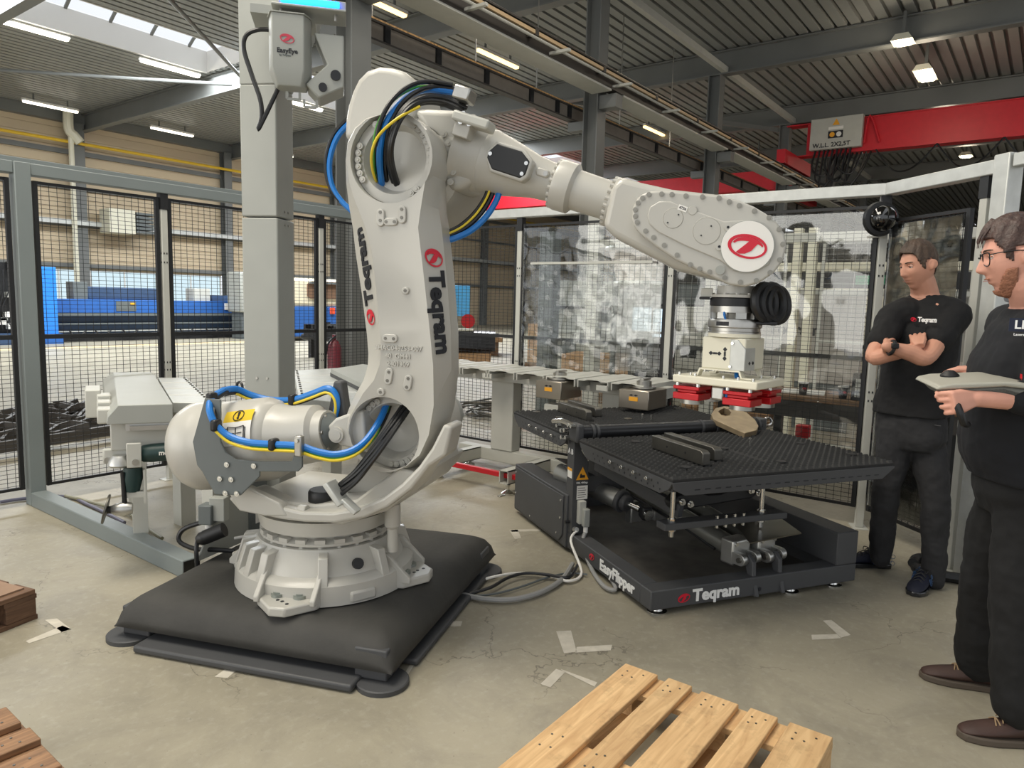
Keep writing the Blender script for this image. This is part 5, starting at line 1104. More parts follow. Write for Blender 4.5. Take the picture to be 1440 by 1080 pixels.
pads(tB, ((.159, .0), (.72, -.02), (1.19, .35), (1.24, .03), (.64, .34), (.55, .7), (.25, .62)), RUBBER); pads(tA, ((.176, 1.5), (.08, 1.36), (.115, 1.76), (.62, 1.35), (.9, 1.7), (1.25, 1.7)), DSTEEL)
for a, b in ((.72, 1.33), (.76, 1.28)): MB().cyl((a, b, .73), (a, b, .775), .008, n=10).obj('locating_pin', CHROME, tA)
MB().cyl((.83, .36, .73), (.83, .36, .785), .008, n=10).obj('locating_pin', CHROME, tB)
def clampbar(a, b, L, w_, h_, label, z=.7425):
    o = thing('steel_bar', label, 'steel bar', tuple(FLP.matrix_basis @ V((a, b, z))), EZ+R(2), 'ground steel bars lying on the flipping tables')
    MB().prism([(-L/2, 0), (L/2, 0), (L/2, h_), (-L/2+.02, h_), (-L/2, h_*.8)], 'X', -w_/2, w_/2).obj('bar', DSTEEL, o, bevel=.003)
    q = MB()
    for s in (-.3, .3): q.cyl((-w_/2-.001, s*L*.6, h_*.5), (-w_/2+.001, s*L*.6, h_*.5), .006, n=8)
    q.obj('hole', INK, o, kind='stuff')
clampbar(.27, .22, .44, .045, .07, 'ground steel bar on the front studded table, left one of the pair'); clampbar(.40, .30, .44, .05, .065, 'ground steel bar on the front studded table, right one of the pair')
clampbar(.31, 1.55, .42, .045, .065, 'ground steel bar on the rear studded table, left one of the pair'); clampbar(.45, 1.68, .42, .05, .06, 'ground steel bar on the rear studded table, right one of the pair')
# workpiece leaning on the tube
wpo = V((4.428,1.561,0.8)); wp = thing('cut_workpiece', 'thick flame-cut shield shaped steel plate with a round hole leaning on the hinge tube', 'workpiece', tuple(wpo))
sc = [V(p)-wpo for p in [(4.372,1.665,0.803),(4.463,1.716,0.819),(4.613,1.747,0.837),(4.699,1.721,0.843),(4.737,1.656,0.839),(4.677,1.557,0.823),(4.567,1.463,0.8),(4.46,1.406,0.779),(4.372,1.387,0.766),(4.255,1.421,0.755)]]
hl = [V(p)-wpo for p in [(4.544,1.7,0.826),(4.598,1.711,0.833),(4.648,1.701,0.836),(4.642,1.67,0.833),(4.591,1.631,0.824),(4.529,1.617,0.816),(4.489,1.631,0.812),(4.487,1.658,0.816)]]
nw = V((0, 0, 0))
for p, q in zip(sc, sc[1:]+sc[:1]): nw += p.cross(q)
nw.normalize(); nw = nw if nw.z > 0 else -nw
sc = [p-nw*p.dot(nw) for p in sc]; hl = [p-nw*p.dot(nw) for p in hl]; th = nw*-.034
mb = MB(); fill_loops(mb, sc, [hl]); fill_loops(mb, [p+th for p in sc], [[p+th for p in hl]]); mb.loft([sc, [p+th for p in sc]], cap=False); mb.loft([hl, [p+th for p in hl]], cap=False)
q = mb.obj('plate', mat('tan_ground_steel', (164, 146, 118), .4, .6, var=.15, scale=14), wp, smooth=False); wdm = q.modifiers.new('weld', 'WELD'); wdm.merge_threshold = .0005
bv = q.modifiers.new('bevel', 'BEVEL'); bv.width = .003; bv.segments = 2; bv.limit_method = 'ANGLE'; bv.angle_limit = R(40)
# undercarriage: cross plate, threaded rods, lever links, cylinders
MB().bx(.1, .86, .06, .14, .405, .44).obj('cross_plate', ANTH, FLP, bevel=.004)
for a in (.165, .72):
    MB().cyl((a, .1, .36), (a, .1, .63), .0125, n=12).obj('threaded_rod', CHROME, FLP); MB().cyl((a, .1, .44), (a, .1, .455), .022, n=6).cyl((a, .1, .39), (a, .1, .405), .022, n=6).obj('lock_nut', CHROME, FLP)
for i in range(4): MB().cyl((.42+i*.055, .075, .39), (.42+i*.055, .075, .455), .01, n=8).obj('plate_bolt', CHROME, FLP)
MB().beam((.1, .8, .58), (.25, .15, .47), .035, .07).obj('perforated_lever', ANTH, FLP, bevel=.003)
lk = MB().prism([(.22, .47), (.7, .5), (.76, .53), (.76, .56), (.6, .57), (.5, .54), (.42, .54), (.35, .57), (.24, .55), (.2, .51)], 'Y', .16, .24).obj('lever_link', BLACKM, FLP, bevel=.008)
for a, z in ((.25, .52), (.3, .505), (.68, .55), (.73, .535), (.62, .58)): MB().lathe([(0, .018), (.02, .018), (.02, .011), (.035, .011)], (a, .16, z), (a, 0, z), 12).obj('link_bolt', CHROME, lk)
for a in (.34, .5): MB().bx(a, a+.1, .2, .3, .5, .62).obj('pivot_lug', BLACKM, FLP, bevel=.02)
MB().prism([(.38, .58), (.62, .58), (.6, .63), (.4, .63)], 'Y', .17, .18).obj('amber_label', AMBER, FLP, smooth=False)
MB().bx(.5, .58, .28, .34, .55, .65).obj('hinge_leg', ANTH, FLP, smooth=False)
for i, a in enumerate((.63, .80)):
    p0, p1 = V((a, .16, .22)), V((a-.16, 1.0, .36)); d = (p1-p0).normalized()
    T = frame(p0, d.cross(V((0, 0, 1))), V((0, 0, 1)))
    cy = MB().cyl(p0+d*.05, p1, .055, n=24).obj('pneumatic_cylinder', mat('grey_cylinder_tube', (128, 128, 122), .35, .5) if 'grey_cylinder_tube' not in MATS else MATS['grey_cylinder_tube'], FLP)
    MB().bx(-.068, .068, -.068, .068, -.06, .03, T).obj('end_cap', ALU, cy, bevel=.012, seg=3); MB().bx(-.066, .066, -.066, .066, -.84, -.78, T).obj('end_cap', ALU, cy, bevel=.01)
    for x in (-.05, .05):
        for y in (-.05, .05): MB().cyl(T @ V((x, y, .03)), T @ V((x, y, .04)), .011, n=8).obj('cap_screw', CHROME, cy)
    for x in (-.05, .05): MB().cyl(T @ V((x-.018, -.02, .075)), T @ V((x+.018, -.02, .075)), .032, n=18).bx(x-.018, x+.018, -.052, .012, .02, .075, T).obj('clevis_ear', ALU, cy, bevel=.004)
    MB().cyl(T @ V((-.08, -.02, .075)), T @ V((.08, -.02, .075)), .014, n=12).obj('clevis_pin', DSTEEL, cy)
    MB().prism([(.02, .03), (.115, .03), (.1, .13), (.13, .2), (.1, .235), (.06, .2), (.055, .13)], 'X', a-.012, a+.012, M.Translation((0, -.04, 0))).obj('cylinder_bracket', ANTH, FLP, bevel=.004)
    MB().tube([p0+V((-.07, .1, -.02)), p0+V((-.13, .4, .05)), p1+V((-.1, -.1, .0))], .008, 6).obj('air_line', BLACKP, FLP)
MB().prism([(0.51,-0.078),(0.881,-0.027),(0.99,0.308),(0.652,0.254)], 'Z', .347, .353).obj('cover_sheet', mat('oily_sheet_steel', (96, 92, 82), .3, .8, var=.2), FLP, smooth=False)
p0, p1 = V((.12, 1.35, .4)), V((.3, .86, .33)); d = (p1-p0).normalized(); cyl2 = MB().cyl(p0, p1, .06, n=24).obj('pneumatic_cylinder', ALU, FLP)
MB().cyl(p1, p1+d*.03, .07, n=24).cyl(p1+d*.03, p1+d*.07, .05, n=20).obj('end_cap', ANTH, cyl2, bevel=.006); MB().cyl(p1+d*.07, p1+d*.16, .018).obj('piston_rod', CHROME, cyl2); MB().box(p1+d*.2, (.06, .1, .08), -.3).obj('rod_clevis', BLACKM, cyl2, bevel=.012); MB().cyl(p1+d*.2+V((-.02, -.06, 0)), p1+d*.2+V((-.02, -.075, 0)), .03, n=20).obj('clevis_pin', CHROME, cyl2)
MB().prism([(.13, 1.45), (.45, 1.2), (.5, .95), (.3, .9), (.12, 1.1)], 'Z', .47, .475).obj('valve_shelf', mat('galvanised_spangle', (112, 112, 108), .45, .6, var=.3, scale=60), FLP, smooth=False)
MB().bx(.16, .26, .9, 1.02, .475, .62).obj('valve_block', ANTH, FLP, bevel=.004); MB().bx(.12, .4, .98, 1.3, .36, .46).obj('valve_cabinet', ANTH, FLP, bevel=.004)
# cables from the plug to the robot platform
cs = thing('floor_cables', 'loose grey and black cables trailing on the floor from the flipping machine to the platform', 'cables', (0, 0, 0))
Fw = lambda a, b, z: tuple(FLP.matrix_basis @ V((a, b, z)))
MB().tube([Fw(.065, .84, .16), Fw(.03, .8, .1)]+[(3.423,1.962,0.02),(3.246,1.778,0.02),(3.26,1.717,0.02)]+[Fw(.04, .5, .03)], .012, 8, 5).obj('grey_cable', GRYC, cs)
MB().tube([Fw(.02, .87, .16), Fw(-.02, .86, .1)]+[(3.339,1.977,0.02),(3.188,1.965,0.02),(3.183,2.078,0.02),(3.14,2.192,0.02),(3.033,2.284,0.02),(2.854,2.339,0.02),(2.759,2.332,0.02),(2.654,2.314,0.02)], .008, 8, 5).obj('white_cable', PAPER, cs)
MB().tube([(3.417,2.086,0.02),(3.179,2.005,0.02),(2.961,1.996,0.02),(2.794,2.055,0.02),(2.708,2.17,0.02),(2.666,2.3,0.02),(2.548,2.412,0.02)], .014, 8, 5).obj('thick_grey_cable', GRYC, cs)
MB().tube([(3.394,2.039,0.03),(3.209,1.979,0.03),(3.166,2.091,0.03),(3.106,2.192,0.03),(2.994,2.229,0.03),(2.825,2.218,0.03),(2.69,2.25,0.03)], .009, 8, 5).obj('black_cable', BLKC, cs)
MB().tube([(3.344,1.942,0.015),(3.294,2.032,0.015),(3.164,2.088,0.015),(2.951,2.126,0.015),(2.782,2.183,0.015),(2.673,2.283,0.015)], .006, 8, 5).obj('thin_grey_cable', DGREY, cs)

# ---------------------------------------------------------------- people
def skin_mat(name, c, c2, beard=None):
    return mat(name, c, .5, var=.08, scale=9, spec=.35, bump=.04, bscale=220)
SKIN = skin_mat('fair_skin', (204, 150, 126), None); SKIN2 = skin_mat('pale_pink_skin', (214, 158, 138), None)
HAIR1 = mat('brown_hair', (74, 58, 46), .55, var=.3, scale=40, bump=.5, bscale=90)
HAIR2 = mat('dark_brown_hair', (72, 54, 48), .5, var=.3, scale=40, bump=.5, bscale=90)
BEARD = mat('ginger_beard', (158, 108, 84), .7, var=.3, scale=60, bump=.6, bscale=150)
TEE = mat('black_cotton', (14, 14, 16), .85, var=.15, scale=8, bump=.25, bscale=14)
JEANS = mat('washed_black_denim', (36, 36, 38), .85, var=.3, scale=7, bump=.3, bscale=16)
SWEAT = mat('dark_navy_sweatshirt', (12, 14, 20), .85, var=.15, scale=8, bump=.25, bscale=12)
TROU = mat('black_work_trousers', (9, 9, 10), .85, var=.15, scale=8, bump=.25, bscale=12)
def smoothpts(P, rad, sub):
    P = [V(p) for p in P]; Q = []; q = []
    for i in range(len(P)-1):
        a, b, c, d = P[max(i-1, 0)], P[i], P[i+1], P[min(i+2, len(P)-1)]
        for k in range(sub):
            t = k/sub; Q.append(.5*((2*b)+(c-a)*t+(2*a-5*b+4*c-d)*t*t+(3*b-a-3*c+d)*t**3)); u = t*t*(3-2*t); q.append(rad[i]*(1-u)+rad[i+1]*u)
    return Q+[P[-1]], q+[rad[-1]]
def limb(mb, P, rad, n=14, sub=5, ends=True):
    Q, q = smoothpts(P, rad, sub); k = len(Q); vs = []; fs = []
    t0 = (Q[1]-Q[0]).normalized(); e1 = t0.cross(V((.3, .5, .81))).normalized()
    for j in range(k):
        t = (Q[min(j+1, k-1)]-Q[max(j-1, 0)]).normalized(); e1 = (e1-t*e1.dot(t)).normalized(); e2 = t.cross(e1)
        for i in range(n): g = 2*math.pi*i/n; vs.append(Q[j]+(e1*math.cos(g)+e2*math.sin(g))*q[j])
    for j in range(k-1):
        for i in range(n): fs.append((j*n+i, j*n+(i+1) % n, (j+1)*n+(i+1) % n, (j+1)*n+i))
    fs.append(tuple(range(n-1, -1, -1))); fs.append(tuple((k-1)*n+i for i in range(n))); mb.add(vs, fs)
    if ends: mb.ball(Q[0], q[0]*.98, 12, 8); mb.ball(Q[-1], q[-1]*.98, 12, 8)
def torso(mb, secs, side, fwd, n=24, sub=4):
    """secs: (centre, half width, half depth); superellipse sections"""
    C_, W_ = smoothpts([s[0] for s in secs], [s[1] for s in secs], sub); _, D_ = smoothpts([s[0] for s in secs], [s[2] for s in secs], sub)
    loops = []
    for c, w_, d in zip(C_, W_, D_):
        lp = []
        for i in range(n):
            g = 2*math.pi*i/n; x, y = math.cos(g), math.sin(g); e = .82
            lp.append(c+side*(w_*math.copysign(abs(x)**e, x))+fwd*(d*math.copysign(abs(y)**e, y)))
        loops.append(lp)
    mb.loft(loops)
def fuse(mb, name, m, parent, vox=.007, sm=4, disp=0, dsc=.08):
    o = mb.obj(name, m, parent, ang=180)
    r = o.modifiers.new('fuse', 'REMESH'); r.mode = 'VOXEL'; r.voxel_size = vox; r.use_smooth_shade = True
    s = o.modifiers.new('smooth', 'SMOOTH'); s.iterations = sm; s.factor = .5
    if disp:
        tx = bpy.data.textures.new(name+'_folds', 'CLOUDS'); tx.noise_scale = dsc; tx.noise_depth = 2
        d = o.modifiers.new('folds', 'DISPLACE'); d.texture = tx; d.strength = disp; d.mid_level = .5
    return o
def headshape(az, el, big=0.):
    """point on a head; az 0 = face direction, el = elevation"""
    x = math.sin(az)*math.cos(el); y = math.cos(az)*math.cos(el); z = math.sin(el)
    p = V((x*.077, y*.096, z*.118))
    if p.z < 0:
        k = min(1, -p.z/.118); p.x *= 1-.28*k**1.4; p.y = p.y*(1-.10*k) + (.012*k if y > 0 else .01*k)
        if y < -.2: p.y *= 1-.25*k
    if p.z > .02 and y < 0: p.y *= 1.06
    def G(cx_, cz, sx, sz): return math.exp(-((p.x-cx_)/sx)**2-((p.z-cz)/sz)**2)
    if y > .15:
        f = 0
        f += .024*math.exp(-(p.x/.0125)**2)*max(0, min(1, (.022-p.z)/.045))*(1 if p.z > -.030 else math.exp(-((p.z+.030)/.0075)**2))
        for s in (-1, 1):
            f -= .013*G(s*.031, .012, .016, .011); f += .006*G(s*.03, .032, .022, .008); f += .005*G(s*.04, -.02, .02, .018); f += .005*G(s*.012, -.028, .008, .007)
        f += .0065*G(0, -.054, .021, .0055)+.0065*G(0, -.068, .019, .006)-.004*G(0, -.0605, .024, .0022)-.004*G(0, -.08, .02, .007)+.010*G(0, -.102, .024, .014)
        p.y += f
    if big: p += V((x, y, z))*big
    return p
def head_grid(mb, T, na=84, ne=64, mask=None, big=0., noise=None):
    ids = {}; vs = []; fs = []
    for j in range(ne+1):
        el = -math.pi/2+math.pi*j/ne
        for i in range(na):
            az = 2*math.pi*i/na
            b = big(az, el) if callable(big) else big
            vs.append(T @ headshape(az, el, b))
    for j in range(ne):
        for i in range(na):
            az = 2*math.pi*(i+.5)/na; el = -math.pi/2+math.pi*(j+.5)/ne
            if az > math.pi: az -= 2*math.pi
            if mask and not mask(az, el): continue
            fs.append((j*na+i, j*na+(i+1) % na, (j+1)*na+(i+1) % na, (j+1)*na+i))
    mb.add(vs, fs); return mb
def clean(o, thick):
    bm = bmesh.new(); bm.from_mesh(o.data); bmesh.ops.remove_doubles(bm, verts=bm.verts, dist=.0002); bmesh.ops.delete(bm, geom=[v for v in bm.verts if not v.link_faces], context='VERTS'); bm.to_mesh(o.data); bm.free()
    s = o.modifiers.new('thick', 'SOLIDIFY'); s.thickness = thick; s.offset = -1; return o
def ears(mb, T):
    for s in (-1, 1):
        mb.ball(T @ V((s*.078, -.008, .002)), (.012, .02, .03), 14, 10)
        mb.torus(T @ V((s*.083, -.012, .004)), T.to_3x3() @ V((1, s*.35, 0)), .022, .006, 18, 6)
def eyes(T, par):
    for s in (-1, 1):
        c = V((s*.031, .0725, .0115)); MB().ball(T @ c, .0115, 14, 10).obj('eye', EYEW, par); MB().ball(T @ (c+V((0, .0062, -.001))), .0066, 10, 8).obj('iris', IRIS, par)
        mb = MB(); mb.tube([T @ V((s*(.014+.011*k), .0935-.0022*k*k, .0305+.003*math.sin(k*.9))) for k in range(4)], [.003, .0035, .003, .0018], 6, 3); mb.obj('eyebrow', HAIR1, par)
        MB().tube([T @ V((s*.018, .081, .0145)), T @ V((s*.030, .0855, .0175)), T @ V((s*.044, .0775, .0125))], .0036, 6, 4).obj('eyelid', SKIN, par)
    MB().tube([T @ V((-.024, .0885, -.0605)), T @ V((0, .1, -.0605)), T @ V((.024, .0885, -.0605))], .0013, 6, 4).obj('mouth_line', LIPS, par)
EYEW = mat('eye_white', (226, 220, 214), .2); IRIS = mat('iris', (60, 66, 70), .2); LIPS = mat('lip', (150, 84, 78), .5)
def hand(mb, T, curl=(25, 35, 25), spread=6, thumb=35, s=1., side=1):
    """palm from the wrist at the origin along +y, thumb on side*x, back of the hand +z"""
    S = lambda x, y, z: T @ V((side*x*s, y*s, z*s))
    mb.loft([[S(x*w_, y, z*h_) for x, z in ((-1, 0), (-.8, .8), (0, 1), (.8, .8), (1, 0), (.8, -.8), (0, -1), (-.8, -.8))] for y, w_, h_ in ((0, .027, .02), (.02, .032, .018), (.055, .042, .016), (.088, .042, .013), (.096, .038, .011))])
    for k, (x, L) in enumerate(((.032, .078), (.011, .087), (-.011, .081), (-.031, .064))):
        a = R((k-1.5)*-spread); p = V((x, .085, 0)); P_ = [p]; ang = R(-4); c = curl[k] if isinstance(curl[0], (tuple, list)) else curl
        for seg, fr in enumerate((.46, .3, .24)):
            ang += R(c[seg]); d = V((math.sin(a), math.cos(ang)*math.cos(a), -math.sin(ang))); p = p+d*L*fr; P_.append(p)
        limb(mb, [S(*q) for q in P_], [.0098*s, .0088*s, .008*s, .0066*s], 10, 3)
    P_ = [V((.018, .018, -.006))]; a = R(thumb)
    for L, da, dz in ((.042, 0, -.35), (.034, -12, -.45), (.026, -14, -.5)):
        a += R(da); P_.append(P_[-1]+V((math.sin(a), math.cos(a), dz)).normalized()*L)
    limb(mb, [S(*q) for q in P_], [.013*s, .0115*s, .0098*s, .0075*s], 10, 3)
def shoe(par, c, hd_, up, sole, L=.3, laces=None, hi=.0, names=('shoe', 'sole')):
    T = M.Translation(c) @ M.Rotation(hd_, 4, 'Z')
    sec = [(-.09, .032, .02, .07), (-.08, .038, .02, .105+hi), (-.04, .041, .02, .12+hi), (.0, .042, .02, .115+hi*.6), (.04, .044, .02, .095), (.09, .05, .02, .075), (.14, .05, .02, .062), (.18, .04, .02, .048), (.2, .02, .02, .035)]
    loops = []
    for y, w_, z0, z1 in sec:
        y *= L/.3; loops.append([T @ V((y, w_*math.cos(a)*(1 if math.sin(a) < .2 else .82), z0+(z1-z0)*(.5+.5*math.sin(a)))) for a in [2*math.pi*i/14 for i in range(14)]])
    o = MB().loft(loops).obj(names[0], up, par, ang=80); sb_ = o.modifiers.new('sub', 'SUBSURF'); sb_.levels = sb_.render_levels = 1
    pl = [(-.1, 0), (-.095, .035), (-.05, .044), (0, .04), (.05, .046), (.1, .054), (.15, .05), (.19, .034), (.205, 0), (.19, -.034), (.15, -.05), (.1, -.054), (.05, -.046), (0, -.04), (-.05, -.044), (-.095, -.035)]
    MB().prism([(x*L/.3, y) for x, y in pl], 'Z', 0, .028, T).obj(names[1], sole, par, bevel=.006)
    if laces:
        mb = MB()
        for k in range(4):
            x = .03+.022*k; z = .106-.012*k+hi*.2; mb.tube([T @ V((x, -.026, z-.01)), T @ V((x+.008, 0, z+.004)), T @ V((x+.014, .026, z-.012))], .0026, 6, 3); mb.tube([T @ V((x+.014, -.026, z-.012)), T @ V((x+.006, 0, z+.005)), T @ V((x, .026, z-.01))], .0026, 6, 3)
        mb.tube([T @ V((.03, 0, .11)), T @ V((.045, .03, .115)), T @ V((.06, .02, .1)), T @ V((.035, 0, .11)), T @ V((.05, -.035, .11)), T @ V((.06, -.02, .1))], .0026, 6, 4); mb.obj('laces', laces, o)
    return o
def headframe(c, heading, down=0, tilt=0):
    return M.Translation(c) @ M.Rotation(heading-math.pi/2, 4, 'Z') @ M.Rotation(-down, 4, 'X') @ M.Rotation(tilt, 4, 'Y')
# --- man with folded arms
m1 = thing('person', 'standing man in a black t-shirt and grey jeans with his arms folded', 'person', (4.5, .57, 0))
def W1(mb):
    inv = m1.matrix_basis.inverted(); mb.v = [tuple(inv @ V(v)) for v in mb.v]; return mb
fw = V((math.cos(R(160)), math.sin(R(160)), 0)); sd = V((-fw.y, fw.x, 0))
jt = dict(pel=V((4.484,0.577,0.914)), wai=V((4.497,0.58,1.1)), che=V((4.527,0.574,1.363)), sho=V((4.552,0.574,1.536)), nb=V((4.562,0.574,1.607)), nt=V((4.524,0.588,1.675)))
hc1 = V((4.485,0.607,1.766)); HT1 = headframe(hc1, R(140), R(14)) @ M.Diagonal((1.0, 1.02, 1.08, 1))
shR, shL = V((4.482,0.706,1.481)), V((4.555,0.429,1.505))
elR, elL = V((4.253,0.753,1.269)), V((4.254,0.503,1.283))
wrR, wrL = V((4.263,0.55,1.328)), V((4.145,0.675,1.335))
hpR, hpL = V((4.458,0.636,0.861)), V((4.485,0.501,0.875))
knR, knL = V((4.415,0.659,0.515)), V((4.44,0.421,0.494))
anR, anL = V((4.541,0.677,0.09)), V((4.47,0.395,0.048))
b = MB(); limb(b, [jt['nb']+V((0, 0, -.03)), jt['nb'], jt['nt'], hc1+V((0, 0, -.05))], [.085, .07, .066, .058]); head_grid(b, HT1); ears(b, HT1)
torso(b, [(jt['pel'], .16, .1), (jt['wai'], .15, .1), (jt['che'], .17, .11), (jt['sho'], .14, .08), (jt['nb'], .07, .06)], sd, fw)
for S_, E_, Wr in ((shR, elR, wrR), (shL, elL, wrL)): limb(b, [S_, S_.lerp(E_, .5), E_, E_.lerp(Wr, .4), Wr], [.055, .05, .041, .042, .028])
for a_, k_, f_ in ((hpR, knR, anR), (hpL, knL, anL)): limb(b, [a_, k_, k_.lerp(f_, .35), f_+V((0, 0, .03)), f_], [.085, .06, .055, .04, .035])
d = (shL-elL).normalized(); TR = frame(V((4.225,0.536,1.341)), (.1, -.8, .2), V((4.306,0.49,1.404))-V((4.225,0.536,1.341)))
hb_ = MB(); hand(b, TR, (12, 20, 15), 3, 50, .95, -1)
TL1 = frame(wrL, V((0, 0, 1)), V((4.423,0.749,1.373))-wrL); hand(b, TL1, (10, 10, 10), 2, 20, .95)
body1 = fuse(W1(b), 'body', SKIN, m1, .0042, 2)
iv1 = m1.matrix_basis.inverted(); eyes(iv1 @ HT1, body1)
def hairline(az, el):
    a = abs(az); ks = ((0, 37), (.7, 36), (1.0, 18), (1.12, 2), (1.28, -4), (1.36, 15), (1.75, 17), (1.95, -8), (2.3, -26), (3.2, -28))
    for (a0_, e0_), (a1_, e1_) in zip(ks, ks[1:]):
        if a0_ <= a <= a1_: return el > R(e0_+(e1_-e0_)*(a-a0_)/(a1_-a0_))
    return el > 0
def hm1(az, el): return hairline(az, el)
random.seed(3)
o = head_grid(MB(), iv1 @ HT1, 96, 72, hm1, lambda az, el: .003+.017*max(0, math.sin(el))**1.3+.010*math.exp(-(az/.8)**2)*(.55 < el < 1.2)+.003*math.sin(az*13+el*5)*math.cos(el)+random.uniform(-.001, .001)).obj('hair', HAIR1, m1, ang=180); clean(o, .012)
# t-shirt
b = MB(); torso(b, [(V((4.482,0.587,0.949)), .195, .135), (V((4.494,0.588,1.039)), .19, .132), (jt['wai']+V((0, 0, .02)), .178, .128), (jt['che'], .192, .13), (V((4.545,0.571,1.473)), .185, .105), (V((4.556,0.572,1.556)), .12, .085), (jt['nb']+V((0, 0, .004)), .073, .07)], sd, fw)
for S_, E_, k in ((shR, elR, .62), (shL, elL, .6)): limb(b, [S_.lerp(jt['sho'], .45), S_, S_.lerp(E_, k*.6), S_.lerp(E_, k)], [.095, .088, .076, .072])
t1 = fuse(W1(b), 't_shirt', TEE, m1, .007, 6, .018, .09)
pc = V((4.373,0.533,1.476)); Tt = iv1 @ frame(pc, sd+fw*.25, V((0, 0, 1)))
text_mesh('lettering', 'Teqram', .036, WINK, t1, Tt @ M.Translation((.015, 0, .012)), .0012, depth=.002); logo(t1, Tt @ M.Translation((-.07, .0, .012)), .018)
b = MB(); torso(b, [(V((4.492,0.586,1.016)), .172, .118), (V((4.485,0.578,0.921)), .182, .125), (V((4.478,0.57,0.835)), .185, .128), (V((4.473,0.564,0.764)), .15, .11)], sd, fw)
for a_, k_, f_ in ((hpR, knR, anR), (hpL, knL, anL)): limb(b, [a_, a_.lerp(k_, .5), k_, k_.lerp(f_, .5), f_.lerp(k_, .05)+V((0, 0, -.02))], [.1, .088, .073, .067, .06])
j1 = fuse(W1(b), 'jeans', JEANS, m1, .007, 5, .02, .08)
kt = iv1 @ frame(V((4.379,0.503,0.974)), sd, V((0, 0, 1))); MB().tube([kt @ V(p) for p in ((-.03, .01, 0), (-.01, -.03, .008), (.04, -.05, .0), (.08, -.055, -.02))], .003, 6).obj('pocket_seam', mat('grey_seam', (70, 70, 72), .8), j1)
NAVY = mat('navy_knit_shoe', (14, 20, 42), .7, var=.2, bump=.2); BLUEL = mat('blue_mesh_line', (46, 78, 118), .6)
for c, hd_ in ((V((4.60, .72, 0)), R(122)), (V((4.41, .44, 0)), R(172))):
    q = shoe(m1, iv1 @ (c+V((.03*math.cos(hd_)*-1, 0, 0))), hd_, NAVY, mat('clear_black_sole', (26, 28, 32), .25, coat=.6) if 'clear_black_sole' not in MATS else MATS['clear_black_sole'], .28, BLACKP)
    T = M.Translation(iv1 @ c) @ M.Rotation(hd_, 4, 'Z'); mb = MB()
    for i in range(4):
        for j in range(3):
            for s in (-1, 1):
                x, z = -.06+.034*i+.017*(j % 2), .045+.02*j
                if z < .1-.1*max(0, x): mb.torus(T @ V((x-.03, s*(.045-.1*max(0, z-.08)), z)), T.to_3x3() @ V((0, 1, .2*s)), .012, .0016, 6, 4)
    mb.obj('hexagon_trim', BLUEL, q, smooth=False, kind='stuff')
wa = iv1 @ wrL.lerp(elL, .12); dw = (iv1.to_3x3() @ (elL-wrL)).normalized()
wt = tag(MB().torus(m1.matrix_basis @ wa, dw, .035, .009, 24, 8).obj('wrist_watch', BLACKP), 'black wristwatch on the forearm of the man in the t-shirt', 'watch'); MB().box(wrL.lerp(elL, .12)+V((-.028, -.02, .012)), (.034, .034, .03), R(20)).obj('watch_case', BLACKP, wt, bevel=.006)
# --- man with glasses holding the teach pendant
m2 = thing('person', 'bearded man with glasses in a dark sweatshirt holding a control tablet', 'person', (3.15, .05, 0))
iv2 = m2.matrix_basis.inverted()
def W2(mb): mb.v = [tuple(iv2 @ V(v)) for v in mb.v]; return mb
fw2 = V((math.cos(R(112)), math.sin(R(112)), 0)); sd2 = V((-fw2.y, fw2.x, 0))
hc2 = V((3.12,0.12,1.719)); HT2 = headframe(hc2, R(106), R(10)) @ M.Diagonal((1.05, 1.08, 1.14, 1))
pel2, wai2, che2, sho2, nb2 = V((3.229,0.041,0.934)), V((3.207,0.075,1.133)), V((3.187,0.076,1.345)), V((3.19,0.062,1.469)), V((3.178,0.061,1.55))
b = MB(); limb(b, [nb2+V((0, 0, -.04)), nb2, hc2+V((.0, -.03, -.09)), hc2+V((0, -.02, -.04))], [.08, .066, .06, .058]); head_grid(b, HT2); ears(b, HT2)
torso(b, [(pel2, .16, .11), (wai2, .16, .12), (che2, .18, .12), (sho2, .15, .09), (nb2, .07, .06)], sd2, fw2)
shN, shF = sho2+sd2*.17, sho2-sd2*.17
elN, elF = V((2.981,-0.005,1.242)), V((3.392,0.081,1.228))
wrN, wrF = V((2.84,0.181,1.236)), V((3.248,0.186,1.295))
for S_, E_, Wr in ((shN, elN, wrN), (shF, elF, wrF)): limb(b, [S_, S_.lerp(E_, .5), E_, E_.lerp(Wr, .45), Wr], [.055, .05, .044, .04, .03])
hN, hF = V((3.28,0.062,0.879)), V((3.174,0.008,0.909))
knF, anF = V((3.313,0.117,0.519)), V((3.376,0.115,0.079)); knN, anN = V((3.071,0.012,0.564)), V((3.011,-0.03,0.107))
for a_, k_, f_ in ((hN, knF, anF), (hF, knN, anN)): limb(b, [a_, k_, k_.lerp(f_, .35), f_+V((0, 0, .05)), f_+V((0, 0, .02))], [.09, .062, .058, .042, .04])
dN = (V((2.729,0.282,1.245))-wrN).normalized()
hand(b, frame(wrN, (0, .25, 1), dN), ((62, 50, 30), (68, 55, 30), (70, 55, 30), (72, 55, 30)), 3, 16, 1.0)
dF = (V((3.151,0.317,1.307))-wrF).normalized()
dF = V((-.06, .97, -.05)).normalized(); hand(b, frame(wrF+V((0, 0, .012)), dF.cross(V((0, 0, 1))), dF), (18, 26, 18), 4, 28, .98, -1)
body2 = fuse(W2(b), 'body', SKIN2, m2, .0042, 2); eyes(iv2 @ HT2, body2)
def hm2(az, el): return hairline(az, el+R(4)*(abs(az) < 1))
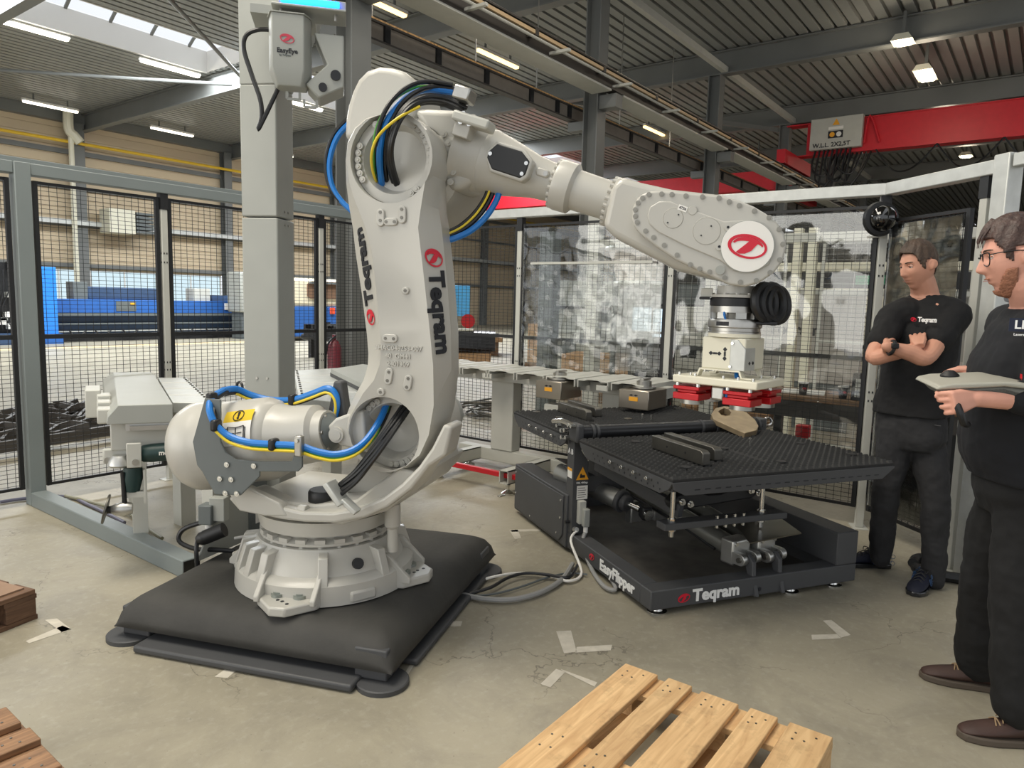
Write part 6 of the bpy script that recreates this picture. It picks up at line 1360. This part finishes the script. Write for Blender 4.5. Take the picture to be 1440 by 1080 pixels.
o = head_grid(MB(), iv2 @ HT2, 96, 72, hm2, lambda az, el: .005+.016*max(0, math.sin(el))+.010*math.exp(-(az/.7)**2)*(.35 < el < 1.1)+.0035*math.sin(az*11+el*7)*math.cos(el)+random.uniform(-.001, .001)).obj('hair', HAIR2, m2, ang=180); clean(o, .014)
mb = MB(); T = iv2 @ HT2
for k in range(7): mb.tube([T @ headshape((k-2)*.2, R(48), .02), T @ headshape((k-2)*.2+.06, R(32), .022), T @ headshape((k-2)*.2+.12, R(20), .016)], [.005, .004, .001], 6, 4)
mb.obj('fringe', HAIR2, o)
def bm2(az, el): a = abs(az); return (R(-76) < el < R(-14)-max(0, 1.15-a)*R(60) and .35 < a < 1.42) or (R(-84) < el < R(-50) and a <= .6)
o = head_grid(MB(), T, 96, 72, bm2, lambda az, el: .0025+random.uniform(0, .0015)).obj('beard', BEARD, m2, ang=180); clean(o, .004)
MB().tube([T @ headshape(a_, R(-27.5), .001) for a_ in (-.3, -.15, 0, .15, .3)], .003, 6, 4).obj('moustache', BEARD, m2)
gl = thing('eyeglasses', 'black framed eyeglasses worn by the man with the beard', 'glasses', tuple(m2.matrix_basis @ V((0, 0, 0))))
mb = MB()
for s in (-1, 1):
    c = V((s*.033, .101-.004, .008)); pr = [c+V((s*x, -abs(x+.024)*.18, z)) for x, z in ((-.023, .016), (0, .018), (.025, .015), (.026, -.004), (.018, -.02), (-.006, -.022), (-.02, -.012))]
    mb.tube([T @ p for p in pr+[pr[0]]], .0021, 6, 3); mb.tube([T @ V((s*.058, .088, .018)), T @ V((s*.082, .06, .02)), T @ V((s*.084, .0, .016)), T @ V((s*.082, -.03, -.004))], .0021, 6, 4)
mb.tube([T @ V((-.011, .102, .012)), T @ V((0, .106, .015)), T @ V((.011, .102, .012))], .002, 6, 3); mb.obj('frame', BLACKP, gl)
# sweatshirt, collar, trousers, boots
b = MB(); torso(b, [(V((3.221,0.048,0.915)), .20, .15), (V((3.215,0.072,0.998)), .205, .165), (V((3.2,0.084,1.133)), .195, .16), (V((3.194,0.078,1.318)), .20, .155), (V((3.186,0.065,1.454)), .195, .12), (V((3.199,0.058,1.51)), .13, .095), (nb2+V((0, 0, -.01)), .082, .078)], sd2, fw2)
limb(b, [sho2+sd2*.08, shN, shN.lerp(elN, .6), elN, elN.lerp(wrN, .36)], [.09, .085, .078, .068, .06]); limb(b, [sho2-sd2*.08, shF, shF.lerp(elF, .6), elF, elF.lerp(wrF, .35)], [.09, .085, .078, .066, .058])
s2_ = fuse(W2(b), 'sweatshirt', SWEAT, m2, .007, 6, .02, .1)
b = MB(); limb(b, [elN.lerp(wrN, .34), elN.lerp(wrN, .43)], [.058, .05]); W2(b).obj('cuff', SWEAT, s2_)
b = MB()
for s in (-1, 1): b.prism([(0, 0), (.075, .005), (.06, .045), (.0, .05)], 'Z', -.006, .006, iv2 @ frame(nb2+fw2*.075+V((0, 0, .01)), sd2*s-fw2*.5, V((0, 0, 1))+fw2*-.3))
b.torus(iv2 @ (nb2+V((0, 0, .025))), (0, 0, 1), .074, .014, 24, 8).obj('shirt_collar', mat('grey_shirt_collar', (128, 130, 136), .8), m2)
pc = V((2.96,0.086,1.481)); Tb = iv2 @ frame(pc, fw2*-.55+sd2*.0+V((.0, -.8, 0)), V((0, 0, 1)))
pt_ = MB().prism([(-.03, -.02), (.06, -.02), (.06, .025), (-.03, .025)], 'Z', .0, .004, Tb).obj('chest_badge', mat('badge_blue_black', (24, 32, 54), .7), s2_, smooth=False); text_mesh('lettering', 'LIN', .04, WINK, pt_, Tb @ M.Translation((.015, .002, .005)), .001, depth=.001); text_mesh('lettering', 'Lasersnijden', .012, WINK, pt_, Tb @ M.Translation((.015, -.03, .003)), .0002, depth=.001)
b = MB(); torso(b, [(V((3.221,0.056,0.959)), .175, .13), (V((3.217,0.043,0.868)), .18, .14), (V((3.214,0.032,0.789)), .15, .12)], sd2, fw2)
limb(b, [hN, hN.lerp(knF, .5), knF, knF.lerp(anF, .5), anF.lerp(knF, .14), anF.lerp(knF, .06)], [.115, .105, .092, .088, .085, .078]); limb(b, [hF, hF.lerp(knN, .5), knN, knN.lerp(anN, .5), anN.lerp(knN, .14), anN.lerp(knN, .06)], [.115, .105, .092, .088, .085, .08])
fuse(W2(b), 'trousers', TROU, m2, .008, 5, .025, .1)
BOOT = mat('dark_brown_boot', (64, 44, 38), .6, var=.2, scale=14, bump=.1); SOLE = mat('taupe_sole', (84, 74, 64), .7)
shoe(m2, iv2 @ V((*(3.38,0.091), 0)), R(105), BOOT, SOLE, .34, mat('tan_lace', (150, 126, 96), .7), .05, ('boot', 'sole')); shoe(m2, iv2 @ V((*(3.03,-0.056), 0)), R(118), BOOT, SOLE, .33, MATS['tan_lace'], .05, ('boot', 'sole'))
# --- teach pendant in his hands
tp = thing('control_tablet', 'light grey control tablet with red emergency stop held by the man with glasses', 'tablet', (0, 0, 0))
c0, c1 = V((2.86,0.33,1.269)), V((2.995,0.019,1.291)); ux_ = (c1-c0).normalized(); upv = V((.1, .05, 1)); TT = frame(c0, ux_, V((0, 0, 1)).cross(ux_)+V((0, 0, .05)))
Lp = (c1-c0).length
prf = [(0, -.005), (.01, .008), (.05, .016), (Lp*.6, .02), (Lp*.72, .016), (Lp, -.004), (Lp, -.016), (Lp*.6, .004), (.05, -.004)]
MB().prism([(x, z) for x, z in prf], 'Y', -.10, .14, TT).obj('tablet_cover', mat('grey_green_plastic', (166, 164, 152), .5), tp, bevel=.006)
MB().prism([(.01, -.006), (.05, -.005), (Lp*.6, .003), (Lp, -.017), (Lp, -.055), (Lp*.66, -.058), (Lp*.6, -.03), (.2, -.014), (.14, -.03), (.1, -.045), (.05, -.042), (.03, -.02)], 'Y', -.09, .13, TT).obj('tablet_base', mat('mid_grey_plastic', (112, 112, 106), .5), tp, bevel=.008)
MB().lathe([(0, .016), (.012, .016), (.016, .02), (.03, .019)], TT @ V((Lp*.9, .0, .0)), TT @ V((Lp*.9, 0, 1)), 20).obj('emergency_stop', RED, tp); MB().cyl(TT @ V((Lp*.87, -.09, -.03)), TT @ V((Lp*.87, -.1, -.03)), .013).obj('red_button', RED, tp)
MB().lathe([(0, .03), (.01, .03), (.02, .02), (.026, .012)], TT @ V((.09, .06, .012)), TT @ V((.09, .06, 1)), 20).obj('joystick', BLACKP, tp)
MB().tube([TT @ V((.055, -.1, -.035)), TT @ V((.06, -.135, -.07)), TT @ V((.075, -.13, -.11)), TT @ V((.1, -.09, -.125))], .012, 8, 5).obj('hand_strap', BLACKP, tp)

# ---------------------------------------------------------------- things beyond the fence
BLUE = mat('machine_blue', (44, 96, 168), .45, var=.06); BLUE2 = mat('bright_blue_panel', (42, 128, 222), .45); DBLUE = mat('dull_dark_blue', (52, 74, 104), .5, var=.1)
BEIGE = mat('beige_machine_paint', (226, 216, 190), .45); BROWN = mat('brown_board', (120, 92, 66), .6, var=.15, scale=10)
CARD = mat('cardboard', (178, 140, 100), .75, var=.1); FILM = mat('black_stretch_film', (34, 35, 38), .3, var=.3, scale=10, bump=.6, bscale=9)
def slab(name, x0, x1, y0, y1, z0, z1, m, par=None, bv=.01): return MB().bx(x0, x1, y0, y1, z0, z1).obj(name, m, par, bevel=bv)
# long blue press brake in front of the windows
pb = thing('press_brake', 'long blue press machine standing in front of the far windows', 'machine', (0, 0, 0))
slab('beam', 8.4, 15.4, 22.9, 23.5, .84, 1.24, BLUE, pb); slab('lower_bed', 8.4, 15.4, 23.0, 23.5, .05, .8, DBLUE, pb)
slab('ledge', 8.4, 15.4, 22.75, 23, .76, .84, DGREY, pb, 0); slab('ledge', 8.4, 15.4, 22.8, 23, .5, .54, DGREY, pb, 0); slab('ledge', 8.4, 15.4, 22.85, 23, .28, .31, GALV, pb, 0); slab('base', 8.5, 15.3, 22.8, 23.6, 0, .1, BLACKM, pb, 0)
slab('drive_hood', 9.6, 12.0, 23.1, 23.6, 1.24, 1.62, DBLUE, pb, .03); slab('motor_box', 9.2, 9.6, 23.1, 23.6, 1.24, 1.75, DGREY, pb); slab('side_box', 12.9, 13.5, 23.1, 23.6, 1.24, 1.66, LGREY, pb); slab('rear_hood', 13.6, 15.2, 23.2, 23.6, 1.24, 1.45, DBLUE, pb)
slab('hatch', 10.3, 10.9, 22.88, 22.9, .9, 1.2, DGREY, pb, 0); slab('label', 10.72, 10.86, 22.86, 22.88, 1.1, 1.15, AMBER, pb, 0); slab('label', 13.9, 14.1, 22.86, 22.9, .95, 1.18, PAPER, pb, 0)
MB().bx(14.4, 16.5, 22.7, 22.9, .83, .86).obj('orange_edge', mat('orange_strip', (214, 120, 70), .5), pb, smooth=False)
for x in (8.9, 9.6, 10.4, 12.2, 13.1, 14.3): MB().tube([(x, 22.72, .33), (x+.2, 22.7, .12), (x+.45, 22.72, .33)], .025, 6, 4).obj('hose_loop', BLACKP, pb)
bp_ = slab('blue_pillar', 7.95, 8.42, 22.2, 23.0, 0, 2.12, BLUE2); tag(bp_, 'bright blue upright panel next to the edge post', 'panel'); slab('plinth', 7.9, 8.5, 22.1, 23.0, 0, .28, BLUE, bp_, 0)
cn = thing('cable_cabinet', 'open black cabinet full of cables and relays at the left edge', 'cabinet', (6.9, 22.3, 0))
slab('back_panel', -1, .75, .3, .4, .3, 2.2, BLACKM, cn, 0); slab('plinth', -1, .8, -.1, .4, 0, .3, DBLUE, cn, 0); rr = random.Random(4)
for k in range(26):
    x, z = rr.uniform(-.8, .6), rr.uniform(.4, 2.1); w_, h_ = rr.uniform(.08, .25), rr.uniform(.06, .2); slab('relay', x, x+w_, .1, .3, z, z+h_, rr.choice((BLACKP, GREYP, PAPER, LGREY, DGREY)), cn, 0)
slab('red_label', -.05, .05, .08, .1, .9, 1.3, RED, cn, 0)
for k in range(10):
    x = rr.uniform(-.7, .6); MB().tube([(x, .05, 2.0), (x+rr.uniform(-.2, .2), 0, 1.4), (x+rr.uniform(-.3, .3), .02, .9), (x+rr.uniform(-.2, .2), .05, .4)], .015, 6, 4).obj('cable', BLKC, cn)
# white and blue machine right of the scanner column
cm = thing('machining_centre', 'cream and blue machine with a window right of the scanner column', 'machine', (0, 0, 0))
slab('blue_base', 14.5, 18.6, 20, 21.5, .15, 1.15, BLUE, cm, .03); slab('cream_hood', 14.5, 18.6, 20, 21.5, 1.15, 2.1, BEIGE, cm, .12)
MB().prism([(15.15, 1.5), (15.3, 1.42), (16.7, 1.42), (16.9, 1.62), (16.9, 2.0), (15.3, 2.0), (15.15, 1.9)], 'Y', 19.96, 20.02).obj('window', mat('brown_tinted_window', (126, 100, 82), .15), cm)
slab('handle_bar', 15.2, 16.9, 19.9, 19.96, 1.92, 1.98, DGREY, cm, 0); slab('red_sign', 16.1, 16.3, 19.97, 20, .9, 1.12, mat('orange_red_sign', (226, 84, 50), .5), cm, 0)
MB().prism([(15.7, .62), (16.1, .62), (16.1, .4), (15.9, .28), (15.7, .4)], 'Y', 19.97, 20).obj('dark_badge', BLACKP, cm, smooth=False); slab('foot', 15.4, 15.9, 20, 20.5, 0, .15, BLUE, cm, 0)
lb = thing('chip_table', 'white machine hood with blue writing panel beyond the scanner column', 'machine', (0, 0, 0)); slab('hood', 13.7, 14.9, 21.6, 22.4, .9, 2.25, GREYP, lb, .05); slab('label', 14.2, 14.5, 21.58, 21.6, 1.8, 1.95, BLUE, lb, 0); slab('label', 14.35, 14.6, 21.58, 21.6, 1.35, 1.45, YEL, lb, 0); slab('stand', 13.8, 14.8, 21.7, 22.3, 0, .9, DGREY, lb, 0)
cb = thing('roller_table', 'black steel roller table loaded with bars behind the scanner column', 'table', (0, 0, 0))
for k in range(7): MB().bx(11.0, 14.0, 12.9+.28*k, 12.98+.28*k, .72, .82).obj('bar', BLACKM, cb, smooth=False)
for x in (11.1, 12.3, 13.6): MB().bx(x, x+.15, 12.8, 14.8, .55, .72).obj('cross_rail', BLACKM, cb, smooth=False); MB().cyl((x+.07, 12.75, .5), (x+.07, 14.9, .5), .08, n=12).obj('roller', BLACKP, cb); MB().bx(x, x+.12, 13.0, 13.12, 0, .55).obj('leg', BLACKM, cb, smooth=False); MB().bx(x, x+.12, 14.5, 14.62, 0, .55).obj('leg', BLACKM, cb, smooth=False)
ex = thing('red_cylinder', 'dark red gas cylinder standing beside the dark steel column', 'cylinder', (6.0, 6.72, 0)); ex.location = (5.62, 6.9, 0)
MB().lathe([(0, .085), (.9, .085), (.98, .05), (1.0, .025), (1.06, .025)], (0, 0, 0), (0, 0, 1), 18).obj('bottle', mat('maroon_paint', (112, 34, 46), .4), ex); MB().tube([(0, -.03, 1.04), (-.12, -.03, .95), (-.14, 0, .7)], .012, 6).obj('hose', BLACKP, ex)
ln = MB().bx(-6, 16.5, 20.3, 20.75, 0, .004).obj('floor_line', mat('tan_floor_line', (222, 196, 150), .6, var=.08), smooth=False); tag(ln, 'tan painted line across the bright floor in front of the blue press', 'line')
# flame-cut skeleton strips on the floor behind the left fence
sk = thing('scrap_strips', 'heap of dark wavy steel offcut strips on the floor behind the left fence', 'scrap', (0, 0, 0)); rr = random.Random(11)
A, B, C_, D_ = [V(p) for p in [(2.138,7.441,0.05),(3.211,7.68,0.05),(4.036,9.325,0.05),(2.742,9.471,0.05)]]
for k in range(46):
    u, v = rr.random(), rr.random(); p = A.lerp(B, u).lerp(D_.lerp(C_, u), v); a = rr.uniform(-.3, .3); L = rr.uniform(.4, .8); d = (B-A).normalized(); d = M.Rotation(a, 3, 'Z') @ d; n = V((-d.y, d.x, 0))
    pts = [p+d*L*t+n*.05*math.sin(t*9+k)+V((0, 0, .02+.05*(k % 3)+.03*math.sin(t*7+k))) for t in (0, .2, .4, .6, .8, 1)]
    mb = MB()
    for q0, q1 in zip(pts, pts[1:]): mb.beam(q0, q1, .03, .06)
    mb.obj('strip', DARKS, sk, smooth=False)
MB().beam(A+V((0, -.1, .06)), B+V((.3, -.1, .06)), .06, .1).obj('edge_strip', DARKS, sk, smooth=False)
wc_ = thing('wire_heap', 'flat heap of tangled dark wire on the floor behind the fence', 'wire', tuple(g_) if False else tuple((7.324,5.817,0))); rr = random.Random(2)
for k in range(9): MB().torus((rr.uniform(-.1, .1), rr.uniform(-.15, .15), .03+.02*k), (rr.uniform(-.2, .2), rr.uniform(-.2, .2), 1), .3+rr.uniform(-.08, .08), .015, 22, 5).obj('wire_turn', DSTEEL, wc_)
# group around the blue cabinets right of the robot
bw = thing('wrapped_bundle', 'long bundle wrapped in black film lying on a low table right of the robot', 'bundle', (12.6, 11.2, 0), R(-52))
MB().loft([[V((x, y*s, z)) for y, z in ((-.42, .42), (-.3, .34), (.3, .34), (.42, .42), (.38, .72), (.1, .8), (-.2, .78), (-.4, .7))] for x, s in ((-1.0, .9), (-.4, 1), (.3, 1.05), (1.0, .95))]).obj('film_wrap', FILM, bw, ang=60)
slab('pale_board', -.3, .5, -.25, .1, .8, .84, CREAM, bw, 0); slab('brown_pallet', -.9, .9, -.5, .5, .1, .3, CARD, bw, 0)
for x in (-.7, .7): slab('skid', x-.08, x+.08, -.5, .5, 0, .1, BROWN, bw, 0)
wt_ = thing('parts_pallet', 'pallet of orange and yellow machined parts in front of the blue cabinets', 'pallet', (15.2, 13.4, 0), R(-50)); slab('pallet_deck', -1.1, 1.3, -.6, .6, .38, .5, CARD, wt_, 0); slab('pallet_base', -1, 1.2, -.5, .5, 0, .38, BROWN, wt_, 0); rr = random.Random(8)
for k in range(22): x, y = rr.uniform(-1, 1.1), rr.uniform(-.5, .5); s = rr.uniform(.06, .13); (MB().cyl((x, y, .5), (x, y, .5+s), s, n=10) if k % 2 else MB().box((x, y, .5+s/2), (s*2, s, s))).obj('part', (AMBER, mat('copper_orange', (206, 130, 70), .4, .5) if 'copper_orange' not in MATS else MATS['copper_orange'], BLACKP, YEL)[k % 4], wt_)
slab('black_crate', -1.3, -.6, -.2, .4, .5, 1.0, BLACKP, wt_, .02)
ca = thing('blue_cabinet', 'tall blue machine cabinet with white control panel right of the robot', 'cabinet', (16.6, 15.4, 0), R(-45))
slab('body', -1.2, .35, 0, 1, 0, 2.1, BLUE, ca, .03); slab('body_side', -1.75, -1.2, .1, 1, 0, 2.1, DBLUE, ca, .03); slab('control_panel', -.75, .45, -.12, 0, 1.35, 1.95, PAPER, ca, .02); slab('apron', -.45, .5, -.05, 0, .3, 1.25, DBLUE, ca, .02)
for k in range(9): x = -.65+.12*k; slab('button_row', x, x+.07, -.14, -.12, 1.52+.04*(k % 2), 1.66+.04*(k % 2), BLACKP, ca, 0)
slab('cream_door', -2.6, -1.8, .2, 1, .7, 2.0, BEIGE, ca, .02); slab('blue_door', -2.6, -1.8, .2, 1, 0, .7, BLUE, ca, .02); slab('light_blue_screen', .5, 1.0, -.05, .05, 1.0, 1.95, mat('light_blue_panel', (86, 178, 236), .4), ca, .01); MB().cyl((.95, -.1, .85), (.95, .05, .85), .22, n=20).obj('red_wheel', RED, ca)
MB().tube([(-.6, -.2, 1.5), (-.55, -.25, 1.0), (-.1, -.3, .4)], .03, 6).obj('hose', BLACKP, ca)
# screens, posts and machines behind the clear sheets
def wpost(x, y, h, label, w_=.12, m=LGREY): o = tag(MB().bx(x-w_/2, x+w_/2, y-w_/2, y+w_/2, 0, h).obj('cell_post', m, bevel=.006), label, 'post'); return o
gfr = mat('pale_mesh_wire', (186, 186, 182), .5)
fence_panel((7.9, 4.6), (7.9, 3.15), .1, 2.2, 'pale mesh panel of the second cell behind the crumpled clear sheet', 0, gfr, LGREY, .1, .06, 'pale mesh panels of the second cell')
fence_panel((7.9, 3.05), (7.9, 2.3), .1, 2.2, 'pale mesh panel of the second cell left of the paired white posts', 0, gfr, LGREY, .1, .06, 'pale mesh panels of the second cell')
fence_panel((7.9, 1.95), (7.9, .9), .1, 2.2, 'pale mesh panel of the second cell above the coffee counter', 0, gfr, LGREY, .1, .06, 'pale mesh panels of the second cell')
wpost(7.9, 2.2, 2.35, 'white cell post behind the counter, left of the close pair', .09, CREAM); wpost(7.9, 2.05, 2.35, 'white cell post behind the counter, right of the close pair', .09, CREAM); wpost(7.9, 3.1, 2.3, 'pale cell post seen left of the tool changer', .09); wpost(7.9, 4.65, 2.6, 'pale cell post behind the crumpled clear sheet', .16); wpost(7.7, 5.2, 2.4, 'dark grey post nearest the third fence post', .2, DGREY)
MBm = slab('cell_beam', 7.85, 7.95, .5, 4.7, 2.2, 2.3, LGREY); tag(MBm, 'pale beam across the top of the second cell', 'beam')
ct_ = thing('coffee_counter', 'brown topped counter with cups behind the fence', 'counter', (0, 0, 0)); slab('worktop', 6.1, 6.75, .35, 2.3, .76, .8, BROWN, ct_, .004); slab('fascia', 6.12, 6.15, .35, 2.3, .62, .76, DARKS, ct_, 0)
for y in (.5, 1.8, 2.2): slab('leg', 6.2, 6.28, y-.03, y+.03, 0, .62, BLACKM, ct_, 0)
def cup(x, y, label):
    o = thing('paper_cup', label, 'cup', (x, y, .80), group='black paper cups on the counter'); MB().lathe([(0, .028), (.1, .04)], (0, 0, 0), (0, 0, 1), 20).obj('cup_wall', BLACKP, o); MB().lathe([(.096, .042), (.106, .042)], (0, 0, 0), (0, 0, 1), 20).obj('rim', PAPER, o); logo(o, frame((-.031, -.018, .055), (.5, -.86, 0), (0, 0, 1)), .015)
cup(6.25, 1.62, 'black paper cup in front of the white papers on the counter'); cup(6.22, 1.30, 'black paper cup left of the dark box on the counter'); cup(6.2, 1.02, 'black paper cup right of the dark box on the counter')
tag(MB().box((6.42, 1.66, .806), (.3, .34, .012), R(12)).obj('paper_stack', PAPER, smooth=False), 'white papers lying on the counter', 'papers'); tag(MB().box((6.4, .84, .84), (.2, .22, .08)).obj('paper_stack', PAPER, bevel=.004), 'thick stack of white papers at the right end of the counter', 'papers')
kp = thing('keypad_box', 'dark box with pale key grid standing on the counter', 'box', (6.22, 1.16, .8)); MB().prism([(-.05, 0), (.06, 0), (.03, .22), (-.02, .22)], 'Y', -.075, .075).obj('case', BLACKP, kp, bevel=.008)
for i in range(2):
    for j in range(4): MB().bx(-.056+.0065*j, -.05+.0065*j, -.045+.05*i, -.005+.05*i, .03+.038*j, .062+.038*j).obj('key', LGREY, kp, smooth=False)
cr = thing('black_crate', 'black slatted crate stored under the counter', 'crate', (6.45, .95, .0))
for z in range(6): MB().bx(-.15, .15, -.22, .22, .03+.09*z, .09+.09*z).obj('slat', BLACKP, cr, smooth=False)
for y in (-.2, 0, .2): MB().bx(-.155, -.13, y-.02, y+.02, 0, .57).obj('rib', BLACKP, cr, smooth=False)
rd = tag(slab('red_switch_box', 7.0, 7.1, 1.74, 1.86, .3, .42, RED), 'small red switch box below the counter', 'switch'); slab('stand', 7.02, 7.08, 1.77, 1.83, 0, .3, LGREY, rd, 0)
sg = thing('sign_board', 'white board lettered with the red emblem behind the gripper fence', 'sign', (9.4, 2.5, 0)); slab('board', 0, .05, -.7, 1.0, .6, 1.75, mat('dull_white_board', (172, 168, 160), .6, var=.1), sg, .004); slab('stand', .02, .06, -.6, .9, 0, .6, DGREY, sg, 0)
text_mesh('lettering', 'Teqram', .2, INK, sg, frame((-.003, .1, 1.25), (0, -1, 0), (0, 0, 1)), .006); logo(sg, frame((-.003, .62, 1.25), (0, -1, 0), (0, 0, 1)), .09)
ms = thing('monitor_stand', 'two bright screens above a dark cabinet behind the crumpled clear sheet', 'monitor', (9.0, 4.6, 0), R(10)); slab('cabinet', 0, .4, -.4, .1, 0, .98, BLACKM, ms, .01)
SCR = mat('bright_screen', (206, 230, 246), .4, emit=1.2); slab('screen', -.03, 0, -.2, .06, 1.12, 1.48, SCR, ms, 0); slab('screen', -.03, 0, -.42, -.24, 1.08, 1.46, SCR, ms, 0); slab('pole', 0, .05, -.2, -.15, .98, 1.5, DGREY, ms, 0)
def machine(x, y, rz, w_, d_, h_, m, label, extra=0):
    o = thing('machine_cabinet', label, 'machine', (x, y, 0), R(rz)); slab('housing', -d_/2, d_/2, -w_/2, w_/2, .1, h_, m, o, .02); slab('plinth', -d_/2+.05, d_/2-.05, -w_/2+.05, w_/2-.05, 0, .1, BLACKM, o, 0); r_ = random.Random(extra)
    for k in range(5): yy = r_.uniform(-w_/2+.1, w_/2-.4); zz = r_.uniform(.2, h_-.5); slab('access_panel', -d_/2-.02, -d_/2, yy, yy+r_.uniform(.2, .4), zz, zz+r_.uniform(.15, .4), r_.choice((DGREY, PAPER, BLACKP, LGREY, CREAM)), o, 0)
    for k in range(3): slab('rail', -d_/2-.05, -d_/2, -w_/2, w_/2, h_*(.3+.22*k), h_*(.3+.22*k)+.05, r_.choice((GALV, BLACKM, LGREY)), o, 0)
    return o
machine(11.2, 6.6, 5, 1.6, 1.0, 1.9, GREYP, 'grey machine cabinet behind the fence post left of the crumpled sheet', 1)
machine(12.0, 4.2, 0, 2.0, 1.0, 1.5, LGREY, 'pale machine cabinet behind the two bright screens', 2)
machine(10.8, 2.0, -4, 2.2, 1.0, 1.95, CREAM, 'cream machine cabinet behind the white lettered board', 3)
machine(9.6, .1, 0, 1.5, .9, 1.8, GREYP, 'grey machine cabinet behind the man in the t-shirt', 4)
machine(14.5, 2.0, 0, 3.0, 1.0, 2.3, LGREY, 'tall pale machine cabinet far behind the gripper', 5)
machine(16.0, 7.4, 10, 2.4, 1.0, 2.0, DGREY, 'dark grey machine cabinet near the second crane column', 6)
machine(9.2, -2.3, 10, 2.0, 1.0, 2.1, CREAM, 'cream machine cabinet between the heads of the two men', 7)
machine(19.5, 4.8, 0, 3.4, 1.2, 2.2, GREYP, 'wide grey machine cabinet farthest down the hall', 8)
def stack(x, y, rz, label, n=5, seed=0):
    o = thing('box_stack', label, 'boxes', (x, y, 0), R(rz)); r_ = random.Random(seed); slab('pallet', -.45, .45, -.6, .6, 0, .14, BROWN, o, 0)
    for k in range(n): z = .14+.3*(k//2); yy = -.3 if k % 2 else .3; slab('carton', -.4, .4, yy-.28, yy+.28, z, z+.28, CARD, o, .005)
stack(9.9, 5.6, 15, 'brown cartons on a pallet behind the tool rack', 4, 1); stack(13.6, 8.9, -10, 'brown cartons on a pallet near the wrapped bundle', 6, 2); stack(9.6, 3.4, 5, 'low brown cartons behind the second cell mesh', 2, 3)
rd2 = thing('red_toolbox', 'red tool cabinet half hidden behind the second cell', 'cabinet', (9.0, 1.2, 0)); slab('body', -.2, .2, -.3, .3, .1, 1.22, RED, rd2, .01)
for k in range(4): slab('drawer', -.22, -.2, -.27, .27, .2+.24*k, .4+.24*k, RED, rd2, .006)
slab('plinth', -.18, .18, -.28, .28, 0, .1, BLACKM, rd2, 0)
gt_ = thing('gantry', 'pale gantry frame with green and black carriage above the second cell', 'gantry', (8.8, 0, 0)); slab('beam', 0, .12, .6, 3.6, 1.95, 2.05, CREAM, gt_, .01); slab('beam', 0, .12, .6, 3.6, 1.68, 1.74, LGREY, gt_, .01); slab('black_rail', .02, .1, .6, 3.6, 1.76, 1.94, BLACKP, gt_, 0); slab('green_carriage', -.02, .0, 1.5, 1.8, 1.8, 1.9, mat('green_carriage_paint', (40, 130, 90), .5), gt_, 0)
for y in (.65, 3.5): slab('leg', 0, .12, y-.06, y+.06, 0, 1.95, LGREY, gt_, .01)
dc = thing('plastic_duct', 'pale translucent duct with a wide collar hanging behind the crumpled clear sheet', 'duct', (7.0, 3.55, 0))
MB().lathe([(0, .26), (.18, .3), (.34, .36)], (0, 0, 1.75), (0, 0, 3), 28, cap=False).obj('collar', mat('milky_plastic', (214, 206, 200), .35), dc); MB().torus((0, 0, 1.74), (0, 0, 1), .27, .025, 28, 8).torus((0, 0, 2.1), (0, 0, 1), .37, .025, 28, 8).obj('hoop', GALV, dc); MB().lathe([(0, .24), (.9, .22)], (0, 0, .82), (0, 0, 2), 24, cap=False).obj('sleeve', pane_mat('clear_sleeve', (.86, .85, .84), .35), dc); MB().cyl((.0, .3, 0), (0, .3, 2.15), .03).obj('stand_pole', DGREY, dc); MB().box((0, .3, .01), (.4, .4, .02)).obj('stand_foot', DGREY, dc, smooth=False)
sh_ = thing('plastic_sheet', 'crumpled clear plastic sheet hung on the fence behind the tool rack', 'sheet', (5.33, 3.2, 0)); mb = MB(); vs = []; n = 60
for j in range(n+1):
    for i in range(n+1): y, z = -.6+1.2*i/n, .75+1.1*j/n; vs.append(V((.006*math.sin(17*y+9*z)*math.sin(23*z)+.004*math.sin(41*y-16*z)*math.sin(31*z+9*y)+.008*math.sin(5*y+3*z), y*(1-.12*math.sin(3*z)), z)))
mb.add(vs, [(j*(n+1)+i, j*(n+1)+i+1, (j+1)*(n+1)+i+1, (j+1)*(n+1)+i) for j in range(n) for i in range(n)]); mb.obj('film', ACRYL, sh_, ang=180); MB().bx(-.02, .01, -.6, .6, 1.85, 1.87).obj('hanging_strip', LGREY, sh_, smooth=False)
# black hoses on the floor behind the men
hs_ = tag(MB().tube([(4.673,0.507,0.03),(4.603,0.455,0.03),(4.636,0.318,0.03),(4.673,0.119,0.03),(4.732,-0.072,0.03)], .03, 10, 5).tube([(4.743,0.531,0.03),(4.865,0.518,0.03),(4.876,0.414,0.03),(4.937,0.167,0.03),(5.024,-0.034,0.03)], .03, 10, 5).obj('floor_hose', BLACKP), 'thick black hose looping on the floor behind the men', 'hose')
